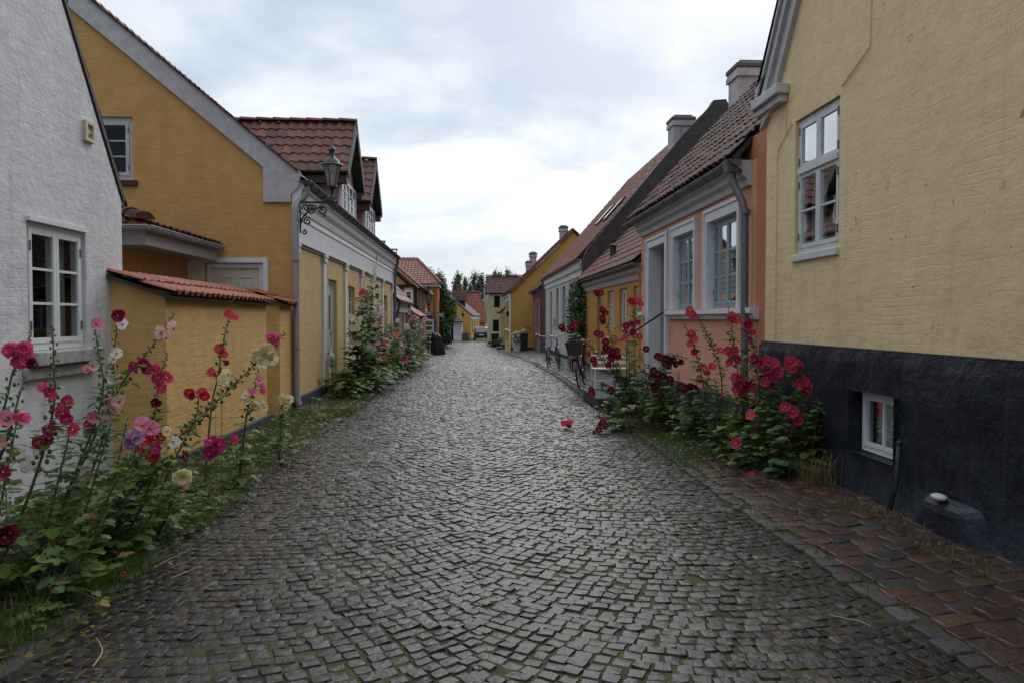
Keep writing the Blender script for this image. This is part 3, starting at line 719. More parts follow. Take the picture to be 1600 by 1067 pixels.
# side wall beside the pink house and iron bits
mb = MB(); mb.box(3.46, 9.0, 8.62, 8.895, -0.1, 4.04); mb.build('side_wall', 'gable_yellow', h)
mb = MB()
mb.tube([P.p(6.52, 5.6, 0.012), P.p(6.55, 3.95, 0.012), P.p(7.05, 3.76, 0.012)], 0.007, 5)
mb.tube([P.p(8.16, 3.70, 0.012), P.p(8.50, 3.52, 0.012), P.p(8.56, 3.42, 0.012), P.p(8.57, 1.35, 0.012)], 0.006, 5)
mb.tube([P.p(8.32, 3.9, 0.012), P.p(8.34, 3.6, 0.012)], 0.006, 5)
mb.build('cable', 'gable_yellow', h)
mb = MB(); mb.tube([P.p(5.87, 0.62, 0.085), P.p(5.865, 0.3, 0.11), P.p(5.85, 0.05, 0.18)], 0.02, 10); mb.ball(P.p(5.87, 0.62, 0.085), 0.026)
mb.build('waste_pipe', 'tar', h, smooth=True)
mb = MB(); P.box(mb, 6.66, 6.71, 2.95, 2.985, 0.0, 0.004); 
# stone block at the foot of the wall and the white pebble on it
mb = MB(); n = 16
prof = [(0.0, 0.40), (0.18, 0.42), (0.26, 0.38), (0.30, 0.28), (0.31, 0.0)]
mb.hexa([P.p(4.6, 0.02, 0.02), P.p(5.75, 0.02, 0.02), P.p(5.55, 0.02, 0.17), P.p(4.9, 0.02, 0.17), P.p(4.85, 0.34, 0.02), P.p(5.55, 0.34, 0.02), P.p(5.42, 0.285, 0.165), P.p(5.04, 0.285, 0.165)])
o = mb.build('corner_stone', 'tar', h, bevel=0.05)
mb = MB(); mb.ball(at(1467, 776, 5.28), 0.062, 14, 8, 0.42)
o = mb.build('pebble', paint('pale_pebble', (0.50, 0.46, 0.43), 0.55, var=0.1), None, smooth=True, origin=at(1467, 776, 5.28))
o.scale = (0.8, 1.15, 1); tag(o, 'smooth white pebble lying on the black stone ledge of the right plinth', 'pebble')

# --- pink house
h = empty('pink_house', (3.65, 12.6, 0), 'salmon pink house with blue-grey windows in white surrounds', 'house')
P = PX(3.65, -1)
Wn = [(10.35, 11.70, 1.75, 3.07), (12.42, 13.70, 1.75, 3.05)]
D = (14.30, 15.58, 0.48, 3.03)
wall(P, [(9.75, 0.5), (16.3, 0.5), (16.3, 3.66), (9.75, 3.66)], [rect(*w) for w in Wn]+[[(D[0], 0.5), (D[1], 0.5), (D[1], D[3]), (D[0], D[3])][:0] or rect(D[0], D[1], 0.501, D[3])], M['pink'], h, reveal=0.34)
wall(P, [(8.9, -0.1), (9.75, -0.1), (9.75, 3.66), (10.35, 3.66), (10.35, 3.95), (8.9, 3.98)], [], M['terracotta_paint'], h, 'corner_wall')
mb = MB(); P.box(mb, 9.76, 16.3, -0.2, 0.5, -0.2, 0.06); mb.build('plinth', 'dark_plinth', h)
def surround(P, parent, u0, u1, z0, z1, w=0.14, mat='trim', d=0.05, bottom=False, top=0.19):
    mb = MB()
    P.box(mb, u0-w, u0, z0, z1+top, 0.001, d); P.box(mb, u1, u1+w, z0, z1+top, 0.001, d); P.box(mb, u0, u1, z1, z1+top, 0.001, d-0.002)
    P.box(mb, u0-w, u0-w+0.05, z0, z1+top, d, d+0.02); P.box(mb, u1+w-0.05, u1+w, z0, z1+top, d, d+0.02); P.box(mb, u0-w+0.05, u1+w-0.05, z1+top-0.05, z1+top, d, d+0.02)
    # white painted reveals
    for (a, b, c_, e) in ((u0, u0+0.004, z0, z1), (u1-0.004, u1, z0, z1)): P.box(mb, a, b, c_, e, -0.20, 0.0)
    P.box(mb, u0+0.004, u1-0.004, z1-0.004, z1, -0.20, 0.0)
    return mb.build('window_surround', mat, parent)
for i, (a, b, c_, e) in enumerate(Wn):
    surround(P, h, a, b, c_, e)
    window(P, h, a+0.005, b-0.005, c_+0.005, e-0.005, rec=0.07, cols=2, rows=3, mat='blue_paint', fw=0.05, curtain=1, bar=0.035)
s_ = surround(P, h, D[0], D[1], 0.5, D[3], w=0.22); s_.name = 'door_surround'
d_ = door(P, h, D[0]+0.01, D[1]-0.01, D[2], D[3]-0.01, rec=0.24, mat='blue_paint', fmat='blue_paint', panels=((0.06, 0.4),), glassz=(0.5, 0.9), handle=True)
moulding(P, h, 9.62, 14.02, [(0, 1.59), (0.05, 1.59), (0.07, 1.64), (0.12, 1.67), (0.12, 1.74), (0, 1.745)], 'trim', 'sill_band')
moulding(P, h, 15.86, 16.28, [(0, 1.59), (0.05, 1.59), (0.07, 1.64), (0.12, 1.67), (0.12, 1.74), (0, 1.745)], 'trim', 'sill_band')
moulding(P, h, 9.9, 16.42, [(0, 3.34), (0.05, 3.34), (0.06, 3.42), (0.12, 3.47), (0.13, 3.54), (0.20, 3.58), (0.21, 3.66), (0, 3.665)], 'trim_worn')
sl = Vector((0.682, 0, 0.731))
pantiles((3.36, 9.9, 3.72), (0, 1, 0), sl, 6.75, 5.6, 'tile_dark', h, amp=0.032, fall=0.05, jit=0.012)
pantiles((3.66, 8.93, 4.04), (0, 1, 0), sl, 0.96, 5.15, 'tile_dark', h, name='roof_strip', amp=0.032, jit=0.012)
pantiles((10.9, 8.95, 3.8), (0, 1, 0), Vector((-0.682, 0, 0.731)), 7.7, 5.5, 'tile_dark', h, th=0.5, tw=0.4)
ridge((7.15, 8.95, 7.80), (7.15, 16.7, 7.80), h, 'tile_dark')
g = gutter((3.42, 9.85, 3.66), (3.42, 17.0, 3.67), h, 'zinc', 0.075)
dp = [(3.42, 10.02, 3.60), (3.42, 10.02, 3.42), (3.54, 9.86, 3.05), (3.55, 9.84, 0.35), (3.40, 9.80, 0.14)]
downpipe(dp, h, 'zinc', 0.05, bands=[((3.55, 9.84, 2.98), 0.03), ((3.55, 9.84, 1.2), 0.02)])
mb = MB(); mb.prism([(3.30, 9.92, 3.67), (3.54, 9.92, 3.67), (3.50, 9.92, 3.52), (3.34, 9.92, 3.52)], (0, 0.18, 0)); mb.build('hopper', 'zinc', h)
mb = MB(); mb.prism([(3.66, 16.3, -0.1), (3.66, 16.3, 3.7), (7.15, 16.3, 7.45), (10.7, 16.3, 3.7), (10.7, 16.3, -0.1)], (0, 0.22, 0)); mb.build('end_wall', 'pink', h)
# stoop and railing of the pink house
st = empty('stone_steps', (2.9, 14.7, 0), 'dark stone steps in front of the pink house door', 'steps')
mb = MB(); mb.box(2.22, 2.62, 13.55, 15.30, -0.02, 0.19); mb.build('step', 'dark_plinth', st, bevel=0.02)
mb = MB(); mb.box(2.60, 2.98, 13.75, 15.45, -0.02, 0.345); mb.build('step', 'dark_plinth', st, bevel=0.02)
mb = MB(); mb.box(2.96, 3.585, 13.95, 15.75, -0.02, 0.49); mb.build('landing', 'dark_plinth', st, bevel=0.02)
rl = empty('handrail', (2.9, 14.05, 0), 'thin black iron handrail sloping up beside the dark steps', 'handrail')
mb = MB(); mb.tube([(3.62, 14.1, 1.76), (2.80, 14.1, 1.24), (2.74, 14.1, 1.19)], 0.019, 8); mb.build('rail', 'iron', rl, smooth=True)
mb = MB(); mb.tube([(2.86, 14.1, 0.33), (2.86, 14.1, 1.27)], 0.014, 8); mb.build('post', 'iron', rl, smooth=True)
# entrance plants stand on

# --- small orange house
h = empty('orange_house', (3.7, 21.3, 0), 'low orange-yellow house with red tiles between pink and white houses', 'house')
P = PX(3.7, -1)
Ws = [(16.72, 17.52), (18.25, 19.2), (20.0, 20.9)]
wall(P, rect(16.52, 26.3, 0.2, 2.82), [rect(a, b, 1.27, 2.34) for a, b in Ws]+[rect(21.8, 22.65, 0.21, 2.34)], M['orange'], h)
mb = MB(); P.box(mb, 16.52, 26.3, -0.2, 0.2, -0.2, 0.05); mb.build('plinth', 'dark_plinth', h)
for a, b in Ws:
    window(P, h, a+0.005, b-0.005, 1.275, 2.335, rec=0.07, cols=2, rows=3, curtain=1)
door(P, h, 21.81, 22.64, 0.21, 2.33, mat='blue_paint', glassz=(0.5, 0.9), panels=((0.06, 0.4),))
moulding(P, h, 16.53, 26.28, [(0, 2.46), (0.03, 2.46), (0.05, 2.58), (0.12, 2.64), (0.14, 2.80), (0, 2.81)], 'trim_worn')
sl = Vector((0.72, 0, 0.695))
pantiles((3.50, 16.55, 2.85), (0, 1, 0), sl, 9.7, 5.0, 'tile_red', h, fall=0.04)
pantiles((10.7, 16.55, 2.85), (0, 1, 0), Vector((-0.72, 0, 0.695)), 9.7, 5.0, 'tile_red', h, th=0.5, tw=0.4)
ridge((7.1, 16.6, 6.34), (7.1, 26.3, 6.34), h, 'tile_red')
gutter((3.52, 16.4, 2.80), (3.52, 26.2, 2.80), h, 'zinc', 0.07)
downpipe([(3.62, 16.62, 2.7), (3.66, 16.62, 2.3), (3.66, 16.62, 0.2)], h, 'orange', 0.035)
mb = MB(); mb.lathe([(0.09, 0), (0.09, 0.42), (0.12, 0.43), (0.12, 0.47), (0.09, 0.48)], (4.05, 22.0, 3.25), 12); mb.build('flue', 'zinc_dark', h)
chimney(6.28, 6.98, 18.0, 18.7, 5.0, 7.66, h, 'chimney_white')

# --- white house behind the grey fire gable
h = empty('white_house', (3.85, 33.5, 0), 'cream white house with red roof and dark grey rendered end gable', 'house')
P = PY(26.3)
mb = MB(); mb.prism([(3.80, 26.3, -0.3), (3.80, 26.3, 3.62), (3.95, 26.3, 3.98), (7.2, 26.3, 7.85), (7.35, 26.3, 8.0), (8.2, 26.3, 8.92), (8.32, 26.3, 9.12), (8.75, 26.3, 9.16), (8.95, 26.3, 8.8), (13.3, 26.3, 3.7), (13.3, 26.3, -0.3)], (0, 0.34, 0))
mb.build('fire_gable', 'grey_render', h)
mb = MB(); mb.prism([(3.80, 40.6, -0.6), (3.80, 40.6, 3.62), (8.3, 40.6, 9.0), (8.8, 40.6, 9.1), (13.3, 40.6, 3.7), (13.3, 40.6, -0.6)], (0, 0.3, 0))
mb.build('fire_gable', 'grey_render', h)
P = PX(3.85, -1)
Ws = [(29.25, 30.35), (31.7, 32.8), (34.2, 35.3)]
wall(P, rect(26.64, 40.6, 0.1, 3.66), [rect(a, b, 1.05, 2.95) for a, b in Ws]+[rect(36.9, 38.0, 0.12, 2.9)], wall_mat('cream_plaster', (0.60, 0.58, 0.53), (0.52, 0.50, 0.45), stain=0.2, brick=0, bump=0.3), h)
mb = MB(); P.box(mb, 26.64, 40.6, -0.6, 0.1, -0.2, 0.05); mb.build('plinth', 'dark_plinth', h)
for a, b in Ws: window(P, h, a+0.005, b-0.005, 1.055, 2.945, rec=0.10, cols=2, rows=4, mat='blue_paint', curtain=3)
door(P, h, 36.91, 37.99, 0.12, 2.89, mat='zinc_light', fmat='zinc_light')
for u in (26.7, 28.6, 33.2, 36.1, 38.8, 40.2):
    mb = MB(); P.box(mb, u, u+0.3, 0.1, 3.1, 0.001, 0.03); mb.build('pilaster', 'trim', h)
moulding(P, h, 26.65, 40.58, [(0, 3.1), (0.04, 3.1), (0.05, 3.28), (0.12, 3.34), (0.14, 3.5), (0.20, 3.64), (0, 3.65)], 'trim')
sl = Vector((0.663, 0, 0.749))
wr = pantiles((3.66, 26.66, 3.70), (0, 1, 0), sl, 13.9, 7.0, 'tile_orange', h, fall=0.04)
pantiles((13.4, 26.66, 3.70), (0, 1, 0), Vector((-0.663, 0, 0.749)), 13.9, 7.0, 'tile_orange', h, th=0.5, tw=0.45)
ridge((8.53, 26.7, 9.0), (8.53, 40.6, 9.0), h, 'tile_orange')
gutter((3.66, 26.5, 3.66), (3.66, 40.7, 3.62), h, 'zinc', 0.075)
downpipe([(3.66, 40.1, 3.6), (3.70, 40.1, 3.3), (3.76, 40.1, 3.0), (3.76, 40.1, -0.3)], h, 'zinc', 0.05)
chimney(7.15, 7.9, 27.2, 27.95, 6.9, 8.80, h, 'chimney_white')
sn = Vector((-0.749, 0, 0.663))
for (uy, sv) in ((28.6, 2.1), (31.3, 2.3)):
    o = Vector((3.66, uy, 3.70))+sl*sv+sn*0.05
    mb = MB(); mb.prism([o, o+Vector((0, 0.8, 0)), o+Vector((0, 0.8, 0))+sl*1.1, o+sl*1.1], sn*0.06); k = mb.build('roof_window', 'zinc_dark', h)
    mb = MB(); q = o+sn*0.065+Vector((0, 0.06, 0))+sl*0.06; mb.quad(q, q+Vector((0, 0.68, 0)), q+Vector((0, 0.68, 0))+sl*0.98, q+sl*0.98); mb.build('pane', 'glass_dark', k, recalc=False)
mb = MB(); P.box(mb, 35.55, 35.85, 1.2, 1.6, 0.001, 0.05); mb.build('notice_box', 'zinc_light', h)
# stepped near edge of the roof lying over the fire gable
mb = MB(); o = Vector((3.9, 26.22, 4.02)); mb.prism([o, o+sl*2.2, o+sl*2.2+Vector((0, 0.5, 0)), o+Vector((0, 0.5, 0))], sn*0.07)

# --- red brick house
h = empty('brick_house', (3.75, 44, -0.4), 'small red brick house on grey plinth beside the cream white house', 'house')
P = PX(3.75, -1)
Ws = [(41.35, 42.3), (43.5, 44.6)]
wall(P, rect(40.92, 47.0, 0.0, 3.15), [rect(a, b, 0.75, 2.35) for a, b in Ws], M['brick_red'], h)
for a, b in Ws:
    window(P, h, a+0.005, b-0.005, 0.755, 2.345, rec=0.08, cols=2, rows=3, curtain=1)
    mb = MB(); P.box(mb, a-0.05, b+0.05, 0.66, 0.75, -0.03, 0.08); mb.build('window_sill', 'trim', h)
mb = MB(); P.box(mb, 40.92, 47.02, -0.7, 0.0, -0.2, 0.05); mb.build('plinth', 'grey_plinth', h)
mb = MB()
for k in range(4): P.box(mb, 40.92, 47.02, 2.78+k*0.09, 2.87+k*0.09, 0.001, 0.03+k*0.035)
mb.build('cornice', 'brick_red', h)
sl = Vector((0.70, 0, 0.714))
pantiles((3.50, 40.95, 3.2), (0, 1, 0), sl, 6.3, 4.0, 'tile_dark', h, th=0.36, tw=0.3)
gutter((3.50, 40.9, 3.16), (3.50, 47.3, 3.16), h, 'zinc', 0.07)
mb = MB(); mb.prism([(3.75, 46.95, -0.7), (3.75, 46.95, 3.1), (6.3, 46.95, 5.8), (9, 46.95, 3.1), (9, 46.95, -0.7)], (0, 0.25, 0)); mb.build('end_wall', 'brick_red', h)
downpipe([(3.5, 40.98, 3.1), (3.55, 40.98, 2.9), (3.67, 40.98, 2.6), (3.67, 40.98, -0.3)], h, 'zinc', 0.05)

# --- mustard gable house
h = empty('mustard_house', (2.45, 52, -0.45), 'mustard yellow house whose gable faces up the street, right side', 'house')
P = PY(48.2)
wall(P, [(2.42, -0.2), (10.2, -0.2), (10.2, 3.25), (6.32, 7.05), (2.42, 3.25)], [], M['mustard'], h)
mb = MB(); P.box(mb, 2.40, 10.2, -0.7, -0.2, -0.1, 0.04); mb.build('plinth', 'black', h)
P2 = PX(2.42, -1); Ws = [(49.4, 50.3), (51.6, 52.5), (54.0, 54.9)]
wall(P2, rect(48.2, 56.5, -0.2, 3.25), [rect(a, b, 0.9, 2.5) for a, b in Ws], M['mustard'], h)
for a, b in Ws: window(P2, h, a+0.005, b-0.005, 0.905, 2.495, rec=0.05, cols=2, rows=3, curtain=0)
mb = MB(); P2.box(mb, 48.2, 56.5, -0.9, -0.2, -0.1, 0.04); mb.build('plinth', 'black', h)
moulding(P2, h, 48.25, 56.5, [(0, 2.75), (0.03, 2.75), (0.05, 2.95), (0.14, 3.05), (0.18, 3.24), (0, 3.25)], 'trim')
moulding(P2, h, 48.3, 56.5, [(0, 0.78), (0.08, 0.78), (0.08, 0.86), (0, 0.87)], 'trim', 'sill_band')
sl = Vector((0.716, 0, 0.698))
pantiles((2.22, 48.1, 3.28), (0, 1, 0), sl, 8.5, 5.7, 'tile_dark', h, th=0.36, tw=0.3)
pantiles((10.4, 48.1, 3.28), (0, 1, 0), Vector((-0.716, 0, 0.698)), 8.5, 5.7, 'tile_dark', h, th=0.5, tw=0.45)
mb = MB(); o = Vector((2.36, 48.06, 3.20))
mb.prism([o, o+sl*5.55, o+sl*5.55+Vector((-0.11, 0, 0.11)), o+Vector((-0.11, 0, 0.11))], (0, 0.16, 0)); mb.build('verge_tiles', 'tile_coping', h)
gutter((2.20, 48.0, 3.25), (2.20, 56.6, 3.25), h, 'zinc_dark', 0.07)
downpipe([(2.3, 48.13, 3.1), (2.34, 48.10, 2.9), (2.36, 48.08, 2.7), (2.36, 48.08, -0.5)], h, 'white_paint', 0.05)
chimney(5.55, 6.02, 48.5, 49.0, 6.0, 7.44, h, 'chimney_white')
mb = MB(); mb.tube([P.p(3.62, 1.02, 0.0), P.p(3.6, 1.05, 0.12), P.p(3.3, 1.08, 0.12), P.p(3.26, 0.98, 0.12)], 0.022, 6); mb.build('wall_hook', 'iron', h)
mb = MB(); mb.lathe([(0.03, 0), (0.10, 0.1), (0.12, 0.3), (0.05, 0.4)], P2.p(49.0, 1.7, 0.15), 8); mb.build('wall_lantern', 'iron', h)

# --- low house with red roof
h = empty('low_house', (2.45, 62, -0.6), 'low pale house with red roof between mustard and sand coloured houses', 'house')
P = PX(2.42, -1); Ws = [(57.6, 58.6), (60, 61), (62.6, 63.6), (65, 66)]
wall(P, rect(57.0, 67.0, -0.8, 2.1), [rect(a, b, -0.1, 1.5) for a, b in Ws], M['pale_plaster'], h)
for a, b in Ws: window(P, h, a, b, -0.1, 1.5, rec=0.06, cols=2, rows=2, curtain=0, hinges=False)
moulding(P, h, 57, 67, [(0, 1.7), (0.1, 1.75), (0.15, 2.08), (0, 2.1)], 'trim')
mb = MB(); mb.prism([(2.42, 57.0, -0.8), (2.42, 57, 2.0), (5.2, 57, 4.8), (8, 57, 2.0), (8, 57, -0.8)], (0, 0.25, 0)); mb.build('end_wall', 'pale_plaster', h)
pantiles((2.1, 56.9, 2.1), (0, 1, 0), (0.707, 0, 0.707), 10.2, 4.3, 'tile_red', h, th=0.36, tw=0.3)
pantiles((8.2, 56.9, 2.1), (0, 1, 0), (-0.707, 0, 0.707), 10.2, 4.3, 'tile_red', h, th=0.5, tw=0.5)
chimney(4.10, 4.52, 58.5, 59.0, 3.4, 5.95, h, 'chimney_white'); chimney(4.45, 4.95, 59.2, 59.8, 3.4, 6.68, h, 'chimney_white')

# --- pale two-storey house
h = empty('two_storey_house', (3.5, 74, -0.75), 'pale sand two-storey house with brown roof and black windows', 'house')
P = PY(72); Ws = [(2.04, 2.58, 2.62, 3.72), (1.92, 2.50, 0.38, 1.50), (4.3, 4.85, 2.62, 3.72)]
wall(P, rect(1.5, 6.8, -1.0, 4.0), [rect(*w) for w in Ws], M['pale_plaster'], h)
for w in Ws: window(P, h, *w, rec=0.03, cols=2, rows=2, mat='iron', curtain=0, hinges=False)
P2 = PX(1.5, -1)
wall(P2, [(72, -1.1), (76.6, -1.1), (76.6, 4.0), (74.3, 5.6), (72, 4.0)], [rect(73, 73.8, 2.6, 3.6), rect(75, 75.7, 2.6, 3.6)], M['pale_plaster'], h)
for a, b in ((73, 73.8), (75, 75.7)): window(P2, h, a, b, 2.6, 3.6, rec=0.03, mat='iron', cols=2, rows=2, curtain=0, hinges=False)
mb = MB(); P.box(mb, 1.46, 6.8, -1.3, -0.55, -0.1, 0.04); mb.build('plinth', 'black', h)
pantiles((1.3, 71.75, 3.98), (1, 0, 0), Vector((0, 2.5, 1.68)), 5.8, 3.05, 'tile_dark', h, amp=0.04)
pantiles((1.3, 76.85, 3.98), (1, 0, 0), Vector((0, -2.5, 1.68)), 5.8, 3.05, 'tile_dark', h, amp=0.04)
ridge((1.3, 74.27, 5.72), (7.1, 74.27, 5.72), h, 'tile_dark')

# ================================================================ HOUSES, LEFT SIDE
# --- white house
h = empty('whitewashed_house', (-3.64, 5, 0), 'whitewashed gable house with a white casement window, nearest on the left', 'house')
P = PX(-3.64, 1)
wall(P, [(-0.5, -0.1), (8.2, -0.1), (8.22, 2.85), (4.4, 8.35), (-0.5, 1.4)], [rect(6.5, 7.46, 1.33, 2.44)], M['white_wash'], h, thick=0.4)
window(P, h, 6.51, 7.45, 1.335, 2.40, rec=0.03, cols=2, rows=3, curtain=1, fw=0.05)
mb = MB(); P.box(mb, 6.50, 7.46, 2.405, 2.44, -0.06, 0.03); mb.build('drip_board', 'white_paint', h)
mb = MB(); P.box(mb, 6.42, 7.56, 1.21, 1.33, -0.02, 0.12); P.box(mb, 6.40, 7.54, 1.10, 1.20, 0.001, 0.06); mb.build('window_sill', paint('mossy_white_sill', (0.42, 0.42, 0.41), 0.8, var=0.4, chips=(0.12, 0.11, 0.08), scale=16), h, bevel=0.012)
mb = MB(); ring = [P.p(8.25, 2.82, -0.2), P.p(4.4, 8.39, -0.2), P.p(4.4, 8.43, -0.2), P.p(8.30, 2.84, -0.2)]
mb.prism(ring, P.n*0.212); mb.build('verge_board', 'brown_board', h)
pantiles((-6.6, 8.33, 2.80), (1, 0, 0), Vector((0, -3.86, 5.60)), 2.96, 6.7, 'tile_black', h, amp=0.015, lift=0.015)
rdp = random.Random(4)
for (u, z, r_x, r_z) in ((6.62, 0.50, .10, .07), (6.45, 0.42, .09, .08), (6.60, 0.36, .07, .06)):
    mb = MB(); mb.poly([P.p(u+r_x*math.cos(k*.52)*rdp.uniform(.7, 1.2), z+r_z*math.sin(k*.52)*rdp.uniform(.7, 1.2), 0.003) for k in range(12)]); mb.build('bare_plaster_patch', 'chimney_white', h, recalc=False)
v = empty('air_vent', (-3.64, 7.53, 3.3), 'small cream square air vent on the white gable', 'vent')
mb = MB(); Pv = P
for (a, b, c_, e) in ((7.44, 7.47, 3.27, 3.46), (7.58, 7.61, 3.27, 3.46), (7.47, 7.58, 3.27, 3.30), (7.47, 7.58, 3.43, 3.46)): P.box(mb, a, b, c_, e, -0.001, 0.035)
P.box(mb, 7.47, 7.58, 3.35, 3.38, 0.0, 0.02)
mb.build('vent_frame', paint('cream_plastic', (0.55, 0.48, 0.30), 0.5), v)
mb = MB(); mb.lathe([(0.04, -0.0), (0.04, 0.012)], P.p(7.525, 3.365, 0.002), 14, 'x'); mb.build('vent_fan', 'zinc_light', v)
mb = MB(); mb.box(-7, -3.66, 7.9, 8.19, -0.1, 2.8); mb.build('side_wall', 'white_wash', h)

# --- garden wall with tile coping, and the gate pier
h = empty('garden_wall', (-3.1, 9.8, 0), 'yellow brick garden wall topped with red pantiles between the white and yellow houses', 'garden wall')
mb = MB(); ring = [(-3.1, 7.95, -0.1), (-3.1, 7.95, 1.86), (-3.68, 7.95, 2.04), (-3.68, 7.95, -0.1)]
mb.prism(ring, (0, 3.8, 0)); mb.build('wall', 'garden_yellow', h)
mb = MB(); mb.box(-3.12, -3.055, 7.90, 11.8, -0.1, 0.15); mb.build('plinth', 'dark_plinth', h, bevel=0.01)
pantiles((-3.00, 7.86, 1.85), (0, 1, 0), (-0.945, 0, 0.327), 3.98, 0.68, 'tile_coping', h, tw=0.185, th=0.40, amp=0.028, name='tile_coping', thick=0.03)
h = empty('gate_pier', (-3.3, 12.85, 0), 'narrow yellow pier with tile cap beside the gateway against the yellow house', 'pier')
mb = MB(); mb.prism([(-3.1, 12.55, -0.1), (-3.1, 12.55, 1.86), (-3.68, 12.55, 2.04), (-3.68, 12.55, -0.1)], (0, 0.75, 0)); mb.build('wall', 'garden_yellow', h)
pantiles((-3.0, 12.47, 1.85), (0, 1, 0), (-0.945, 0, 0.327), 0.86, 0.68, 'tile_coping', h, tw=0.2, th=0.40, amp=0.028, name='tile_coping', thick=0.03)

# --- long yellow house
h = empty('long_yellow_house', (-3.1, 21.7, 0), 'long yellow house with white verge, pilasters and two tiled dormers', 'house')
P = PY(13.5); f0 = 88.9
wall(P, [(-3.1, -0.1), (-3.1, 3.98), (-8.3, 8.33), (-13.5, 3.98), (-13.5, -0.1)], [rect(-6.97, -5.77, 3.95, 5.03), rect(-4.57, -3.60, 0.02, 2.55)], M['ochre'], h)
window(P, h, -6.965, -5.775, 3.955, 5.025, rec=0.04, cols=2, rows=3, mat='trim_worn', curtain=0, fw=0.07)
mb = MB(); P.box(mb, -7.05, -5.70, 3.86, 3.95, -0.02, 0.05); mb.build('window_sill', 'tile_dark', h)
door(P, h, -4.565, -3.605, 0.03, 2.545, rec=0.04, panels=((0.05, 0.3), (0.36, 0.62), (0.68, 0.94)))
mb = MB(); P.box(mb, -4.87, -4.60, 0.02, 2.6, 0.001, 0.05); P.box(mb, -4.60, -3.52, 2.56, 2.64, 0.001, 0.04); P.box(mb, -3.60, -3.52, 0.02, 2.56, 0.001, 0.04); mb.build('door_trim', 'trim', h)
for s_ in (0, 1):
    def X(x): return x if not s_ else -16.6-x
    ring = [(X(-2.96), 4.09), (X(-8.3), 8.52), (X(-8.3), 8.10), (X(-3.58), 4.20), (X(-3.58), 3.60), (X(-3.11), 3.60), (X(-3.11), 3.74), (X(-2.98), 3.86)]
    mb = MB(); mb.prism([(a, 13.44, b) for a, b in ring], (0, 0.16, 0)); mb.build('verge_band', 'trim_worn', h)
mb = MB(); k = 0
for i in range(20):   # tile ends showing above the white band
    x = -2.98-i*0.27; z = 4.09+(-2.96-x)*0.8296
    mb.prism([(x, 13.40, z+0.0), (x-0.29, 13.40, z+0.235), (x-0.29, 13.40, z+0.262), (x, 13.40, z+0.045)], (0, 0.3, 0))
mb.build('verge_tiles', 'tile_dark', h)
P = PX(-3.1, 1)
Ws = [(19.45, 20.5), (22.3, 23.3), (24.85, 25.8), (27.2, 28.3)]
wall(P, rect(13.5, 30.0, 0.22, 3.6), [rect(a, b, 0.95, 2.42) for a, b in Ws]+[rect(16.78, 17.8, 0.23, 2.46)], M['street_yellow'], h)
for i, (a, b) in enumerate(Ws): window(P, h, a+0.005, b-0.005, 0.955, 2.415, rec=0.09, cols=2, rows=4, curtain=1)
door(P, h, 16.785, 17.795, 0.24, 2.455, rec=0.10, mat='white_paint', fmat='white_paint', panels=((0.06, 0.42),), glassz=(0.52, 0.88))
mb = MB(); P.box(mb, 13.46, 30.0, -0.5, 0.22, -0.2, 0.05); mb.build('plinth', 'dark_plinth', h, bevel=0.01)
for u in (13.62, 16.2, 18.9, 21.6, 24.2, 26.6, 29.7):
    w = 0.13; mb = MB(); P.box(mb, u-w, u+w, 0.23, 2.93, 0.001, 0.045); P.box(mb, u-w-0.03, u+w+0.03, 2.76, 2.86, 0.045, 0.075); P.box(mb, u-w-0.05, u+w+0.05, 2.86, 2.93, 0.045, 0.09)
    mb.build('pilaster', 'trim', h)
moulding(P, h, 13.47, 30.0, [(0, 2.932), (0.07, 2.932), (0.07, 2.97), (0.04, 2.98), (0.04, 3.35), (0.06, 3.36), (0.06, 3.40), (0.045, 3.42), (0.045, 3.47), (0.07, 3.49), (0.09, 3.62), (0.15, 3.70), (0.17, 3.80), (0.21, 3.84), (0.21, 3.93), (0, 3.95)], 'trim')
mb = MB()
for i in range(6):
    a = (13.65, 16.35, 19.05, 21.75, 24.35, 26.75)[i]; b = (16.05, 18.75, 21.45, 24.05, 26.45, 29.55)[i]
    P.box(mb, a, b, 2.885, 2.930, 0.001, 0.03)
mb.build('lintel_line', 'zinc_light', h)
sl = Vector((-0.770, 0, 0.638))
pantiles((-2.92, 13.50, 4.00), (0, 1, 0), sl, 16.5, 6.95, 'tile_red', h)
pantiles((-13.7, 13.50, 4.00), (0, 1, 0), Vector((0.770, 0, 0.638)), 16.5, 6.95, 'tile_red', h, th=0.5, tw=0.45)
ridge((-8.3, 13.5, 8.5), (-8.3, 30, 8.5), h, 'tile_red')
mb = MB(); mb.prism([(-3.1, 29.75, -0.4), (-3.1, 29.75, 3.98), (-8.3, 29.75, 8.3), (-13.5, 29.75, 3.98), (-13.5, 29.75, -0.4)], (0, 0.26, 0)); mb.build('end_wall', 'street_yellow', h)
gutter((-2.86, 13.38, 3.97), (-2.86, 30.1, 3.97), h, 'zinc_dark', 0.08, step=0.6)
downpipe([(-2.86, 13.52, 3.88), (-2.86, 13.52, 3.72), (-3.0, 13.50, 3.62), (-3.02, 13.40, 3.50), (-3.02, 13.38, 0.22), (-2.98, 13.38, 0.12)], h, 'zinc_light', 0.052, bands=[((-3.02, 13.38, 2.6), 0.02), ((-3.02, 13.38, 1.1), 0.02)])
downpipe([(-2.86, 29.9, 3.88), (-2.9, 29.9, 3.6), (-2.98, 29.9, 3.4), (-2.98, 29.9, -0.1)], h, 'zinc', 0.05)
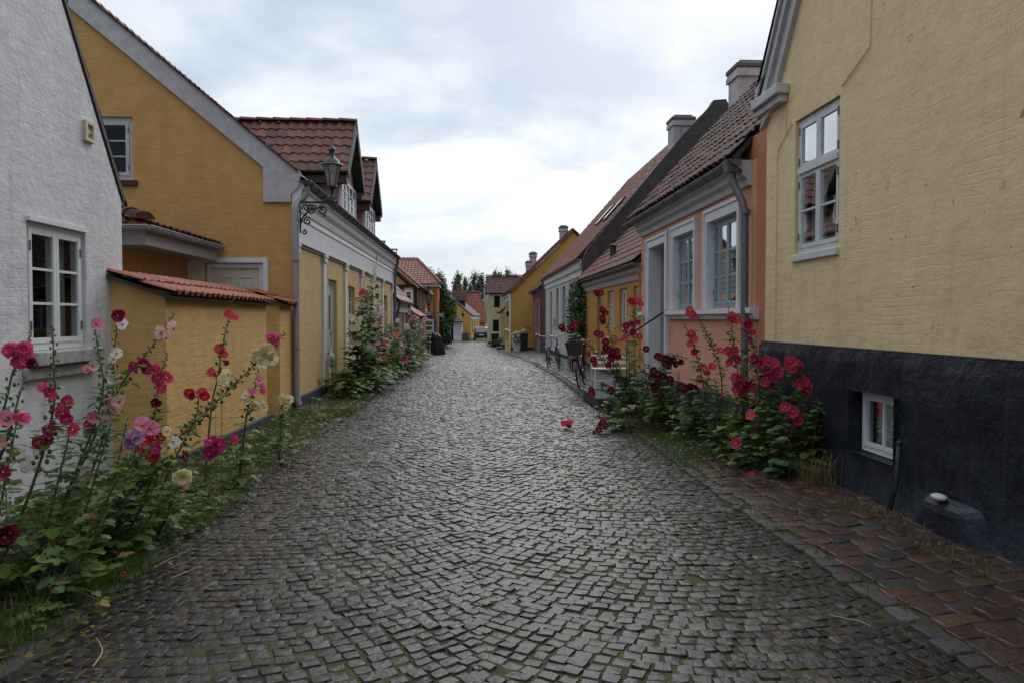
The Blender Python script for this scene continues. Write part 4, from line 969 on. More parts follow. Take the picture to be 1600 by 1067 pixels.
for (x, y, s_) in ((-3.33, 28.7, 4.05), (-3.05, 30.3, 3.9)):
    mb = MB(); mb.box(x-0.10, x+0.10, y-0.12, y+0.12, s_, s_+0.28); k = mb.build('vent_stack', 'zinc', h)
    mb = MB()
    for dx, dy in ((-0.09, -0.1), (0.09, -0.1), (0.09, 0.1), (-0.09, 0.1)): mb.box(x+dx-0.01, x+dx+0.01, y+dy-0.01, y+dy+0.01, s_+0.28, s_+0.38)
    mb.box(x-0.13, x+0.13, y-0.15, y+0.15, s_+0.38, s_+0.41); mb.build('vent_cap', 'zinc', k)
def dormer(yc, zt=6.62, ze=5.12, hw=1.42, xf=-3.22, xr_=-2.98):
    Pd = PX(xf, 1); za = 4.22; zw = 5.06
    d = MB(); d.prism([(xf, yc-1.2, za-0.15), (xf, yc+1.2, za-0.15), (xf, yc+1.2, ze-0.05), (xf, yc, zt-0.12), (xf, yc-1.2, ze-0.05)], (-0.05, 0, 0))
    dm = d.build('dormer', 'mauve', h)
    for yy in (yc-1.2, yc+1.12):
        mb = MB(); mb.box(-4.6, xf-0.05, yy, yy+0.08, za-0.2, ze+0.1); mb.build('dormer_cheek', 'mauve', dm)
    window(Pd, dm, yc-1.17, yc+1.17, za, zw, rec=-0.06, cols=4, rows=3, curtain=2, room=0.25, hinges=False)
    s = Vector((0, hw, zt-ze)).normalized(); L = math.hypot(hw, zt-ze)
    for sg in (-1, 1):
        e = Vector((-6.3, yc+sg*hw, ze)); up = Vector((0, -sg*s.y, s.z))
        pantiles(e, (1, 0, 0), up, 6.3+xr_, L, 'tile_red', dm, name='dormer_roof', thick=0.05)
        mb = MB(); a = Vector((xr_, yc+sg*(hw+0.04), ze-0.02)); b = Vector((xr_, yc, zt+0.04)); n = up.cross(Vector((1, 0, 0))); n = n if n.z > 0 else -n
        mb.prism([a+n*0.02, b+n*0.02, b-n*0.20, a-n*0.20], (0.035, 0, 0)); mb.build('barge_board', 'brown_board', dm)
        mb = MB(); mb.prism([a-n*0.09, b-n*0.09, b-n*0.11, a-n*0.11], (-0.25, 0, 0)); mb.build('soffit', 'brown_board', dm)
        gutter((-4.4, yc+sg*(hw+0.06), ze-0.02), (xr_+0.02, yc+sg*(hw+0.06), ze-0.02), dm, 'zinc_dark', 0.055, brackets=False)
        mb = MB(); mb.prism([(-4.6, yc+sg*hw, ze-0.10), (xr_-0.02, yc+sg*hw, ze-0.10), (xr_-0.02, yc+sg*(hw-0.25), ze-0.10), (-4.6, yc+sg*(hw-0.25), ze-0.10)], (0, 0, -0.18)); mb.build('eave_board', 'brown_board', dm)
    ridge((-6.3, yc, zt+0.02), (xr_, yc, zt+0.02), dm, 'tile_red', r=0.10)
dormer(20.05); dormer(24.15, 6.5, 5.05)
# entrance extension with gutter and hipped roof
mb = MB(); mb.box(-7.2, -4.87, 11.0, 13.49, -0.1, 2.62); mb.build('porch_wall', 'ochre', h)
mb = MB(); mb.box(-7.5, -4.36, 10.52, 13.42, 2.60, 2.64); mb.box(-7.5, -4.34, 10.48, 10.52, 2.58, 2.80); mb.box(-4.38, -4.34, 10.52, 13.42, 2.58, 2.80); mb.build('porch_soffit', 'soffit', h)
pantiles((-4.30, 10.42, 2.86), (0, 1, 0), (-0.955, 0, 0.29), 3.05, 2.0, 'tile_dark', h, name='porch_roof', clip=lambda u, v: u > v*0.95-0.05, th=0.3)
pantiles((-7.5, 10.42, 2.86), (1, 0, 0), (0, 0.955, 0.29), 3.2, 2.0, 'tile_dark', h, name='porch_roof', clip=lambda u, v: 3.2-u > v*0.95-0.05, th=0.3)
ridge((-4.32, 10.44, 2.90), (-6.3, 12.4, 3.52), h, 'tile_dark', 0.12, name='hip_tiles')
gutter((-4.28, 10.36, 2.82), (-4.28, 13.42, 2.82), h, 'zinc_light', 0.065, step=0.6); gutter((-7.5, 10.38, 2.82), (-4.24, 10.38, 2.82), h, 'zinc_light', 0.065, brackets=False)

# --- wall lantern on scrolled bracket
def scroll(mb, c, r0, turns, start, P_, r=0.011, sgn=1, n=26, grow=0.0):
    pts = []
    for i in range(n+1):
        t_ = i/n; a = start+sgn*turns*2*math.pi*t_; rr = r0*(1-0.8*t_)
        pts.append((c[0]+rr*math.cos(a), P_, c[1]+rr*math.sin(a)))
    mb.tube(pts, r, 6)
def street_lantern(name, y, xw, xl_, zb, s, label, group=None):
    L = empty(name, (xw, y, zb), label, 'street lamp', group)
    mb = MB(); mb.box(xw, xl_+0.05*s, y-0.012*s, y+0.012*s, zb-0.02*s, zb+0.015*s); mb.box(xw, xw+0.03*s, y-0.015*s, y+0.015*s, zb-0.62*s, zb+0.02*s)
    D = xl_-xw
    pts = [(xw+0.02*s, y, zb-0.50*s)]
    for i in range(13): a = math.pi-i*math.pi/2/12*1.1; pts.append((xw+0.62*D+0.60*D*math.cos(a), y, zb-0.50*s+0.44*s*math.sin(a)*0.9))
    mb.tube(pts, 0.019*s, 6)
    scroll(mb, (xw+0.13*s, zb-0.12*s), 0.08*s, 1.3, 3.5, y, 0.016*s, -1)
    scroll(mb, (xw+0.24*s, zb-0.15*s), 0.105*s, 1.5, 0.5, y, 0.018*s)
    scroll(mb, (xw+0.45*s, zb-0.17*s), 0.10*s, 1.4, 2.5, y, 0.018*s, -1)
    scroll(mb, (xw+0.16*s, zb-0.38*s), 0.085*s, 1.4, 1.0, y, 0.017*s)
    scroll(mb, (xw+0.09*s, zb-0.60*s), 0.055*s, 1.2, 1.8, y, 0.016*s, -1)
    scroll(mb, (xl_-0.02*s, zb-0.09*s), 0.065*s, 1.3, 3.0, y, 0.015*s)
    mb.ball((xw+0.50*s, y, zb-0.27*s), 0.025*s)
    mb.build('bracket', 'iron', L, smooth=True, angle=50)
    c = Vector((xl_-0.06*s, y, zb))
    mb = MB(); mb.lathe([(0.055*s, 0.0), (0.06*s, 0.03*s), (0.045*s, 0.05*s), (0.05*s, 0.10*s), (0.03*s, 0.13*s), (0.028*s, 0.24*s), (0.05*s, 0.27*s), (0.11*s, 0.28*s), (0.115*s, 0.31*s), (0.10*s, 0.325*s)], c, 16)
    for sx in (-1, 1): scroll(mb, (c.x+sx*0.07*s, c.z+0.08*s), 0.03*s, 1.0, 0, y, 0.007*s, sx)
    mb.build('lamp_base', 'iron', L, smooth=True, angle=50)
    mb = MB(); z0 = c.z+0.325*s; z1 = c.z+0.74*s; n = 6
    ring0 = [(c.x+0.095*s*math.cos(k*math.pi/3+0.3), y+0.095*s*math.sin(k*math.pi/3+0.3), z0) for k in range(n)]
    ring1 = [(c.x+0.165*s*math.cos(k*math.pi/3+0.3), y+0.165*s*math.sin(k*math.pi/3+0.3), z1) for k in range(n)]
    for k in range(n): mb.quad(ring0[k], ring0[(k+1) % n], ring1[(k+1) % n], ring1[k])
    mb.build('lamp_glass', 'lantern_glass', L, recalc=False)
    mb = MB()
    for k in range(n): mb.tube([ring0[k], ring1[k]], 0.009*s, 5)
    mb.build('lamp_frame', 'iron', L)
    mb = MB(); mb.lathe([(0.20*s, -0.01*s), (0.225*s, 0.0), (0.215*s, 0.015*s), (0.17*s, 0.03*s), (0.15*s, 0.08*s), (0.11*s, 0.125*s), (0.065*s, 0.155*s), (0.05*s, 0.20*s), (0.05*s, 0.29*s), (0.08*s, 0.30*s), (0.075*s, 0.32*s), (0.05*s, 0.36*s), (0.025*s, 0.385*s), (0.02*s, 0.41*s), (0.008*s, 0.44*s)], (c.x, y, z1), 20)
    mb.build('lamp_hood', 'copper_green', L, smooth=True, angle=40)
    mb = MB(); mb.lathe([(0.018*s, 0), (0.03*s, 0.05*s), (0.03*s, 0.13*s), (0.012*s, 0.17*s)], (c.x, y, z0+0.05*s), 10); mb.build('bulb', 'curtain', L, smooth=True)
    return L
t = NT('lantern_glass'); a_ = t.new('ShaderNodeBsdfTransparent'); a_.inputs[0].default_value = (0.75, 0.72, 0.72, 1); b_ = t.new('ShaderNodeBsdfDiffuse'); b_.inputs[0].default_value = (0.5, 0.45, 0.45, 1)
g_ = t.new('ShaderNodeBsdfGlossy'); g_.inputs['Roughness'].default_value = 0.1
m1 = t.new('ShaderNodeMixShader'); m1.inputs[0].default_value = 0.3; t.link(a_.outputs[0], m1.inputs[1]); t.link(b_.outputs[0], m1.inputs[2])
m2 = t.new('ShaderNodeMixShader'); m2.inputs[0].default_value = 0.12; t.link(m1.outputs[0], m2.inputs[1]); t.link(g_.outputs[0], m2.inputs[2]); t.link(m2.outputs[0], t.out.inputs[0]); M['lantern_glass'] = t.m
street_lantern('street_lantern', 13.46, -2.97, -2.36, 3.60, 0.86, 'black and green wall lantern on a scrolled iron bracket at the long yellow house')

# --- little dark-roofed house
h = empty('small_dark_roofed_house', (-3.1, 33.5, -0.1), 'small house with dark tiles and red brick pilasters behind the hollyhocks', 'house')
P = PX(-3.1, 1); Ws = [(31.2, 32.3), (33.6, 34.7), (35.5, 36.5)]
wall(P, rect(30.05, 37.0, -0.4, 2.35), [rect(a, b, 0.5, 1.85) for a, b in Ws], M['brick_red'], h)
for a, b in Ws: window(P, h, a, b, 0.5, 1.85, rec=0.05, cols=2, rows=3, curtain=1, hinges=False)
moulding(P, h, 30.05, 37.0, [(0, 1.87), (0.04, 1.87), (0.05, 2.2), (0.12, 2.34), (0, 2.35)], 'trim')
pantiles((-2.92, 30.1, 2.36), (0, 1, 0), (-0.66, 0, 0.75), 6.9, 4.2, 'tile_black', h, th=0.36, tw=0.3)
pantiles((-2.86, 30.1, 2.33), (0, 1, 0), (-0.66, 0, 0.75), 6.9, 0.34, 'tile_coping', h, name='eave_tiles', th=0.34, tw=0.3)
gutter((-2.86, 30.1, 2.30), (-2.86, 37.0, 2.30), h, 'zinc_dark', 0.07, brackets=False)
downpipe([(-2.86, 31, 2.3), (-2.95, 31, 2.0), (-3.0, 31, 1.8), (-3.0, 31, -0.2)], h, 'zinc', 0.05)
mb = MB(); mb.prism([(-2.96, 37.0, -0.5), (-2.96, 37.0, 2.3), (-6.0, 37.0, 5.5), (-9, 37.0, 2.3), (-9, 37.0, -0.5)], (0, 0.3, 0)); mb.build('end_wall', 'grey_plinth', h)
# --- lean-to
h = empty('lean_to', (-3.0, 40.5, -0.3), 'low lean-to with pale red tiled roof before the half-timbered house', 'lean-to')
mb = MB(); mb.box(-3.6, -2.8, 38.2, 43.8, -0.6, 1.75); mb.build('wall', 'brick_red', h)
pantiles((-2.62, 38.0, 1.72), (0, 1, 0), (-0.83, 0, 0.56), 6.0, 1.25, 'tile_coping', h, th=0.36, tw=0.25)
# --- half-timbered house
h = empty('half_timbered_house', (-3.15, 47, -0.4), 'yellow half-timbered house with black beams on the left side', 'house')
P = PY(44)
wall(P, [(-3.15, -0.5), (-3.15, 3.55), (-6.6, 6.52), (-10, 3.55), (-10, -0.5)], [rect(-3.86, -3.36, 2.45, 3.22)], M['ochre'], h)
window(P, h, -3.86, -3.36, 2.45, 3.22, rec=-0.04, cols=1, rows=3, curtain=3, fw=0.07, hinges=False)
mb = MB()
P.box(mb, -3.33, -3.14, -0.4, 3.5, 0.001, 0.03); P.box(mb, -10, -3.334, 3.36, 3.53, 0.001, 0.03); P.box(mb, -4.2, -4.0, -0.4, 3.355, 0.001, 0.03); P.box(mb, -6.2, -6.0, -0.4, 3.355, 0.001, 0.03)
P.box(mb, -10, -3.334, 2.22, 2.36, 0.032, 0.05); P.box(mb, -9.0, -4.15, 4.02, 4.17, 0.001, 0.03); P.box(mb, -7.6, -5.6, 5.0, 5.14, 0.001, 0.03)
for s_ in (1, -1):
    x0 = -3.5 if s_ == 1 else -9.7
    mb.prism([P.p(x0, 3.53, 0.034), P.p(x0-s_*0.22, 3.53, 0.034), P.p(x0-s_*3.1, 6.2, 0.034), P.p(x0-s_*3.1, 6.42, 0.034)], P.n*0.02)
mb.prism([P.p(-4.0, 3.36, 0.034), P.p(-4.0, 3.16, 0.034), P.p(-3.88, 3.36, 0.034)], P.n*0.02)
mb.build('timber_frame', 'black', h)
sl = Vector((-0.758, 0, 0.652))
pantiles((-2.95, 43.75, 3.42), (0, 1, 0), sl, 6.5, 4.8, 'tile_black', h, th=0.36, tw=0.3)
pantiles((-10.2, 43.75, 3.42), (0, 1, 0), Vector((0.758, 0, 0.652)), 6.5, 4.8, 'tile_black', h, th=0.5, tw=0.4)
mb = MB(); o = Vector((-3.0, 43.72, 3.40)); mb.prism([o, o+sl*4.7, o+sl*4.7+Vector((0, 0, -0.13)), o+Vector((0, 0, -0.13))], (0, 0.05, 0)); mb.build('verge_board', 'ochre', h)
P2 = PX(-3.15, 1)
wall(P2, rect(44, 50, -0.6, 3.45), [rect(45.6, 46.4, 2.4, 3.1), rect(47.9, 48.7, 2.4, 3.1)], M['ochre'], h)
for a in (45.6, 47.9): window(P2, h, a, a+0.8, 2.4, 3.1, rec=0.02, cols=2, rows=2, curtain=0, hinges=False)
mb = MB()
for u in (44.0, 45.2, 46.6, 47.6, 48.9): P2.box(mb, u, u+0.17, -0.4, 3.45, 0.001, 0.03)
P2.box(mb, 44, 49.8, 2.2, 2.34, 0.032, 0.05)
mb.build('timber_frame', 'black', h)
mb = MB(); P2.box(mb, 49.6, 50.2, -0.8, 3.4, -0.3, 0.12); mb.build('corner_pilaster', wall_mat('pale_pink_plaster', (0.6, 0.42, 0.40), brick=0), h)
gutter((-2.9, 43.7, 3.40), (-2.9, 50.3, 3.40), h, 'zinc_dark', 0.07, brackets=False)
downpipe([(-2.9, 44.3, 3.3), (-3.0, 44.3, 3.0), (-3.06, 44.3, 2.8), (-3.06, 44.3, -0.4)], h, 'zinc', 0.05)
# --- mauve low house
h = empty('mauve_house', (-3.3, 55, -0.5), 'low house with mauve-grey roof behind the small street lantern', 'house')
mb = MB(); mb.box(-8, -3.3, 50.3, 59.9, -0.8, 1.9); mb.build('wall', 'mauve', h)
pantiles((-3.12, 50.3, 1.88), (0, 1, 0), (-0.64, 0, 0.77), 9.6, 4.0, tile_mat('mauve_tiles', [(0.20, 0.13, 0.12), (0.16, 0.10, 0.10), (0.23, 0.15, 0.13)]), h, th=0.36, tw=0.3)
gutter((-3.08, 50.3, 1.85), (-3.08, 59.9, 1.85), h, 'trim', 0.07, brackets=False)
street_lantern('street_lantern', 50.0, -3.25, -2.72, 2.05, 1.5, 'small distant wall lantern in front of the mauve roofed house')
# --- deep orange house
h = empty('deep_orange_house', (-2.67, 62, -0.6), 'tall deep orange house with a hipped red roof and white cornice', 'house')
P = PY(60)
wall(P, rect(-8.5, -2.67, -0.8, 4.3), [rect(-3.10, -2.76, -0.55, 1.55)], M['deep_orange'], h)
mb = MB(); P.box(mb, -3.10, -2.76, -0.55, 1.55, -0.08, -0.03); k = mb.build('door', paint('bright_blue_paint', (0.10, 0.19, 0.38), 0.5), h)
P2 = PX(-2.67, 1); wall(P2, rect(60, 68, -0.8, 4.3), [rect(62, 63, 1.5, 3), rect(65, 66, 1.5, 3)], M['deep_orange'], h)
for a in (62, 65): window(P2, h, a, a+1, 1.5, 3, cols=2, rows=3, curtain=0, hinges=False)
mb = MB(); mb.box(-8.6, -2.55, 59.85, 68, 4.06, 4.30); mb.build('cornice', 'trim', h)
mb = MB(); mb.tube([(-2.95, 59.93, 4.1), (-2.95, 59.93, -0.5)], 0.05, 8); mb.build('downpipe', 'zinc', h)
W_ = 6.4
pantiles((-9.0, 59.7, 4.3), (1, 0, 0), Vector((0, 4.0, 2.2)), 6.6, 4.56, 'tile_orange', h, th=0.36, tw=0.28, clip=lambda u, v: (6.6-u) > v*0.47)
pantiles((-2.4, 59.7, 4.3), (0, 1, 0), Vector((-2.1, 0, 2.2)), 8, 3.04, 'tile_orange', h, th=0.36, tw=0.28, clip=lambda u, v: u > v*1.31 and (8-u) > v*1.31)
pantiles((-9.0, 67.9, 4.3), (1, 0, 0), Vector((0, -4.0, 2.2)), 6.6, 4.56, 'tile_orange', h, th=0.5, tw=0.4, clip=lambda u, v: (6.6-u) > v*0.47)
ridge((-9.0, 63.7, 6.52), (-4.5, 63.7, 6.52), h, 'tile_orange'); ridge((-2.42, 59.72, 4.36), (-4.5, 63.7, 6.52), h, 'tile_orange', name='hip_tiles')
# hanging sign
s_ = empty('hanging_sign', (-2.5, 58, 1.8), 'small grey plate sign sticking out before the big green shrub', 'sign')
mb = MB(); mb.box(-2.62, -2.15, 57.98, 58.02, 1.72, 1.98); mb.build('sign_plate', 'zinc_light', s_)
mb = MB(); mb.tube([(-3.3, 58, 2.02), (-2.1, 58, 2.02)], 0.02, 6); mb.build('sign_arm', 'iron', s_)
# --- small white house
h = empty('small_white_house', (-2, 90, -1), 'tiny white house with brown roof and tall dark panes at the street end', 'house')
P = PY(88); Ws = [(-2.0, -1.82), (-1.73, -1.55), (-1.46, -1.28)]
wall(P, rect(-3.6, -1.17, -1.1, 1.3), [rect(a, b, -0.45, 0.95) for a, b in Ws]+[rect(-2.42, -2.16, -0.95, 0.95)], M['white_wash'], h)
for a, b in Ws: window(P, h, a, b, -0.45, 0.95, rec=0.02, cols=1, rows=2, fw=0.02, curtain=0, hinges=False, mat='black')
mb = MB(); P.box(mb, -2.42, -2.16, -0.95, 0.95, -0.06, -0.01); mb.build('door', paint('slate_blue_paint', (0.10, 0.14, 0.20), 0.5), h)
mb = MB(); mb.box(-3.6, -1.17, 88.01, 94, -1.1, 1.28); mb.build('side_wall', 'white_wash', h)
mb = MB(); P.box(mb, -2.5, -1.15, -1.2, -0.93, -0.01, 0.03); mb.build('plinth', 'black', h)
pantiles((-4.5, 87.7, 1.28), (1, 0, 0), Vector((0, 2.2, 1.5)), 3.55, 2.66, 'tile_red', h, th=0.36, tw=0.28, clip=lambda u, v: 3.55-u > v*0.65)
pantiles((-0.95, 87.7, 1.28), (0, 1, 0), Vector((-1.7, 0, 1.5)), 6, 2.3, 'tile_dark', h, th=0.36, tw=0.28, clip=lambda u, v: u > v*0.9)
gutter((-4.5, 87.65, 1.28), (-0.9, 87.65, 1.28), h, 'zinc_dark', 0.07, brackets=False)
# --- yellow end house
h = empty('yellow_end_house', (-0.2, 96, -1), 'yellow gabled house with slate dormer at the bend in the street', 'house')
P = PY(95)
wall(P, [(-0.16, -1.3), (-0.16, 2.0), (-4.5, 5.55), (-8.8, 2.0), (-8.8, -1.3)], [], M['mustard'], h)
dr = Vector((1.12, 10, 0)).normalized(); P2 = Plane((-0.16, 95, 0), dr, (dr.y, -dr.x, 0))
Ws = [(1.0, 2.2), (3.6, 4.8), (6.4, 7.6)]
wall(P2, rect(0, 10, -1.3, 2.0), [rect(a, b, -0.4, 1.35) for a, b in Ws], M['mustard'], h)
for a, b in Ws: window(P2, h, a, b, -0.4, 1.35, rec=0.05, mat='cream_door', cols=2, rows=2, curtain=0, hinges=False)
moulding(P2, h, 0, 10, [(0, 1.5), (0.05, 1.5), (0.08, 1.9), (0.14, 2.0), (0, 2.0)], 'trim')
mb = MB(); P.box(mb, -8.8, -0.1, -1.4, -0.9, -0.01, 0.05); P2.box(mb, 0, 10, -1.4, -0.9, -0.01, 0.05); mb.build('plinth', 'black', h)
up = (Vector((-4.4, 0, 3.6))).normalized()
pantiles((0.1, 94.9, 1.95), dr, up, 10, 5.6, 'tile_black', h, th=0.36, tw=0.3)
pantiles((-9.0, 94.9, 1.95), (0, 1, 0), Vector((4.4, 0, 3.6)), 10, 5.6, 'tile_black', h, th=0.5, tw=0.4)
mb = MB(); mb.prism([(-0.85, 97.0, 2.6), (-0.85, 98.6, 2.6), (-0.85, 98.6, 3.9), (-0.85, 97.8, 4.75), (-0.85, 97.0, 3.9)], (-2.2, 0, 0)); d_ = mb.build('dormer', 'trim', h)
pantiles((-3.3, 96.8, 3.85), (1, 0, 0), Vector((0, 1.0, 1.1)), 2.6, 1.45, 'tile_dark', d_, name='dormer_roof'); pantiles((-3.3, 98.8, 3.85), (1, 0, 0), Vector((0, -1.0, 1.1)), 2.6, 1.45, 'tile_dark', d_, name='dormer_roof')
mb = MB(); mb.box(-3.0, -0.9, 96.97, 96.995, 2.5, 3.85); mb.build('dormer_cheek', 'tile_black', d_)
# --- big red roof behind
h = empty('red_roofed_house', (-2, 128, -1.2), 'large house with broad red tiled roof behind the yellow end house', 'house')
mb = MB(); mb.box(-9, 2.1, 125, 135, -1.5, 1.0); mb.build('wall', 'deep_orange', h)
pantiles((-9.5, 124.7, 0.95), (1, 0, 0), Vector((0, 4.6, 5.0)), 12.0, 6.9, 'tile_orange', h, th=0.4, tw=0.33, amp=0.05, clip=lambda u, v: 12.0-u > v*0.17)
pantiles((2.5, 124.7, 0.95), (0, 1, 0), Vector((-1.3, 0, 5.0)), 9.5, 5.2, 'tile_coping', h, th=0.4, tw=0.33, clip=lambda u, v: u > v*0.88)
ridge((-9.5, 129.3, 6.05), (1.2, 129.3, 6.05), h, 'tile_red', 0.16)
chimney(-2.6, -1.8, 128.5, 129.3, 4, 7.3, h, 'chimney_red', capmat='chimney_red'); chimney(2.0, 2.8, 132, 133, 1, 6.9, h, 'chimney_white')
# ================================================================ PLANTS
def projpx(v):
    F = Vector((math.sin(TH)*math.cos(PH), math.cos(TH)*math.cos(PH), -math.sin(PH))); Rr = Vector((math.cos(TH), -math.sin(TH), 0)); U = Rr.cross(F)
    q = v-CAM; return (800+1200*q.dot(Rr)/q.dot(F), 533.5-1200*q.dot(U)/q.dot(F))
PET = {
 'crimson': petal_mat('crimson_pink_petal', (0.50, 0.025, 0.085), (0.16, 0.005, 0.02), 0.12, (0.58, 0.05, 0.13)),
 'hotpink': petal_mat('hot_pink_petal', (0.66, 0.05, 0.20), (0.38, 0.015, 0.07), 0.14, (0.72, 0.14, 0.32)),
 'coral': petal_mat('coral_red_petal', (0.62, 0.045, 0.075), (0.55, 0.2, 0.1), 0.10, (0.68, 0.09, 0.13)),
 'magenta': petal_mat('magenta_petal', (0.40, 0.012, 0.13), (0.12, 0.004, 0.03), 0.14),
 'pink': petal_mat('clear_pink_petal', (0.66, 0.17, 0.30), (0.45, 0.03, 0.10), 0.16, (0.70, 0.26, 0.38)),
 'palepink': petal_mat('pale_pink_petal', (0.68, 0.40, 0.38), (0.35, 0.05, 0.08), 0.16, (0.70, 0.50, 0.47)),
 'white': petal_mat('white_petal', (0.74, 0.72, 0.68), (0.50, 0.50, 0.22), 0.12),
 'plumeye': petal_mat('plum_eyed_white_petal', (0.66, 0.52, 0.58), (0.13, 0.01, 0.05), 0.30, (0.70, 0.62, 0.64)),
 'cream': petal_mat('cream_petal', (0.72, 0.62, 0.34), (0.55, 0.50, 0.15), 0.10, (0.74, 0.67, 0.45)),
 'lilac': petal_mat('lilac_petal', (0.45, 0.22, 0.44), (0.35, 0.10, 0.28), 0.14, (0.52, 0.32, 0.50)),
 'wine': petal_mat('wine_red_petal', (0.22, 0.008, 0.035), (0.05, 0.002, 0.008), 0.2, (0.28, 0.012, 0.05)),
 'maroon': petal_mat('dark_maroon_petal', (0.085, 0.004, 0.016), (0.02, 0.001, 0.004), 0.2, (0.12, 0.006, 0.025)),
 'red': petal_mat('scarlet_petal', (0.48, 0.012, 0.028), (0.12, 0.004, 0.01), 0.16),
 'peach': petal_mat('peach_petal', (0.70, 0.34, 0.24), (0.5, 0.1, 0.08), 0.14),
}
FM = {}
def flower_mesh(col, var):
    """five overlapping ruffled petals (var 0-2 open, 3 half closed seen from the side, 4 double)"""
    key = (col, var)
    if key in FM: return FM[key]
    rd = random.Random(var*13+5); mb = MB()
    def petal(a0, Rp, width, cup, lift, ru):
        nr, na = 5, 6; vs = []
        for i in range(nr+1):
            s_ = i/nr
            for k in range(na+1):
                t_ = k/na*2-1
                wd = width*(0.30+0.70*math.sin(min(1, s_*1.1)*math.pi/2))
                edge = 1-0.10*t_*t_-0.05*(math.cos(t_*6+a0))
                r = Rp*s_*(edge if s_ > 0.5 else 1)
                a = a0+t_*wd
                z = cup*(s_**1.6)*Rp+lift+0.003*t_*s_+ru*s_*s_*math.sin(t_*5+a0*3)*0.5+ru*s_**3*math.sin(t_*9+a0)
                vs.append((r*math.cos(a), r*math.sin(a), z))
        mb.add(vs, [(i*(na+1)+k, i*(na+1)+k+1, (i+1)*(na+1)+k+1, (i+1)*(na+1)+k) for i in range(nr) for k in range(na)])
    cup = {0: 0.35, 1: 0.22, 2: 0.5, 3: 1.25, 4: 0.25}[var]
    for p_ in range(5): petal(p_*2*math.pi/5+rd.uniform(-0.1, 0.1), 0.052*rd.uniform(0.93, 1.07), 0.80, cup, 0.0007*p_, 0.011)
    if var == 4:
        for q in range(2):
            for p_ in range(6): petal(p_*2*math.pi/6+0.3*q+rd.uniform(-0.2, 0.2), (0.044, 0.032)[q], 0.6, 0.6+0.5*q, 0.004+0.004*q, 0.010)
    mb.cur = 1
    mb.lathe([(0.003, 0), (0.0045, 0.010), (0.0055, 0.018), (0.003, 0.023)], (0, 0, 0), 6)
    mb.cur = 2
    mb.lathe([(0.004, -0.016), (0.010, -0.012), (0.013, -0.003), (0.010, 0.001)], (0, 0, 0), 6)
    L = bpy.data.meshes.new('flower_'+col); L.from_pydata(mb.v, [], mb.f)
    for m_ in (PET[col], M['centre'], M['bud']): L.materials.append(m_)
    L.polygons.foreach_set('material_index', mb.mi); L.shade_smooth(); FM[key] = L; return L
LEAFPTS = []
for i in range(17):
    a = -2.75+5.5*i/16
    lobe = [0.60, 0.84, 0.62, 0.92, 1.04, 0.66, 0.92, 1.12, 1.18, 1.12, 0.92, 0.66, 1.04, 0.92, 0.62, 0.84, 0.60][i]
    LEAFPTS.append((a, lobe))
def add_leaf(mb, c, direction, up, size, rd, round_=False):
    """one lobed leaf: stalk end at c, tip along direction"""
    d = Vector(direction).normalized(); up = Vector(up)
    s_ = d.cross(up)
    if s_.length < 1e-3: s_ = Vector((1, 0, 0))
    s_.normalize(); n = s_.cross(d)
    droop = rd.uniform(0.15, 0.6); fold = rd.uniform(-0.1, 0.35); tw = rd.uniform(-0.25, 0.25)
    def pt(x, y):
        r2 = x*x+y*y
        return Vector(c)+d*(x*size)+s_*(y*size)+n*(size*(-droop*r2*0.45+fold*abs(y)+tw*y*x))
    vs = [pt(0, 0)]; o = 0.25
    for a, lb in LEAFPTS: vs.append(pt(math.cos(a)*lb*0.9+o*0.6, math.sin(a)*lb*0.95))
    mb.add(vs, [(0, i, i+1) for i in range(1, len(LEAFPTS))])
def catmull(P_, n=6):
    out = []; m = len(P_)
    for i in range(m-1):
        p0 = P_[max(0, i-1)]; p1 = P_[i]; p2 = P_[i+1]; p3 = P_[min(m-1, i+2)]
        for k in range(n):
            t_ = k/n
            out.append(0.5*((2*p1)+(p2-p0)*t_+(2*p0-5*p1+4*p2-p3)*t_*t_+(3*p1-p0-3*p2+p3)*t_**3))
    out.append(P_[-1]); return out
NPLANT = [0]
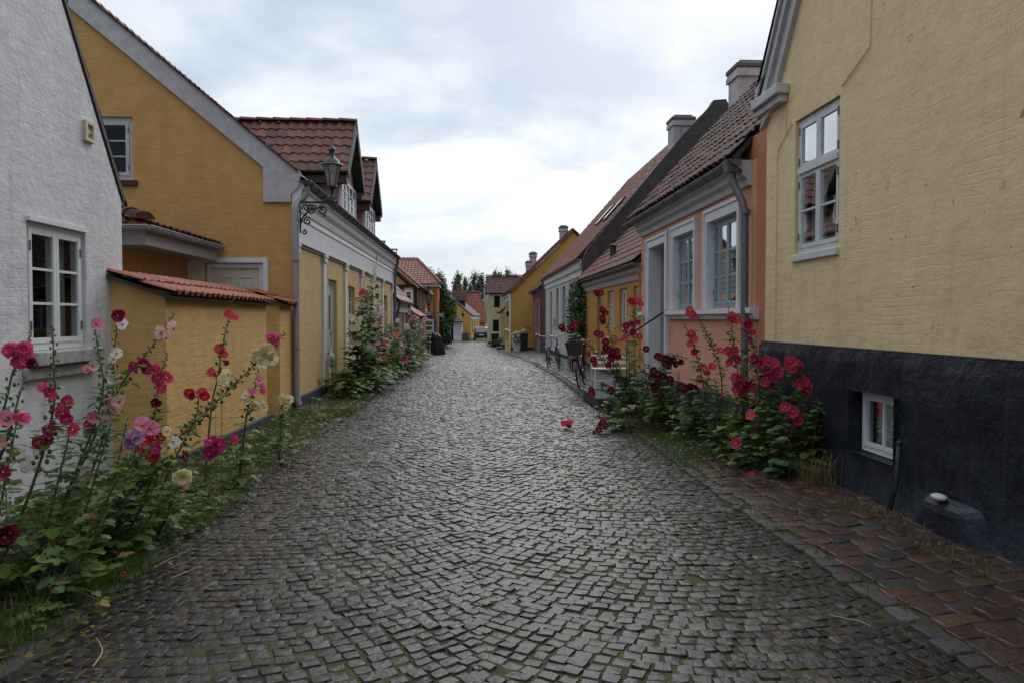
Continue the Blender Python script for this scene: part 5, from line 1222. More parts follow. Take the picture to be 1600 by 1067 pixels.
def hollyhock(label, path, flowers=(), leaves=26, lsize=0.075, basal=14, spread=0.28, group='hollyhocks along the house walls', buds=26, stem_r=0.0105, fsize=1.0, side='L', old=2, cat='hollyhock', budz=0.45, laxity=1.0, fmax=0.78):
    leaves = int(leaves*2.3); basal = int(basal*1.3)
    if group == GM: leaves = int(leaves*1.5); fsize *= 1.35; lsize *= 1.1; fmax = 0.86; laxity = 3.6
    if group == GR: laxity = 1.8; leaves = int(leaves*1.25); fmax = 0.86
    if group == GL:
        spread = 0.18; basal = int(basal*0.5); lsize = min(lsize, 0.068)
        if path[0][2] < 6.5: path = [(path[0][0]-75, path[0][1], path[0][2]), (path[1][0]-28, path[1][1], path[1][2])]+list(path[2:])
    """path: (px, py, Y) from the ground up; flowers: (px, py, colour[, size[, variant]])"""
    NPLANT[0] += 1; rd = random.Random(NPLANT[0]*77)
    pts = [at(*p) for p in path]
    zf = zpl if side == 'L' else zpr
    pts[0].z = zf(pts[0].x, pts[0].y)
    C = catmull(pts, 6); base = C[0].copy()
    root = empty('hollyhock', base, label, cat, group)
    L = [0]
    for i in range(1, len(C)): L.append(L[-1]+(C[i]-C[i-1]).length)
    T = L[-1]
    def along(f_):
        s_ = f_*T
        for i in range(1, len(C)):
            if L[i] >= s_: 
                k = (s_-L[i-1])/max(1e-6, L[i]-L[i-1]); return C[i-1].lerp(C[i], k), (C[i]-C[i-1]).normalized()
        return C[-1], (C[-1]-C[-2]).normalized()
    st = MB(); st.tube(C, [stem_r*(1-0.72*i/(len(C)-1)) for i in range(len(C))], 6)
    lf = MB(); old_ = MB(); bd = MB()
    # flowers
    for fl in flowers:
        px, py, col = fl[:3]; sz = (fl[3] if len(fl) > 3 else 1.0)*fsize*(0.82 if side == 'L' else 0.86); var = fl[4] if len(fl) > 4 else rd.choice((0, 0, 1, 2))
        best = None
        for i in range(2, 41):
            q, _ = along(i/40); a, b = projpx(q); dd = (a-px)**2+(b-py)**2
            if best is None or dd < best[0]: best = (dd, q)
        q = best[1]; p = at(px, py, q.y-rd.uniform(0.02, 0.06)*laxity)
        if (p-q).length > 0.09: pass
        st.tube([q, q.lerp(p, 0.6)+Vector((0, 0, 0.01)), p], 0.0028, 4, cap=False)
        f_ = bpy.data.objects.new('flower', flower_mesh(col, var)); COL.objects.link(f_); f_.parent = root; f_.location = p-base
        n_ = (CAM-p).normalized()+Vector((rd.uniform(-0.7, 0.7), rd.uniform(-0.5, 0.5), rd.uniform(-0.35, 0.6)))
        f_.rotation_mode = 'QUATERNION'; qq = n_.to_track_quat('Z', 'Y'); f_.rotation_quaternion = qq @ Matrix.Rotation(rd.uniform(0, 6.28), 3, 'Z').to_quaternion()
        f_.scale = (sz, sz, sz*rd.uniform(0.8, 1.2))
    # buds towards the tip
    for i in range(buds):
        f_ = 1-budz*(i/max(1, buds))**1.1; q, tg = along(min(0.999, f_))
        a = i*2.4; rr = 0.012+0.016*(1-f_)/max(0.05, budz)
        sd_ = tg.cross(Vector((0.3, 0.9, 0.1))).normalized(); sd2 = tg.cross(sd_)
        o = q+(sd_*math.cos(a)+sd2*math.sin(a))*rr*rd.uniform(0.9, 1.6)
        r_ = 0.0065+0.0075*min(1, (1-f_)*3)*rd.uniform(0.7, 1.2)
        bd.ball(o, r_, 6, 4, 1.15)
        if f_ < 0.93 and i % 3 == 0:
            add_leaf(lf, o, (sd_*math.cos(a)+sd2*math.sin(a)+Vector((0, 0, 0.2))), tg, rd.uniform(0.014, 0.026), rd)
    # stem leaves
    for i in range(leaves):
        f_ = rd.uniform(0.06, fmax); q, tg = along(f_); a = rd.uniform(0, 6.283)
        dr = Vector((math.cos(a), math.sin(a), rd.uniform(-0.15, 0.6))); sz = lsize*(1.05-0.65*f_)*rd.uniform(0.45, 1.45)*0.85
        pe = q+dr*(sz*rd.uniform(1.0, 2.0)); st.tube([q, q.lerp(pe, 0.5)+Vector((0, 0, 0.008)), pe], 0.0022, 3, cap=False)
        tgt = old_ if rd.random() < 0.02*old*(1.3-f_) else lf
        add_leaf(tgt, pe, dr+Vector((0, 0, rd.uniform(-0.5, 0.1))), (0, 0, 1), sz, rd)
    for i in range(basal):
        a = rd.uniform(0, 6.283); dr = Vector((math.cos(a), math.sin(a), 0)); ln = spread*rd.uniform(0.25, 1.0); hz_ = rd.uniform(0.05, 0.42)
        pe = base+dr*ln+Vector((0, 0, hz_)); st.tube([base+Vector((0, 0, 0.01)), base.lerp(pe, 0.6)+Vector((0, 0, 0.05)), pe], 0.0028, 3, cap=False)
        tgt = old_ if rd.random() < 0.03*old else lf
        add_leaf(tgt, pe, dr+Vector((0, 0, rd.uniform(-0.5, 0.3))), (0, 0, 1), lsize*rd.uniform(0.45, 1.15)*0.85, rd)
    st.cur = 1; st.add(bd.v, bd.f)
    st.build('stem', ['stem' if NPLANT[0] % 3 else 'stem_brown', 'bud'], root, smooth=True, recalc=False)
    if lf.v: lf.build('leaves', 'leaf' if NPLANT[0] % 4 else 'leaf_cool', root, smooth=False, recalc=False)
    if old_.v: old_.build('withered_leaves', 'leaf_old', root, recalc=False)
    return root
H = hollyhock
GL = 'hollyhocks before the white house and garden wall'; GM = 'hollyhocks beside the long yellow house'; GR = 'hollyhocks before the pink and buff houses'
# --- near left bed
H('hot pink double hollyhock at the far left below the white window', [(-35, 900, 4.3), (-10, 740, 4.35), (5, 640, 4.4), (22, 575, 4.4), (50, 520, 4.45)], [(18, 548, 'hotpink', 1.1, 4), (38, 546, 'hotpink', 1.1, 4), (30, 566, 'crimson', 1.05, 1), (44, 560, 'hotpink', 1, 0), (58, 570, 'maroon', 0.8, 3)], group=GL)
H('pink hollyhock with two side flowers at the left picture edge', [(-30, 920, 4.1), (0, 780, 4.15), (10, 690, 4.2), (28, 625, 4.2), (40, 585, 4.25)], [(8, 655, 'pink', 1.1, 2), (36, 655, 'hotpink', 0.8, 3), (26, 648, 'hotpink', .6, 3), (-2, 690, 'peach', 0.9)], group=GL, leaves=34)
H('tall crimson hollyhock whose bare seed spire crosses the white window', [(60, 900, 4.6), (78, 760, 4.65), (83, 640, 4.7), (84, 570, 4.7), (82, 508, 4.7)], [(74, 616, 'crimson', 1.0, 2), (70, 608, 'hotpink', .8, 3), (102, 628, 'crimson', 1.05, 2), (100, 642, 'crimson', 1.0), (103, 656, 'magenta', .9, 3), (72, 671, 'crimson', 1, 2), (116, 672, 'crimson', 1, 1), (60, 692, 'crimson', .9, 0), (75, 685, 'wine', 0.7)], group=GL, buds=44, budz=0.55)
H('hollyhock with pink top flower at the right side of the white window', [(140, 860, 5.4), (145, 740, 5.4), (160, 620, 5.4), (152, 540, 5.4), (147, 500, 5.4)], [(151, 507, 'pink', 1.0, 0), (144, 571, 'palepink', .9, 0), (137, 577, 'pink', .7, 2), (143, 652, 'pink', 1), (138, 662, 'magenta', .7)], group=GL, buds=50, budz=0.6)
H('hollyhock with white and dark red top flowers by the white house corner', [(178, 860, 5.9), (170, 740, 5.9), (172, 640, 5.9), (178, 560, 5.9), (185, 488, 5.9)], [(183, 494, 'wine', 1.1, 0), (187, 490, 'red', .8, 2), (192, 507, 'white', 1.1, 1), (182, 552, 'white', 1, 0), (178, 560, 'white', .8, 2), (172, 593, 'white', .9), (184, 590, 'palepink', .8)], group=GL, buds=50, budz=0.65)
H('leaning hollyhock with large pale pink flowers against the dark end of the garden wall', [(150, 880, 5.5), (158, 720, 5.5), (190, 600, 5.6), (235, 545, 5.7), (272, 490, 5.8)], [(252, 520, 'palepink', 1.25, 1), (259, 528, 'palepink', .9, 2), (271, 514, 'palepink', .9, 3), (168, 627, 'palepink', 1.2, 1), (186, 627, 'palepink', 1.1, 0), (178, 640, 'palepink', .9, 3), (165, 658, 'palepink', .9, 3)], group=GL, buds=40, budz=0.45)
H('hollyhock with a dense cluster of magenta and crimson flowers near the garden wall corner', [(215, 880, 5.6), (225, 760, 5.6), (238, 660, 5.6), (248, 600, 5.65), (262, 552, 5.7)], [(222, 570, 'magenta', 1.1, 4), (210, 572, 'magenta', .9, 0), (230, 576, 'magenta', 1, 0), (246, 591, 'crimson', 1.2, 1), (258, 590, 'crimson', 1.1, 2), (254, 604, 'crimson', 1.1, 0), (242, 577, 'crimson', .9, 3), (240, 631, 'maroon', .8, 3), (247, 632, 'wine', .7, 3)], group=GL)
H('lilac flowered hollyhock in the middle of the near left bed', [(190, 900, 5.0), (196, 800, 5.0), (208, 720, 5.0), (215, 660, 5.0)], [(205, 690, 'lilac', 1.2, 4), (216, 682, 'lilac', 1.2, 1), (200, 684, 'lilac', .8, 3), (223, 664, 'pink', 1.2, 2), (236, 668, 'pink', 1.2, 1)], group=GL)
H('scarlet hollyhock hanging low before the garden wall', [(255, 880, 5.4), (250, 790, 5.4), (240, 720, 5.4), (240, 670, 5.4)], [(241, 684, 'red', 1.2, 1), (254, 686, 'red', 1.1, 2), (226, 686, 'crimson', 1, 0), (236, 712, 'red', 1.2, 2), (222, 706, 'crimson', .8, 3), (243, 702, 'magenta', .9)], group=GL)
H('cream hollyhock leaning far right on a long stem toward the pier', [(110, 930, 4.9), (190, 810, 5.2), (262, 700, 5.6), (330, 635, 5.9), (395, 572, 6.2), (446, 520, 6.4)], [(400, 556, 'cream', 1.5, 4), (416, 549, 'cream', 1.6, 4), (424, 560, 'cream', 1.4, 1), (408, 568, 'cream', 1.2, 2), (425, 536, 'hotpink', 1.2, 4), (434, 528, 'hotpink', 1.2, 2), (422, 528, 'hotpink', 1.0, 1), (357, 584, 'cream', 1.1, 2), (348, 594, 'cream', 1.1, 0), (344, 600, 'cream', .8, 3), (258, 706, 'cream', .9)], group=GL, leaves=30, buds=70, budz=0.5, stem_r=0.012)
H('coral hollyhock standing upright against the lit garden wall', [(318, 700, 7.2), (330, 640, 7.2), (340, 590, 7.2), (350, 530, 7.2), (366, 460, 7.2)], [(358, 492, 'coral', 1.2, 1), (364, 498, 'coral', .8, 3), (343, 545, 'coral', 1.2, 1), (350, 552, 'coral', 1, 2), (334, 583, 'coral', 1.1, 3), (351, 566, 'wine', .7, 3), (341, 588, 'coral', .8)], group=GL, leaves=10, basal=16, lsize=0.07)
H('small plant with red and magenta flowers before the middle of the garden wall', [(300, 790, 6.0), (300, 720, 6.0), (306, 650, 6.05), (310, 610, 6.1)], [(297, 614, 'red', 1, 2), (316, 613, 'crimson', 1, 1), (320, 618, 'red', .9, 0), (304, 620, 'wine', .8, 3)], group=GL, leaves=14)
H('magenta hollyhock bending low over the verge toward the cobbles', [(230, 830, 5.3), (265, 740, 5.4), (300, 708, 5.5), (345, 690, 5.6)], [(330, 690, 'magenta', 1.2, 1), (343, 696, 'magenta', 1.2, 0), (334, 704, 'magenta', 1.2, 2), (326, 709, 'magenta', 1.0, 1), (340, 707, 'magenta', .9), (362, 688, 'crimson', .8, 3), (288, 712, 'wine', .7)], group=GL, leaves=22)
H('low hollyhock with one creamy yellow flower above the edge stones', [(262, 850, 5.2), (268, 800, 5.2), (280, 760, 5.2), (284, 735, 5.2)], [(285, 744, 'cream', 1.5, 4), (271, 690, 'white', 1.0, 1), (262, 672, 'cream', .8, 2), (285, 762, 'peach', .7, 3)], group=GL, leaves=16)
H('young hollyhock with pink and lilac flowers near the gateway', [(372, 705, 7.4), (385, 650, 7.4), (398, 605, 7.4), (404, 575, 7.4)], [(405, 594, 'pink', 1.0, 0), (410, 603, 'pink', .8), (393, 614, 'pink', 1.1, 2), (411, 613, 'hotpink', .8, 3), (384, 617, 'cream', 1.0, 1), (398, 634, 'cream', 1.1, 4), (388, 626, 'cream', .8)], group=GL, leaves=18, basal=20)
H('small cream hollyhock at the foot of the yellow pier', [(436, 680, 8.6), (440, 650, 8.6), (446, 615, 8.6)], [(440, 621, 'cream', 1.2, 1), (452, 623, 'cream', 1.2, 0), (446, 627, 'cream', 1, 4), (413, 636, 'cream', 1.1, 1), (408, 630, 'cream', .9)], group=GL, leaves=12, basal=16)
H('leafy hollyhock with a single dark maroon flower at the lower left edge', [(-30, 1000, 3.7), (-10, 900, 3.75), (5, 830, 3.8), (10, 770, 3.85)], [(6, 838, 'maroon', 1.2, 4), (16, 832, 'maroon', 1, 1), (2, 737, 'wine', .8)], group=GL, leaves=9, basal=5, lsize=0.08)
for i, (bx, by, Y, tx, ty, lab) in enumerate([
    (20, 930, 4.4, 35, 640, 'flowerless leafy hollyhock under the left end of the white window'),
    (95, 930, 4.7, 120, 650, 'flowerless leafy hollyhock under the middle of the white window'),
    (150, 900, 4.9, 180, 655, 'flowerless leafy hollyhock under the white house corner'),
    (200, 870, 5.3, 205, 650, 'bushy hollyhock foliage before the dark end of the garden wall'),
    (130, 940, 4.4, 215, 700, 'hollyhock with slanting bare stem low in the left bed'),
    (290, 830, 5.7, 300, 730, 'low leaf clump at the foot of the garden wall')]):
    H(lab, [(bx-45, by, Y), ((bx+tx)/2-26, (by+ty)/2, Y), (tx-5, ty, Y+0.05)], [], leaves=30, basal=12, lsize=0.07, spread=0.38, buds=0 if i % 2 else 12, fmax=0.98, group='leafy hollyhocks without flowers in the left bed', old=3)
H('long bare slanting stem rising from the lower left corner', [(60, 985, 4.2), (110, 880, 4.4), (165, 790, 4.6), (215, 735, 4.8)], [], leaves=5, basal=6, buds=16, stem_r=0.011, group='bare slanting stems in the left bed')
H('second bare slanting stem crossing toward the scarlet blooms', [(90, 960, 4.6), (140, 850, 4.8), (200, 740, 5.0), (262, 672, 5.2)], [], leaves=6, basal=4, buds=20, stem_r=0.012, group='bare slanting stems in the left bed')
# --- clump beside the long yellow house
H('short white spire beside the door of the long yellow house', [(521, 612, 16.3), (519, 575, 16.3), (515, 540, 16.3)], [(518, 553, 'white', .8), (520, 556, 'white', .8), (517, 546, 'white', .7)], group=GM, leaves=20, basal=8, lsize=0.08, fsize=1)
H('bushy white hollyhock nearest in the clump by the yellow house', [(552, 620, 16.6), (553, 560, 16.6), (552, 520, 16.6), (550, 488, 16.6)], [(549, 496, 'white', 1.2, 1), (553, 500, 'white', 1.1), (550, 513, 'white', 1.3, 1), (558, 513, 'white', 1.2, 2), (551, 537, 'white', 1.3), (548, 562, 'white', 1), (552, 558, 'white', 1), (553, 566, 'white', .9), (560, 537, 'white', 1.1), (564, 498, 'white', 1)], group=GM, leaves=44, basal=34, lsize=0.12, spread=0.6)
H('tallest hollyhock of the street with a white spire above the frieze', [(572, 615, 17.5), (574, 540, 17.5), (580, 470, 17.5), (586, 425, 17.5), (589, 398, 17.5)], [(586, 416, 'white', .9, 3), (585, 430, 'white', 1), (583, 438, 'white', 1), (582, 447, 'white', 1), (579, 457, 'white', 1.1), (584, 421, 'white', .8, 3), (577, 540, 'white', 1.4, 1), (583, 543, 'white', 1.4, 0), (580, 550, 'white', 1.2), (575, 537, 'white', 1.1)], group=GM, leaves=60, basal=30, lsize=0.12, spread=0.6, stem_r=0.014, buds=50)
H('hollyhock with magenta flowers beside the tallest white spire', [(564, 615, 17.0), (565, 540, 17.0), (566, 480, 17.0), (568, 438, 17.0)], [(567, 456, 'hotpink', 1.3, 1), (564, 459, 'hotpink', 1.1), (570, 459, 'hotpink', 1), (566, 478, 'white', 1), (561, 505, 'white', 1)], group=GM, leaves=55, basal=30, lsize=0.12, spread=0.6)
H('dense white spire at the middle of the yellow house clump', [(582, 608, 18.2), (584, 550, 18.2), (587, 500, 18.2), (590, 462, 18.2)], [(589, 472, 'white', 1), (587, 480, 'white', 1), (586, 488, 'white', 1.1), (589, 493, 'white', 1.1), (584, 498, 'white', 1.2), (588, 505, 'white', 1.1), (585, 514, 'white', 1.1), (589, 520, 'white', 1.1), (583, 528, 'white', 1), (588, 533, 'palepink', 1), (591, 545, 'peach', 1.1)], group=GM, leaves=40, basal=26, lsize=0.11, spread=0.6)
H('magenta flowered hollyhock right of the dense white spire', [(592, 602, 19.4), (592, 550, 19.4), (593, 505, 19.4), (597, 472, 19.4)], [(592, 500, 'hotpink', 1.4, 1), (592, 506, 'hotpink', 1.3), (594, 511, 'magenta', 1), (596, 482, 'white', .9), (598, 488, 'white', .9), (600, 537, 'hotpink', 1.1), (597, 541, 'magenta', 1.1), (594, 552, 'pink', 1.1)], group=GM, leaves=40, basal=24, lsize=0.11, spread=0.6)
H('hollyhock with plum eyed and peach flowers in the yellow house clump', [(608, 596, 20.8), (610, 550, 20.8), (611, 515, 20.8), (611, 495, 20.8)], [(610, 529, 'plumeye', 1.5, 1), (612, 524, 'plumeye', 1.2), (607, 520, 'plumeye', 1), (602, 560, 'peach', 1.6, 1), (608, 553, 'hotpink', 1.2), (607, 562, 'pink', 1.0), (617, 553, 'peach', 1.1)], group=GM, leaves=40, basal=24, lsize=0.11, spread=0.6)
H('peach flowered hollyhock in front of the small dark roofed house', [(620, 588, 22.4), (621, 550, 22.4), (621, 520, 22.4), (620, 497, 22.4)], [(620, 522, 'peach', 1.6, 1), (623, 528, 'peach', 1.4), (619, 517, 'peach', 1), (622, 501, 'cream', 1.2), (628, 538, 'cream', 1)], group=GM, leaves=36, basal=24, lsize=0.11, spread=0.6)
H('hollyhock with a cream flower between peach and pink ones', [(630, 584, 24.0), (633, 550, 24.0), (635, 520, 24.0), (636, 500, 24.0)], [(635, 510, 'cream', 1.6, 1), (637, 513, 'cream', 1.1), (632, 535, 'plumeye', 1.3), (628, 548, 'plumeye', 1.2)], group=GM, leaves=36, basal=24, lsize=0.11, spread=0.6)
H('tall clear pink hollyhock before the lean-to roof', [(641, 578, 25.6), (642, 545, 25.6), (644, 505, 25.6), (641, 478, 25.6)], [(644, 499, 'pink', 1.6, 1), (648, 496, 'pink', 1.5), (641, 503, 'pink', 1.4), (641, 490, 'lilac', 1.2), (646, 506, 'pink', 1.3), (641, 484, 'lilac', 1), (640, 531, 'plumeye', 1.4), (642, 542, 'plumeye', 1.2)], group=GM, leaves=36, basal=22, lsize=0.12, spread=0.6)
H('low hollyhock with bright magenta flowers over the edge stones', [(628, 580, 22.5), (630, 570, 22.5), (633, 556, 22.5)], [(632, 561, 'hotpink', 1.6, 1), (629, 565, 'hotpink', 1.3), (636, 559, 'hotpink', 1.2), (614, 573, 'magenta', 1.0)], group=GM, leaves=26, basal=20, lsize=0.10, spread=0.5)
H('hollyhock with plum eyed pale flowers at the far end of the clump', [(650, 570, 27.4), (652, 540, 27.4), (655, 510, 27.4), (654, 488, 27.4)], [(653, 499, 'plumeye', 1.6, 1), (655, 510, 'plumeye', 1.6, 1), (649, 509, 'plumeye', 1.5), (645, 519, 'plumeye', 1.5, 1), (659, 511, 'plumeye', 1.2), (652, 540, 'plumeye', 1.3), (651, 531, 'plumeye', 1.2), (656, 521, 'plumeye', 1.1)], group=GM, leaves=36, basal=22, lsize=0.12, spread=0.6)
H('last hollyhock of the clump with pale pink and peach flowers by the trellis', [(656, 564, 29.4), (659, 540, 29.4), (662, 512, 29.4), (663, 492, 29.4)], [(663, 499, 'plumeye', 1.8, 1), (665, 519, 'peach', 1.9, 1), (661, 522, 'peach', 1.3), (659, 528, 'plumeye', 1.3), (653, 552, 'plumeye', 1.4)], group=GM, leaves=34, basal=20, lsize=0.12, spread=0.6)
for i, (bx, by, Y, tx, ty, lab) in enumerate([
    (545, 625, 15.6, 540, 575, 'low leafy hollyhock nearest the yellow house door'), (560, 620, 16.6, 560, 525, 'leafy hollyhock mound under the first white flowers'),
    (578, 612, 17.6, 576, 500, 'leafy hollyhock mound under the tallest spire'), (598, 602, 19.6, 598, 520, 'leafy hollyhock mound below the magenta flowers'),
    (616, 592, 21.8, 616, 525, 'leafy hollyhock mound below the peach flowers'), (638, 582, 24.4, 640, 515, 'leafy hollyhock mound at the far part of the clump')]):
    H(lab, [(bx, by, Y), ((bx+tx)/2, (by+ty)/2, Y), (tx, ty, Y)], [], leaves=80, basal=50, lsize=0.11, spread=0.6, buds=6, fmax=0.98, group='leaf mounds beside the long yellow house', old=1)
# --- right bed before the pink house
kR = dict(side='R', group=GR)
H('tall hollyhock with coral red top flowers before the orange house', [(985, 645, 12.4), (992, 580, 12.4), (990, 520, 12.4), (992, 455, 12.4)], [(986, 470, 'coral', 1.5, 4), (996, 470, 'coral', 1.5, 1), (1001, 476, 'coral', 1.2, 2), (990, 476, 'crimson', 1.1), (999, 526, 'coral', 1.4), (997, 503, 'crimson', 1.1, 3), (963, 532, 'coral', 1.4), (975, 528, 'coral', 1.3, 1), (990, 509, 'crimson', 1)], leaves=36, lsize=0.085, **kR)
H('wine red hollyhock leaning left with flowers before the ivy', [(990, 650, 12.2), (972, 590, 12.2), (955, 530, 12.2), (942, 490, 12.2), (934, 450, 12.2)], [(931, 460, 'wine', 1.5, 4), (940, 459, 'wine', 1.3, 2), (941, 486, 'wine', 1.5, 1), (946, 489, 'wine', 1.2), (942, 497, 'wine', 1.3, 2), (941, 503, 'wine', 1, 3), (978, 509, 'wine', 1.4, 1), (977, 519, 'wine', 1.1), (988, 519, 'wine', 1.4, 0), (988, 505, 'wine', 1, 3), (1010, 545, 'wine', 1.4, 1)], leaves=30, lsize=0.085, **kR)
H('hollyhock branch reaching left over the bicycles with wine red flowers', [(1000, 655, 12.0), (975, 605, 12.0), (945, 565, 12.0), (915, 535, 12.0), (885, 505, 12.1)], [(877, 511, 'wine', 1.3, 1), (881, 516, 'maroon', 1, 3), (893, 512, 'wine', 1.4, 1), (899, 508, 'wine', 1.2, 2), (895, 518, 'wine', .9, 3), (939, 525, 'wine', 1.6, 1), (933, 521, 'wine', 1.2), (947, 535, 'wine', 1.5, 2)], leaves=22, buds=60, budz=0.55, **kR)
H('hollyhock with a thick cluster of deep wine flowers beside the white bench', [(1005, 660, 11.8), (985, 620, 11.8), (965, 580, 11.8), (950, 550, 11.8)], [(951, 547, 'wine', 1.4), (958, 551, 'wine', 1.6, 4), (955, 558, 'wine', 1.5, 1), (963, 549, 'wine', 1.4, 2), (946, 543, 'maroon', 1.3), (966, 556, 'wine', 1.3), (949, 569, 'wine', 1.2), (926, 561, 'wine', 1.3), (921, 553, 'wine', 1.0), (930, 567, 'wine', 1.1), (956, 560, 'wine', 1.2, 2), (944, 551, 'maroon', 1.2)], leaves=40, lsize=0.085, **kR)
H('hollyhock with a low wine red flower hanging over the first dark step', [(995, 655, 12.0), (975, 630, 12.0), (955, 612, 12.0), (928, 608, 12.0)], [(925, 614, 'wine', 1.5, 1), (923, 608, 'wine', 1.1), (955, 609, 'wine', 1.4, 1), (977, 600, 'wine', .8)], leaves=26, lsize=0.085, **kR)
H('dark maroon hollyhock before the blue-grey door', [(1040, 670, 10.8), (1035, 620, 10.8), (1040, 580, 10.8), (1050, 556, 10.8), (1075, 560, 10.8)], [(1028, 557, 'maroon', 1.2), (1034, 560, 'maroon', 1.4, 1), (1040, 562, 'maroon', 1.4), (1046, 564, 'maroon', 1.4, 2), (1052, 564, 'maroon', 1.4, 1), (1058, 568, 'maroon', 1.2), (1038, 568, 'maroon', 1.2), (1068, 568, 'maroon', 1.1, 3), (1046, 571, 'maroon', 1.1)], leaves=40, lsize=0.09, **kR)
H('dark maroon hollyhock with drooping flowers above the steps', [(1045, 680, 10.6), (1035, 640, 10.6), (1028, 605, 10.6), (1022, 575, 10.6)], [(1022, 579, 'maroon', 1.4, 1), (1028, 584, 'maroon', 1.4, 2), (1022, 603, 'maroon', 1.4), (1028, 598, 'maroon', 1.3, 1), (1036, 588, 'maroon', 1.2), (1046, 592, 'maroon', 1.2), (1036, 620, 'maroon', 1.0), (1018, 590, 'maroon', 1.1)], leaves=44, lsize=0.09, **kR)
H('maroon hollyhock low before the dark plinth of the pink house', [(1095, 690, 9.8), (1085, 650, 9.8), (1078, 615, 9.8), (1090, 600, 9.8)], [(1064, 603, 'maroon', 1.2, 1), (1070, 607, 'maroon', 1.3), (1062, 608, 'maroon', 1.1, 2), (1084, 608, 'maroon', 1.3), (1089, 611, 'maroon', 1.1), (1078, 602, 'maroon', 1)], leaves=44, lsize=0.085, **kR)
H('hollyhock with one pink flower cluster high against the pink house sill', [(1120, 680, 9.6), (1128, 600, 9.6), (1112, 540, 9.6), (1080, 478, 9.6)], [(1077, 486, 'coral', 1.3, 1), (1083, 492, 'coral', 1.2, 2), (1075, 492, 'crimson', .9)], leaves=30, lsize=0.075, buds=44, **kR)
H('hollyhock with stacked coral flowers below the pink house windows', [(1110, 685, 9.4), (1102, 620, 9.4), (1090, 560, 9.4), (1066, 498, 9.4)], [(1080, 521, 'coral', 1.3, 1), (1083, 530, 'coral', 1.3, 0), (1079, 538, 'coral', 1.1, 2), (1087, 550, 'crimson', 1.1, 3), (1099, 575, 'coral', 1.2, 2), (1113, 573, 'coral', 1.3, 1), (1097, 592, 'coral', 1.2, 3), (1104, 583, 'crimson', 1)], leaves=34, lsize=0.08, **kR)
H('hollyhock with two bright pink blooms left of the grey downpipe', [(1165, 700, 8.6), (1160, 630, 8.6), (1150, 560, 8.6), (1138, 478, 8.6)], [(1139, 492, 'coral', 1.3, 2), (1151, 499, 'coral', 1.3, 1), (1143, 500, 'crimson', 1.1), (1126, 549, 'crimson', 1.3, 1), (1138, 549, 'crimson', 1.3, 1), (1147, 548, 'crimson', 1.2), (1142, 557, 'crimson', 1.3, 0), (1150, 562, 'crimson', 1.2, 2), (1141, 567, 'crimson', 1.1)], leaves=30, lsize=0.08, **kR)
H('crimson hollyhock directly in front of the grey downpipe', [(1185, 715, 8.2), (1188, 640, 8.2), (1180, 560, 8.2), (1162, 485, 8.2)], [(1166, 503, 'crimson', 1.3, 4), (1169, 511, 'crimson', 1.3, 1), (1165, 518, 'crimson', 1.1, 2), (1176, 522, 'crimson', .8, 3), (1174, 531, 'magenta', .7, 3), (1179, 563, 'crimson', 1.4, 1), (1185, 568, 'crimson', 1.2, 2), (1187, 573, 'crimson', 1)], leaves=26, lsize=0.08, buds=34, **kR)
H('hollyhock with a dense bunch of crimson flowers at middle height', [(1150, 705, 8.4), (1150, 650, 8.4), (1155, 600, 8.4), (1165, 565, 8.4)], [(1149, 590, 'crimson', 1.3, 1), (1156, 594, 'crimson', 1.4, 0), (1161, 598, 'crimson', 1.3, 2), (1151, 608, 'crimson', 1.2, 1), (1160, 612, 'crimson', 1.3), (1168, 603, 'crimson', 1.2), (1173, 598, 'wine', 1.1), (1173, 608, 'crimson', 1.2, 2), (1155, 601, 'magenta', 1.2)], leaves=36, lsize=0.085, **kR)
H('crimson hollyhock spreading between downpipe and black plinth', [(1210, 720, 7.9), (1205, 650, 7.9), (1200, 590, 7.9), (1196, 545, 7.9)], [(1199, 564, 'crimson', 1.4, 1), (1208, 567, 'crimson', 1.4, 0), (1201, 575, 'crimson', 1.4, 1), (1214, 581, 'crimson', 1.4, 2), (1200, 590, 'crimson', 1.4, 1), (1208, 598, 'crimson', 1.2, 2), (1195, 597, 'crimson', 1.2), (1210, 589, 'magenta', 1.1), (1192, 574, 'crimson', 1.1, 2), (1211, 608, 'crimson', .8, 3)], leaves=44, lsize=0.085, buds=22, **kR)
H('hollyhock with crimson flowers standing against the black plinth', [(1245, 740, 7.5), (1250, 670, 7.5), (1245, 610, 7.5), (1232, 548, 7.5)], [(1235, 565, 'crimson', 1.4, 2), (1236, 575, 'crimson', 1.3, 1), (1246, 571, 'crimson', 1.3, 1), (1229, 571, 'crimson', 1.1), (1255, 596, 'crimson', 1.3, 1), (1259, 603, 'crimson', 1.3, 0), (1251, 600, 'crimson', 1.2), (1256, 610, 'magenta', 1.1, 2), (1262, 609, 'crimson', 1.0)], leaves=36, lsize=0.085, old=6, **kR)
H('hollyhock with three crimson blooms low before the black plinth', [(1225, 745, 7.4), (1226, 700, 7.4), (1228, 660, 7.4), (1224, 622, 7.4)], [(1227, 637, 'crimson', 1.2, 2), (1237, 643, 'crimson', 1.5, 1), (1243, 654, 'crimson', 1.3, 3), (1247, 650, 'magenta', .9)], leaves=30, lsize=0.09, old=8, **kR)
H('single pink bloom on a short stem at the downpipe foot', [(1180, 715, 7.9), (1178, 685, 7.9), (1174, 655, 7.9), (1172, 640, 7.9)], [(1173, 648, 'coral', 1.3, 1)], leaves=12, buds=8, **kR)
H('trailing hollyhock with a crimson flower over the red cobbles', [(1170, 720, 7.9), (1160, 705, 7.7), (1148, 696, 7.6), (1138, 692, 7.5)], [(1151, 693, 'crimson', 1.3, 2), (1153, 688, 'crimson', 1, 1)], leaves=12, buds=14, basal=8, **kR)
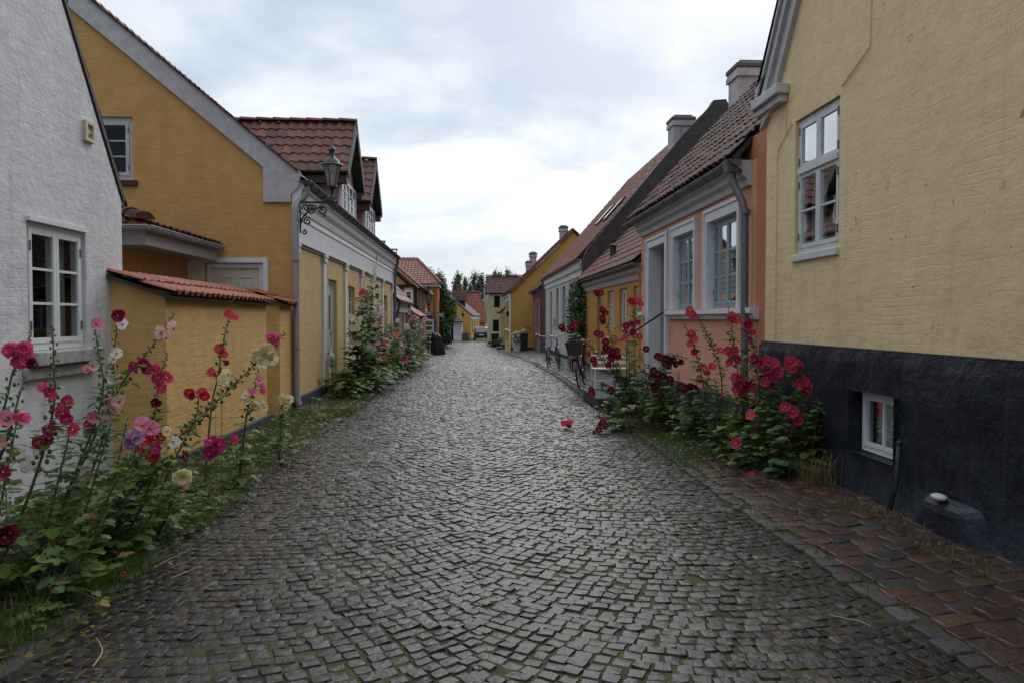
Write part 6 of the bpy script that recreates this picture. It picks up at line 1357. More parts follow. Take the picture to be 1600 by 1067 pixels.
H('low sprawling hollyhock with wine flowers at the edge of the cobbled street', [(985, 668, 11.0), (965, 660, 11.0), (948, 662, 10.9), (932, 664, 10.8)], [(942, 660, 'wine', 1.3, 1), (947, 655, 'wine', .9), (937, 672, 'wine', 1.3, 2), (930, 676, 'wine', .7, 3), (945, 667, 'wine', .8)], leaves=30, basal=26, lsize=0.07, spread=0.5, **kR)
for i, (bx, by, Y, tx, ty, lab) in enumerate([
    (985, 655, 11.8, 982, 535, 'leafy hollyhock under the coral red flowers'), (1020, 662, 11.3, 1003, 550, 'broad leafed hollyhock hiding the dark steps'),
    (1045, 675, 10.5, 1062, 580, 'leafy hollyhock below the dark maroon flowers'), (1085, 690, 9.8, 1108, 585, 'leafy hollyhock under the pink house door jamb'),
    (1125, 700, 9.0, 1118, 590, 'leafy hollyhock below the pink house windows'), (1160, 715, 8.4, 1185, 600, 'leafy hollyhock left of the downpipe foot'),
    (1215, 735, 7.8, 1212, 600, 'leafy hollyhock right of the downpipe foot'), (1262, 750, 7.3, 1280, 625, 'half withered hollyhock leaning on the black plinth'),
    (950, 650, 12.6, 965, 585, 'leafy hollyhock between white bench and steps')]):
    H(lab, [(bx, by, Y), ((bx+tx)/2, (by+ty)/2, Y), (tx, ty, Y)], [], leaves=46, basal=14, lsize=0.08, spread=0.36, buds=10, fmax=0.98, side='R', group='leafy hollyhocks without flowers in the right bed', old=14 if i == 7 else 4)
# feathery weed by the garden wall
def weed_spire(label, px, Y, ytop, side='L'):
    b = at(px, 700, Y); b.z = (zpl if side == 'L' else zpr)(b.x, b.y); tp = at(px, ytop, Y); rd = random.Random(px)
    r_ = empty('feathery_weed', b, label, 'weed'); st = MB(); st.tube([b, tp], 0.004, 4, r2=0.001); lf = MB()
    for i in range(110):
        f_ = rd.uniform(0.15, 1); q = b.lerp(tp, f_); a = rd.uniform(0, 6.28); l_ = 0.07*(1.15-f_); d_ = Vector((math.cos(a), math.sin(a), rd.uniform(0.1, 0.7)))*l_
        s_ = Vector((-math.sin(a), math.cos(a), 0))*0.0025; lf.add([q-s_, q+s_, q+d_], [(0, 1, 2)])
    st.build('stem', 'stem', r_); lf.build('leaves', 'grass', r_, recalc=False)
weed_spire('feathery green weed standing before the lit garden wall', 346, 6.9, 604); weed_spire('smaller feathery weed just left of the tall one', 337, 6.8, 640)

# --- low ground cover: grass, weeds, litter
def blades(name, n, sampler, hmin, hmax, mat, w=0.0035, bend=0.5):
    mb = MB(); rd = random.Random(hash(name) % 1000 if False else len(name)*31+n)
    for i in range(n):
        x, y, z = sampler(rd); a = rd.uniform(0, 6.283); h_ = rd.uniform(hmin, hmax); b_ = rd.uniform(0.1, bend)*h_
        dx, dy = math.cos(a), math.sin(a); sx, sy = -dy*w, dx*w
        p0 = (x-sx, y-sy, z); p1 = (x+sx, y+sy, z); p2 = (x+sx*0.7+dx*b_*0.35, y+sy*0.7+dy*b_*0.35, z+h_*0.6); p3 = (x-sx*0.7+dx*b_*0.35, y-sy*0.7+dy*b_*0.35, z+h_*0.6); p4 = (x+dx*b_, y+dy*b_, z+h_)
        mb.add([p0, p1, p2, p3, p4], [(0, 1, 2, 3), (3, 2, 4)])
    o = mb.build(name, mat, None, recalc=False); return tag(o, kind='stuff')
def clumpy(x0f, x1f, y0, y1, zf, clumps, sig):
    cs = None
    def f(rd):
        nonlocal cs
        if cs is None: cs = [(rd.random(), rd.uniform(y0, y1)) for _ in range(clumps)]
        if rd.random() < 0.75:
            c_ = rd.choice(cs); y = c_[1]+rd.gauss(0, sig*1.5); x = x0f(y)+(x1f(y)-x0f(y))*c_[0]+rd.gauss(0, sig)
        else: y = rd.uniform(y0, y1); x = rd.uniform(x0f(y), x1f(y))
        return x, y, zf(x, y)-0.004
    return f
g1 = blades('grass', 9000, clumpy(lambda y: -3.55 if y < 8 else -3.05, lambda y: xl(y)-0.02, 2.6, 13.5, zpl, 60, 0.10), 0.03, 0.13, 'grass')
g0 = blades('grass', 5200, clumpy(lambda y: -3.5, lambda y: xl(y)+0.03, 2.4, 6.2, zpl, 34, 0.11), 0.03, 0.11, 'grass'); tag(g0, 'dense low grass at the bottom left corner of the verge', 'grass')
g8 = blades('grass', 2600, clumpy(lambda y: xl(y)-0.14, lambda y: xl(y)+0.02, 2.4, 30, zpl, 160, 0.03), 0.012, 0.045, 'grass'); tag(g8, 'fringe of short grass along the left edge stones', 'grass')
g9 = blades('grass', 2200, clumpy(lambda y: xr(y)-0.04, lambda y: xr(y)+0.06, 4, 30, zpr, 150, 0.03), 0.010, 0.035, 'grass'); tag(g9, 'fringe of short grass along the right edge stones', 'grass'); tag(g1, 'green grass growing along the left verge', 'grass')
g2 = blades('grass', 2600, clumpy(lambda y: -2.95, lambda y: xl(y)+0.06, 13, 33, zpl, 50, 0.14), 0.03, 0.10, 'grass', w=0.006); tag(g2, 'thin grass at the foot of the long yellow house', 'grass')
g3 = blades('grass', 7000, clumpy(lambda y: xr(y)-0.05, lambda y: 3.3, 7.6, 15, zpr, 45, 0.13), 0.02, 0.09, 'grass'); tag(g3, 'short grass patch on the right pavement before the steps', 'grass')
g4 = blades('dry_grass', 700, clumpy(lambda y: 3.0, lambda y: 3.32, 6.7, 9.4, zpr, 7, 0.06), 0.08, 0.34, 'dry_grass', bend=1.2); tag(g4, 'dry straw tufts at the foot of the black plinth', 'dry grass')
g5 = blades('dry_grass', 500, clumpy(lambda y: 3.0, lambda y: 3.22, 4.3, 6.4, zpr, 12, 0.05), 0.02, 0.08, 'dry_grass', bend=1.2); tag(g5, 'small dry tufts between plinth and red cobbles', 'dry grass')
g6 = blades('dry_grass', 1100, clumpy(lambda y: -3.4 if y < 8 else -3.05, lambda y: xl(y)+0.02, 2.8, 13, zpl, 24, 0.12), 0.03, 0.16, 'dry_grass', bend=1.4); tag(g6, 'dry stalks lying among the left verge weeds', 'dry grass')
g7 = blades('moss', 5200, clumpy(lambda y: xl(y), lambda y: xr(y), 2.0, 9, lambda x, y: zroad(x, y)-0.008, 120, 0.10), 0.008, 0.017, 'grass', w=0.003, bend=0.9); tag(g7, 'tiny green moss sprigs in the joints of the cobbled street', 'moss')
def groundleaves(name, n, sampler, smin, smax, label, mat='leaf'):
    mb = MB(); rd = random.Random(n)
    for i in range(n):
        x, y, z = sampler(rd); a = rd.uniform(0, 6.28); s_ = rd.uniform(smin, smax)
        add_leaf(mb, (x, y, z+rd.uniform(0.012, 0.09)*(s_/0.05)), (math.cos(a), math.sin(a), rd.uniform(-0.3, 0.5)), (0, 0, 1), s_, rd)
    o = mb.build(name, mat, None, recalc=False); return tag(o, label, 'ground cover', kind='stuff')
groundleaves('ground_cover', 2600, clumpy(lambda y: -3.5 if y < 8 else -3.05, lambda y: xl(y)-0.05, 2.8, 13.0, zpl, 45, 0.11), 0.015, 0.05, 'low leafy weeds covering the left verge')
groundleaves('ground_cover', 1900, clumpy(lambda y: -3.3, lambda y: xl(y)-0.03, 2.6, 8.0, zpl, 40, 0.13), 0.012, 0.034, 'dense small leaved weeds in the near part of the left verge', 'leaf_cool')
groundleaves('ground_cover', 1000, clumpy(lambda y: xr(y)+0.12, lambda y: 3.3, 7.8, 14.0, zpr, 26, 0.12), 0.012, 0.035, 'low leafy weeds on the right pavement')
groundleaves('ground_cover', 500, clumpy(lambda y: -2.95, lambda y: xl(y)-0.05, 14.5, 31, zpl, 30, 0.12), 0.03, 0.07, 'low leafy weeds under the far hollyhock clump')
groundleaves('leaf_litter', 520, clumpy(lambda y: -3.4 if y < 8 else -3.0, lambda y: xl(y)+0.25, 2.8, 12, zpl, 30, 0.15), 0.008, 0.022, 'brown fallen leaf scraps along the left verge', 'leaf_old')
groundleaves('leaf_litter', 160, clumpy(lambda y: xr(y)-0.1, lambda y: 3.3, 5.5, 12, zpr, 14, 0.15), 0.008, 0.024, 'brown fallen leaf scraps on the right cobbles', 'leaf_old')
# fallen blooms and twigs
def fallen(px, py, col, label, n=1, s=1.0):
    rd = random.Random(px); d_ = at(px, py, 5)-CAM; p = CAM+d_*((0.02-CAM.z)/d_.z)
    r_ = empty('fallen_bloom', (p.x, p.y, 0.02), label, 'fallen flower')
    for i in range(n):
        f_ = bpy.data.objects.new('flower', flower_mesh(col, rd.choice((0, 2, 3)))); COL.objects.link(f_); f_.parent = r_
        f_.location = (rd.uniform(-0.07, 0.07)*(n > 1), rd.uniform(-0.05, 0.05)*(n > 1), 0.02+rd.uniform(0, 0.04)*(n > 1)); f_.rotation_euler = (rd.uniform(-1.3, 1.3), rd.uniform(-1.0, 1.0), rd.uniform(0, 6)); f_.scale = (s, s, s)
fallen(884, 667, 'coral', 'bunch of pink blooms lying on the street near the dark steps', 7, 0.9)
fallen(1174, 746, 'crimson', 'single crimson bloom lying on the red cobbles', 1, 0.8)
fallen(265, 886, 'lilac', 'small lilac petal scrap on the left edge stones', 1, 0.35); fallen(195, 902, 'crimson', 'small crimson petal scrap in the left verge grass', 1, 0.35)
def twig(pts, label, r=0.004):
    v = []
    for (px, py) in pts:
        d_ = at(px, py, 5)-CAM; p = CAM+d_*((0.03-CAM.z)/d_.z); p.z = max(zroad(p.x, p.y), zpr(p.x, p.y) if p.x > xr(p.y) else 0, zpl(p.x, p.y) if p.x < xl(p.y) else 0)+0.012; v.append(p)
    mb = MB(); mb.tube(catmull(v, 4), r, 5, r2=r*0.5); o = mb.build('twig', 'dry_twig', None, smooth=True); tag(o, label, 'twig', 'dry stalks lying on the stones')
M['dry_twig'] = paint('dry_straw_stalk', (0.34, 0.27, 0.15), 0.7)
twig([(240, 882), (262, 870), (285, 860), (298, 852)], 'pale dry stalk at the left kerb near the grass'); twig([(266, 898), (290, 889), (310, 880)], 'short dry stalk on the cobbles beside the left kerb')
twig([(1297, 955), (1320, 960), (1345, 965), (1360, 972)], 'thin dry stalk on the street beside the right kerb'); twig([(1272, 753), (1290, 757), (1302, 758)], 'pale stalk at the foot of the black plinth')
twig([(540, 910), (560, 913), (590, 918)], 'thin straw lying in the left part of the street'); twig([(145, 1035), (160, 1010), (150, 990)], 'curled stalk at the bottom left corner')
mb = MB(); p = at(458, 744, 7.7); p.z = 0.03; mb.ball(p, 0.035, 8, 5, 0.4); o = mb.build('brick_chip', 'chimney_red', None, origin=p); o.scale = (1.6, 0.8, 1); tag(o, 'small orange brick chip lying on the left side of the street', 'brick chip')

# --- ivy column, shrub, poplars
def leafball(mb, c, rx, ry, rz, n, s, rd, hollow=0.5, noise_=0.25, lean=0.0):
    for i in range(n):
        u = rd.gauss(0, 1); v = rd.gauss(0, 1); w_ = rd.gauss(0, 1); L_ = math.sqrt(u*u+v*v+w_*w_) or 1
        d_ = Vector((u/L_, v/L_, w_/L_)); k = rd.uniform(hollow, 1)*(1+noise_*mn.noise(d_*2.3+Vector(c)))
        q = Vector(c)+Vector((d_.x*rx*k, d_.y*ry*k, d_.z*rz*k)); ss = s*rd.uniform(0.6, 1.3)
        a = Vector((rd.uniform(-1, 1), rd.uniform(-1, 1), rd.uniform(-0.6, 0.6))).normalized(); b = a.cross(d_+Vector((rd.uniform(-.4, .4), 0.1, rd.uniform(-.4, .4)))).normalized()
        mb.add([q-a*ss, q-b*ss*0.6, q+a*ss, q+b*ss*0.6], [(0, 1, 2, 3)])
def shrub(name, label, cat, base, blobs, s, mat, trunks, seed=1, n=900, group=None):
    r_ = empty(name, base, label, cat, group); rd = random.Random(seed); mb = MB()
    tot = sum(b_[3]*b_[5] for b_ in blobs)
    for (x, y, z, rx, ry, rz) in blobs: leafball(mb, (x, y, z), rx, ry, rz, int(n*rx*rz/tot), s, rd)
    mb.build('crown', mat, r_, recalc=False)
    tb = MB()
    for (a, b, r0) in trunks: tb.tube([a, ((a[0]+b[0])/2+0.05, (a[1]+b[1])/2, (a[2]+b[2])/2), b], r0, 7, r2=r0*0.4)
    tb.build('trunk', 'bark', r_, smooth=True); return r_
shrub('ivy_shrub', 'dark green ivy column between the white and orange houses', 'ivy', (3.5, 25.6, 0), [(3.55, 25.5, 2.2, 0.42, 0.9, 0.75), (3.52, 25.4, 1.5, 0.45, 1.0, 0.9), (3.5, 25.5, 0.8, 0.38, 0.85, 0.8), (3.6, 25.7, 2.6, 0.3, 0.7, 0.4)], 0.045, 'ivy', [((3.6, 25.5, 0), (3.6, 25.5, 2.0), 0.04)], 3, 5200)
shrub('climbing_shrub', 'big green climbing shrub beside the deep orange house', 'shrub', (-2.3, 66, -0.7), [(-2.6, 65, 4.2, 0.55, 0.8, 1.3), (-2.45, 64, 3.2, 0.75, 0.9, 1.2), (-2.2, 63.5, 2.2, 1.0, 1.0, 1.1), (-2.3, 63, 1.0, 0.8, 1.0, 1.0), (-2.5, 62.8, 0.0, 0.75, 0.9, 0.8), (-1.75, 64, 2.9, 0.5, 0.7, 0.6)], 0.09, 'tree_leaf', [((-2.5, 64, -0.7), (-2.5, 64, 3.8), 0.08), ((-2.3, 64, 0.5), (-1.9, 64, 2.6), 0.04)], 5, 6500)
shrub('climbing_shrub', 'dark climbing shrub under the small distant lantern', 'shrub', (-2.9, 51, -0.5), [(-2.95, 51, 1.2, 0.35, 0.8, 0.5), (-3.0, 52, 0.4, 0.4, 0.9, 0.9)], 0.07, 'ivy', [((-3.0, 51.5, -0.5), (-3.0, 51.5, 1.0), 0.03)], 8, 1300)
shrub('bush', 'green bush behind the white trellis', 'shrub', (-3.1, 46, -0.4), [(-3.0, 46.2, 0.4, 0.4, 0.5, 0.6)], 0.06, 'tree_leaf', [((-3.0, 46.2, -0.4), (-3.0, 46.2, 0.3), 0.03)], 9, 700)
pops = [(716, 430, 0.9), (727, 437, 0.8), (741, 430, 1.0), (753, 431, 1.0), (748, 441, 0.6), (712, 446, .7), (772, 427, 0.75), (781, 429, 0.75), (793, 425, 0.9), (806, 432, 0.8), (671, 424, 0.9), (686, 429, 1.0), (733, 448, .6)]
pl_lab = ['poplar left of the red brick chimney', 'narrow poplar right of the red brick chimney', 'dense tall poplar over the big red roof', 'tall forked poplar at the right of the big red roof', 'short poplar between the two tallest ones', 'low poplar top at the far left of the row', 'left poplar top above the brown roof', 'middle poplar top above the brown roof', 'largest poplar top above the brown roof', 'last poplar top before the mustard gable', 'poplar top peeking over the hipped red roof', 'poplar top above the big climbing shrub', 'lowest poplar top beside the narrow one']
for i, (px, py, s_) in enumerate(pops):
    Y = 185+(i*37 % 40)-10; tp = at(px, py, Y); rd = random.Random(i+40); r_ = empty('poplar_tree', (tp.x, Y, -1.3), pl_lab[i], 'poplar', 'poplars behind the roofs')
    mb = MB(); hh = tp.z+1.3
    for k in range(9):
        f_ = k/8; z = tp.z-0.6-f_*hh*0.68; rr = (0.85+0.75*math.sin(min(1, f_*1.3+0.12)*math.pi*0.6))*s_*1.15
        leafball(mb, (tp.x+rd.uniform(-.3, .3), Y+rd.uniform(-.3, .3), z), rr, rr, hh*0.09+0.5, 260, 0.24, rd, 0.2, 0.7)
    mb.build('crown', 'poplar_leaf', r_, recalc=False)
    tb = MB(); tb.tube([(tp.x, Y, -1.3), (tp.x, Y, tp.z-1)], 0.28, 7, r2=0.05); tb.build('trunk', 'bark', r_, smooth=True)
# ================================================================ OBJECTS IN THE STREET
def torus(mb, c, Rr, r, axis='y', n=28, m=8):
    vs = []
    for i in range(n):
        a = 2*math.pi*i/n
        for k in range(m):
            b = 2*math.pi*k/m; rr = Rr+r*math.cos(b); h_ = r*math.sin(b)
            vs.append((c[0]+rr*math.cos(a), c[1]+h_, c[2]+rr*math.sin(a)) if axis == 'y' else (c[0]+h_, c[1]+rr*math.cos(a), c[2]+rr*math.sin(a)))
    mb.add(vs, [(i*m+k, i*m+(k+1) % m, ((i+1) % n)*m+(k+1) % m, ((i+1) % n)*m+k) for i in range(n) for k in range(m)])
def bicycle(loc, heading, lean, paintm, label, basket=False, rack=True, city=True, lights=True):
    """bicycle built along +x (front), then turned to its heading"""
    r_ = empty('bicycle', (0, 0, 0), label, 'bicycle', 'bicycles leaning by the cream white house')
    WR = 0.34
    for wx in (-0.53, 0.55):
        mb = MB(); torus(mb, (wx, 0, WR), WR-0.02, 0.02); w_ = mb.build('wheel', 'rubber', r_, smooth=True)
        mb = MB(); torus(mb, (wx, 0, WR), WR-0.045, 0.010, m=5); mb.lathe([(0.025, -0.045), (0.025, 0.045)], (wx, 0, WR), 10, 'y')
        for k in range(16):
            a = 2*math.pi*k/16; mb.tube([(wx, 0.03*(-1)**k, WR), (wx+(WR-0.045)*math.cos(a), 0, WR+(WR-0.045)*math.sin(a))], 0.0018, 3, cap=False)
        mb.build('rim', 'steel', w_, smooth=True)
        mb = MB(); pts = []
        for k in range(13):
            a = R(20)+R(150)*k/12; pts.append((wx+(WR+0.03)*math.cos(a), 0, WR+(WR+0.03)*math.sin(a)))
        for k in range(12):
            a, b = Vector(pts[k]), Vector(pts[k+1]); mb.quad(a+Vector((0, -.028, 0)), b+Vector((0, -.028, 0)), b+Vector((0, .028, 0)), a+Vector((0, .028, 0)))
        mb.build('mudguard', paintm if city else 'black', r_, recalc=False)
    mb = MB(); BB = (-0.08, 0, 0.29); ST = (-0.22, 0, 0.78); HT = (0.36, 0, 0.82); HB = (0.40, 0, 0.66); RW = (-0.53, 0, WR)
    for a, b, q in ((BB, ST, .016), (BB, HB, .019), ((-0.19, 0, 0.66) if city else ST, HT, .016), (HB, (0.34, 0, 0.90), .019)): mb.tube([a, b], q, 8)
    for sy in (-0.05, 0.05): mb.tube([(BB[0], sy*.5, BB[2]), (RW[0], sy, RW[2])], .010, 6); mb.tube([(ST[0]+.02, sy*.3, ST[2]-.08), (RW[0], sy, RW[2])], .009, 6)
    mb.build('frame', paintm, r_, smooth=True)
    mb = MB()
    for sy in (-0.045, 0.045): mb.tube([(0.405, sy, 0.62), (0.45, sy, 0.48), (0.55, sy, WR)], .011, 6)
    mb.tube([(0.405, -.05, .625), (0.405, .05, .625)], .015, 6); mb.build('fork', paintm, r_, smooth=True)
    mb = MB(); mb.tube([(0.34, 0, 0.88), (0.33, 0, 1.0)], 0.012, 6); mb.tube([(0.16, -0.29, 1.02), (0.28, -0.26, 1.04), (0.34, -0.10, 1.01), (0.34, 0.10, 1.01), (0.28, 0.26, 1.04), (0.16, 0.29, 1.02)], 0.012, 7)
    hb = mb.build('handlebar', 'steel', r_, smooth=True)
    for sy in (-0.28, 0.28):
        mb = MB(); mb.tube([(0.13, sy*1.02, 1.02), (0.25, sy*.97, 1.037)], 0.018, 7); mb.build('grip', 'black', hb, smooth=True)
    mb = MB(); mb.tube([(ST[0], 0, ST[2]-.02), (-0.25, 0, 0.93)], .012, 6); mb.build('seat_post', 'steel', r_)
    mb = MB(); mb.add([(-0.40, -.09, .95), (-0.40, .09, .95), (-0.22, .06, .965), (-0.06, .02, .955), (-0.06, -.02, .955), (-0.22, -.06, .965), (-0.38, 0, .905), (-0.10, 0, .925)], [(0, 1, 2, 5), (5, 2, 3, 4), (0, 1, 6), (1, 2, 7, 6), (2, 3, 7), (3, 4, 7), (4, 5, 7), (5, 0, 6, 7)]); mb.build('saddle', 'black', r_, bevel=0.01)
    mb = MB(); mb.lathe([(0.09, -0.008), (0.095, 0), (0.09, 0.008)], (BB[0], -0.06, BB[2]), 18, 'y')
    for sy, dx in ((-0.08, 0.14), (0.08, -0.14)):
        mb.tube([(BB[0], sy, BB[2]), (BB[0]+dx, sy, BB[2]-0.10)], .009, 5); mb.box(BB[0]+dx-.04, BB[0]+dx+.04, sy-.05+(sy > 0)*.02, sy+.03+(sy > 0)*.02, BB[2]-.115, BB[2]-.09)
    mb.build('pedals', 'black', r_)
    if rack:
        mb = MB()
        for sy in (-0.06, 0, 0.06): mb.tube([(-0.26, sy, 0.74), (-0.72, sy, 0.74)], .006, 5)
        for sy in (-0.06, 0.06): mb.tube([(-0.60, sy, 0.74), (RW[0], sy*.9, RW[2])], .005, 5)
        mb.build('luggage_rack', 'black', r_)
        mb = MB(); mb.box(-0.755, -0.725, -0.045, 0.045, 0.68, 0.73); mb.build('rear_reflector', 'reflector_red', r_)
    if basket:
        mb = MB(); z0, z1 = 0.76, 1.06
        ring = lambda z, k: [(-0.70-k, -0.15-k, z), (-0.30+k, -0.15-k, z), (-0.30+k, 0.15+k, z), (-0.70-k, 0.15+k, z)]
        a = ring(z0, 0); b = ring(z1, 0.04); c = ring(z1, 0.025); d_ = ring(z0+.01, -.012)
        mb.add(a+b+c+d_, [(0, 1, 2, 3), (0, 1, 5, 4), (1, 2, 6, 5), (2, 3, 7, 6), (3, 0, 4, 7), (4, 5, 9, 8), (5, 6, 10, 9), (6, 7, 11, 10), (7, 4, 8, 11), (8, 9, 13, 12), (9, 10, 14, 13), (10, 11, 15, 14), (11, 8, 12, 15), (12, 13, 14, 15)])
        mb.build('basket', 'basket', r_)
    mb = MB(); mb.tube([(-0.10, 0.03, 0.28), (-0.22, 0.20, 0.02)], .009, 5); mb.build('kickstand', 'steel', r_)
    r_.location = loc; r_.rotation_euler = (lean, 0, heading)
    return r_
M['reflector_red'] = paint('red_reflector', (0.45, 0.03, 0.01), 0.25, var=0.05, bump=0)
M['basket'] = paint('grey_wicker', (0.055, 0.055, 0.06), 0.7, var=0.4, scale=50)
M['bike_silver'] = paint('silver_bike_paint', (0.42, 0.46, 0.50), 0.3, metal=0.3, bump=0)
M['bike_blue'] = paint('dark_blue_bike_paint', (0.03, 0.045, 0.09), 0.3, bump=0)
M['bike_cream'] = paint('beige_bike_paint', (0.38, 0.31, 0.20), 0.35, bump=0)
M['bike_black'] = paint('black_bike_paint', (0.012, 0.013, 0.016), 0.3, bump=0)
def onp(x, y): return (x, y, zpr(x, y)+0.01)
bicycle(onp(2.62, 26.1), R(-100), R(4), 'bike_silver', 'silver bicycle farthest up the street, beside the brick house plinth', rack=False, city=False)
bicycle(onp(2.78, 24.6), R(-93), R(5), 'bike_blue', 'dark blue bicycle between the silver one and the beige one', rack=False, city=False)
bicycle(onp(3.0, 23.2), R(86), R(-5), 'bike_cream', 'slim beige bicycle with a red rear reflector at the cream white wall')
bicycle(onp(2.55, 17.75), R(76), R(-7), 'bike_black', 'large black bicycle with grey basket next to the white bench', basket=True)
# white bench
r_ = empty('white_bench', (3.1, 17.1, 0.05), 'white slatted wooden bench beside the black bicycle and hollyhocks', 'bench')
zb = 0.06
for k in range(5):
    mb = MB(); y = 16.86+k*0.10; mb.box(2.68, 3.58, y, y+0.085, zb+0.42, zb+0.44); mb.build('seat_slat', 'white_paint', r_, bevel=0.004)
for (x, y, top) in ((2.70, 16.88, 0.42), (3.52, 16.88, 0.42), (2.70, 17.34, 0.74), (3.52, 17.34, 0.74)):
    mb = MB(); mb.prism([(x, y, zb-0.04), (x+0.045, y, zb-0.04), (x+0.045, y+(0.10 if top > .5 else 0), zb+top), (x, y+(0.10 if top > .5 else 0), zb+top)], (0, 0.045, 0)); mb.build('leg', 'white_paint', r_, bevel=0.004)
for z in (0.55, 0.68):
    mb = MB(); mb.box(2.745, 3.52, 17.39+0.1*(z-.42), 17.41+0.1*(z-.42), zb+z-0.035, zb+z+0.035); mb.build('back_rail', 'white_paint', r_, bevel=0.004)
for y in (16.89, 17.36):
    mb = MB(); mb.box(2.745, 3.52, y, y+0.025, zb+0.14, zb+0.20); mb.build('stretcher', 'white_paint', r_, bevel=0.004)
mb = MB(); mb.box(2.71, 2.735, 16.925, 17.34, zb+0.14, zb+0.20); mb.build('stretcher', 'white_paint', r_)
# wheelie bins
M['bin_plastic'] = paint('dark_grey_bin_plastic', (0.018, 0.020, 0.022), 0.5, var=0.1, bump=0.05)
def bin_(x, y, z, w_, d_, h_, label):
    r_ = empty('wheelie_bin', (x, y, z), label, 'bin', 'wheelie bins'); mb = MB(); a, b = w_/2, d_/2
    mb.hexa([(x-a*.82, y-b*.75, z+.06), (x+a*.82, y-b*.75, z+.06), (x+a*.82, y+b*.75, z+.06), (x-a*.82, y+b*.75, z+.06), (x-a*.96, y-b, z+h_*.9), (x+a*.96, y-b, z+h_*.9), (x+a*.96, y+b, z+h_*.9), (x-a*.96, y+b, z+h_*.9)])
    mb.box(x-a, x+a, y-b-.02, y+b, z+h_*.86, z+h_*.90); mb.build('body', 'bin_plastic', r_, bevel=0.015)
    mb = MB(); mb.hexa([(x-a*1.04, y-b*1.12, z+h_*.905), (x+a*1.04, y-b*1.12, z+h_*.905), (x+a*1.04, y+b*1.08, z+h_*.905), (x-a*1.04, y+b*1.08, z+h_*.905), (x-a*.9, y-b, z+h_*.96), (x+a*.9, y-b, z+h_*.96), (x+a*.95, y+b, z+h_), (x-a*.95, y+b, z+h_)]); mb.build('lid', 'bin_plastic', r_, bevel=0.01)
    mb = MB(); mb.tube([(x-a*.7, y+b*1.1, z+h_*.93), (x-a*.7, y+b*1.3, z+h_*.93), (x+a*.7, y+b*1.3, z+h_*.93), (x+a*.7, y+b*1.1, z+h_*.93)], .014, 6); mb.build('handle', 'bin_plastic', r_)
    for sx in (-1, 1): mb = MB(); mb.lathe([(0.10, -.025), (0.10, .025)], (x+sx*a*.85, y+b*.8, z+.10), 14, 'x'); mb.build('wheel', 'rubber', r_)
bin_(3.10, 45.9, -0.42, 0.46, 0.6, 1.22, 'dark wheelie bin against the mustard gable beside the white planter')
bin_(1.78, 60.5, -0.62, 0.60, 0.7, 1.12, 'dark wheelie bin in front of the sand coloured two-storey house')
# white planter with hydrangeas
r_ = empty('hydrangea_planter', (2.68, 46.6, -0.42), 'tall white wooden planter with big white hydrangea heads', 'planter')
mb = MB(); z = -0.42; mb.hexa([(2.50, 46.3, z), (2.86, 46.3, z), (2.86, 46.8, z), (2.50, 46.8, z), (2.44, 46.25, z+.80), (2.90, 46.25, z+.80), (2.90, 46.85, z+.80), (2.44, 46.85, z+.80)]); mb.build('box', 'white_paint', r_, bevel=0.01)
rd = random.Random(3)
M['hydrangea'] = leaf_mat('hydrangea_floret', [(0.62, 0.66, 0.50), (0.72, 0.74, 0.62), (0.55, 0.62, 0.42)], 0.2)
for (hx, hy, hz_, hr) in [(2.50, 46.2, .62, .14), (2.66, 46.2, .72, .15), (2.82, 46.3, .66, .15), (2.58, 46.1, .80-.42+.30, .14), (2.98, 46.4, .74, .16), (3.14, 46.5, .83, .16), (2.74, 46.1, .50, .15), (2.92, 46.2, .55, .14), (2.46, 46.1, .46, .12), (2.62, 46.1, .32, .10), (2.84, 46.15, .34, .10), (3.22, 46.4, .66, .12), (2.42, 46.3, .60, .12), (3.05, 46.3, .60, .12)]:
    mb = MB()
    for i in range(150):
        d_ = Vector((rd.gauss(0, 1), rd.gauss(0, 1), rd.gauss(0, 1))).normalized(); q = Vector((hx, hy, hz_))+d_*hr*rd.uniform(.85, 1.02); a = d_.cross(Vector((.3, .5, 1))).normalized()*.026; b = d_.cross(a).normalized()*.026
        mb.add([q-a, q-b, q+a, q+b], [(0, 1, 2, 3)])
    mb.build('flower_head', 'hydrangea', r_, recalc=False)
mb = MB(); leafball(mb, (2.8, 46.4, .48), .42, .3, .3, 700, .035, rd); mb.build('leaves', 'leaf', r_, recalc=False)
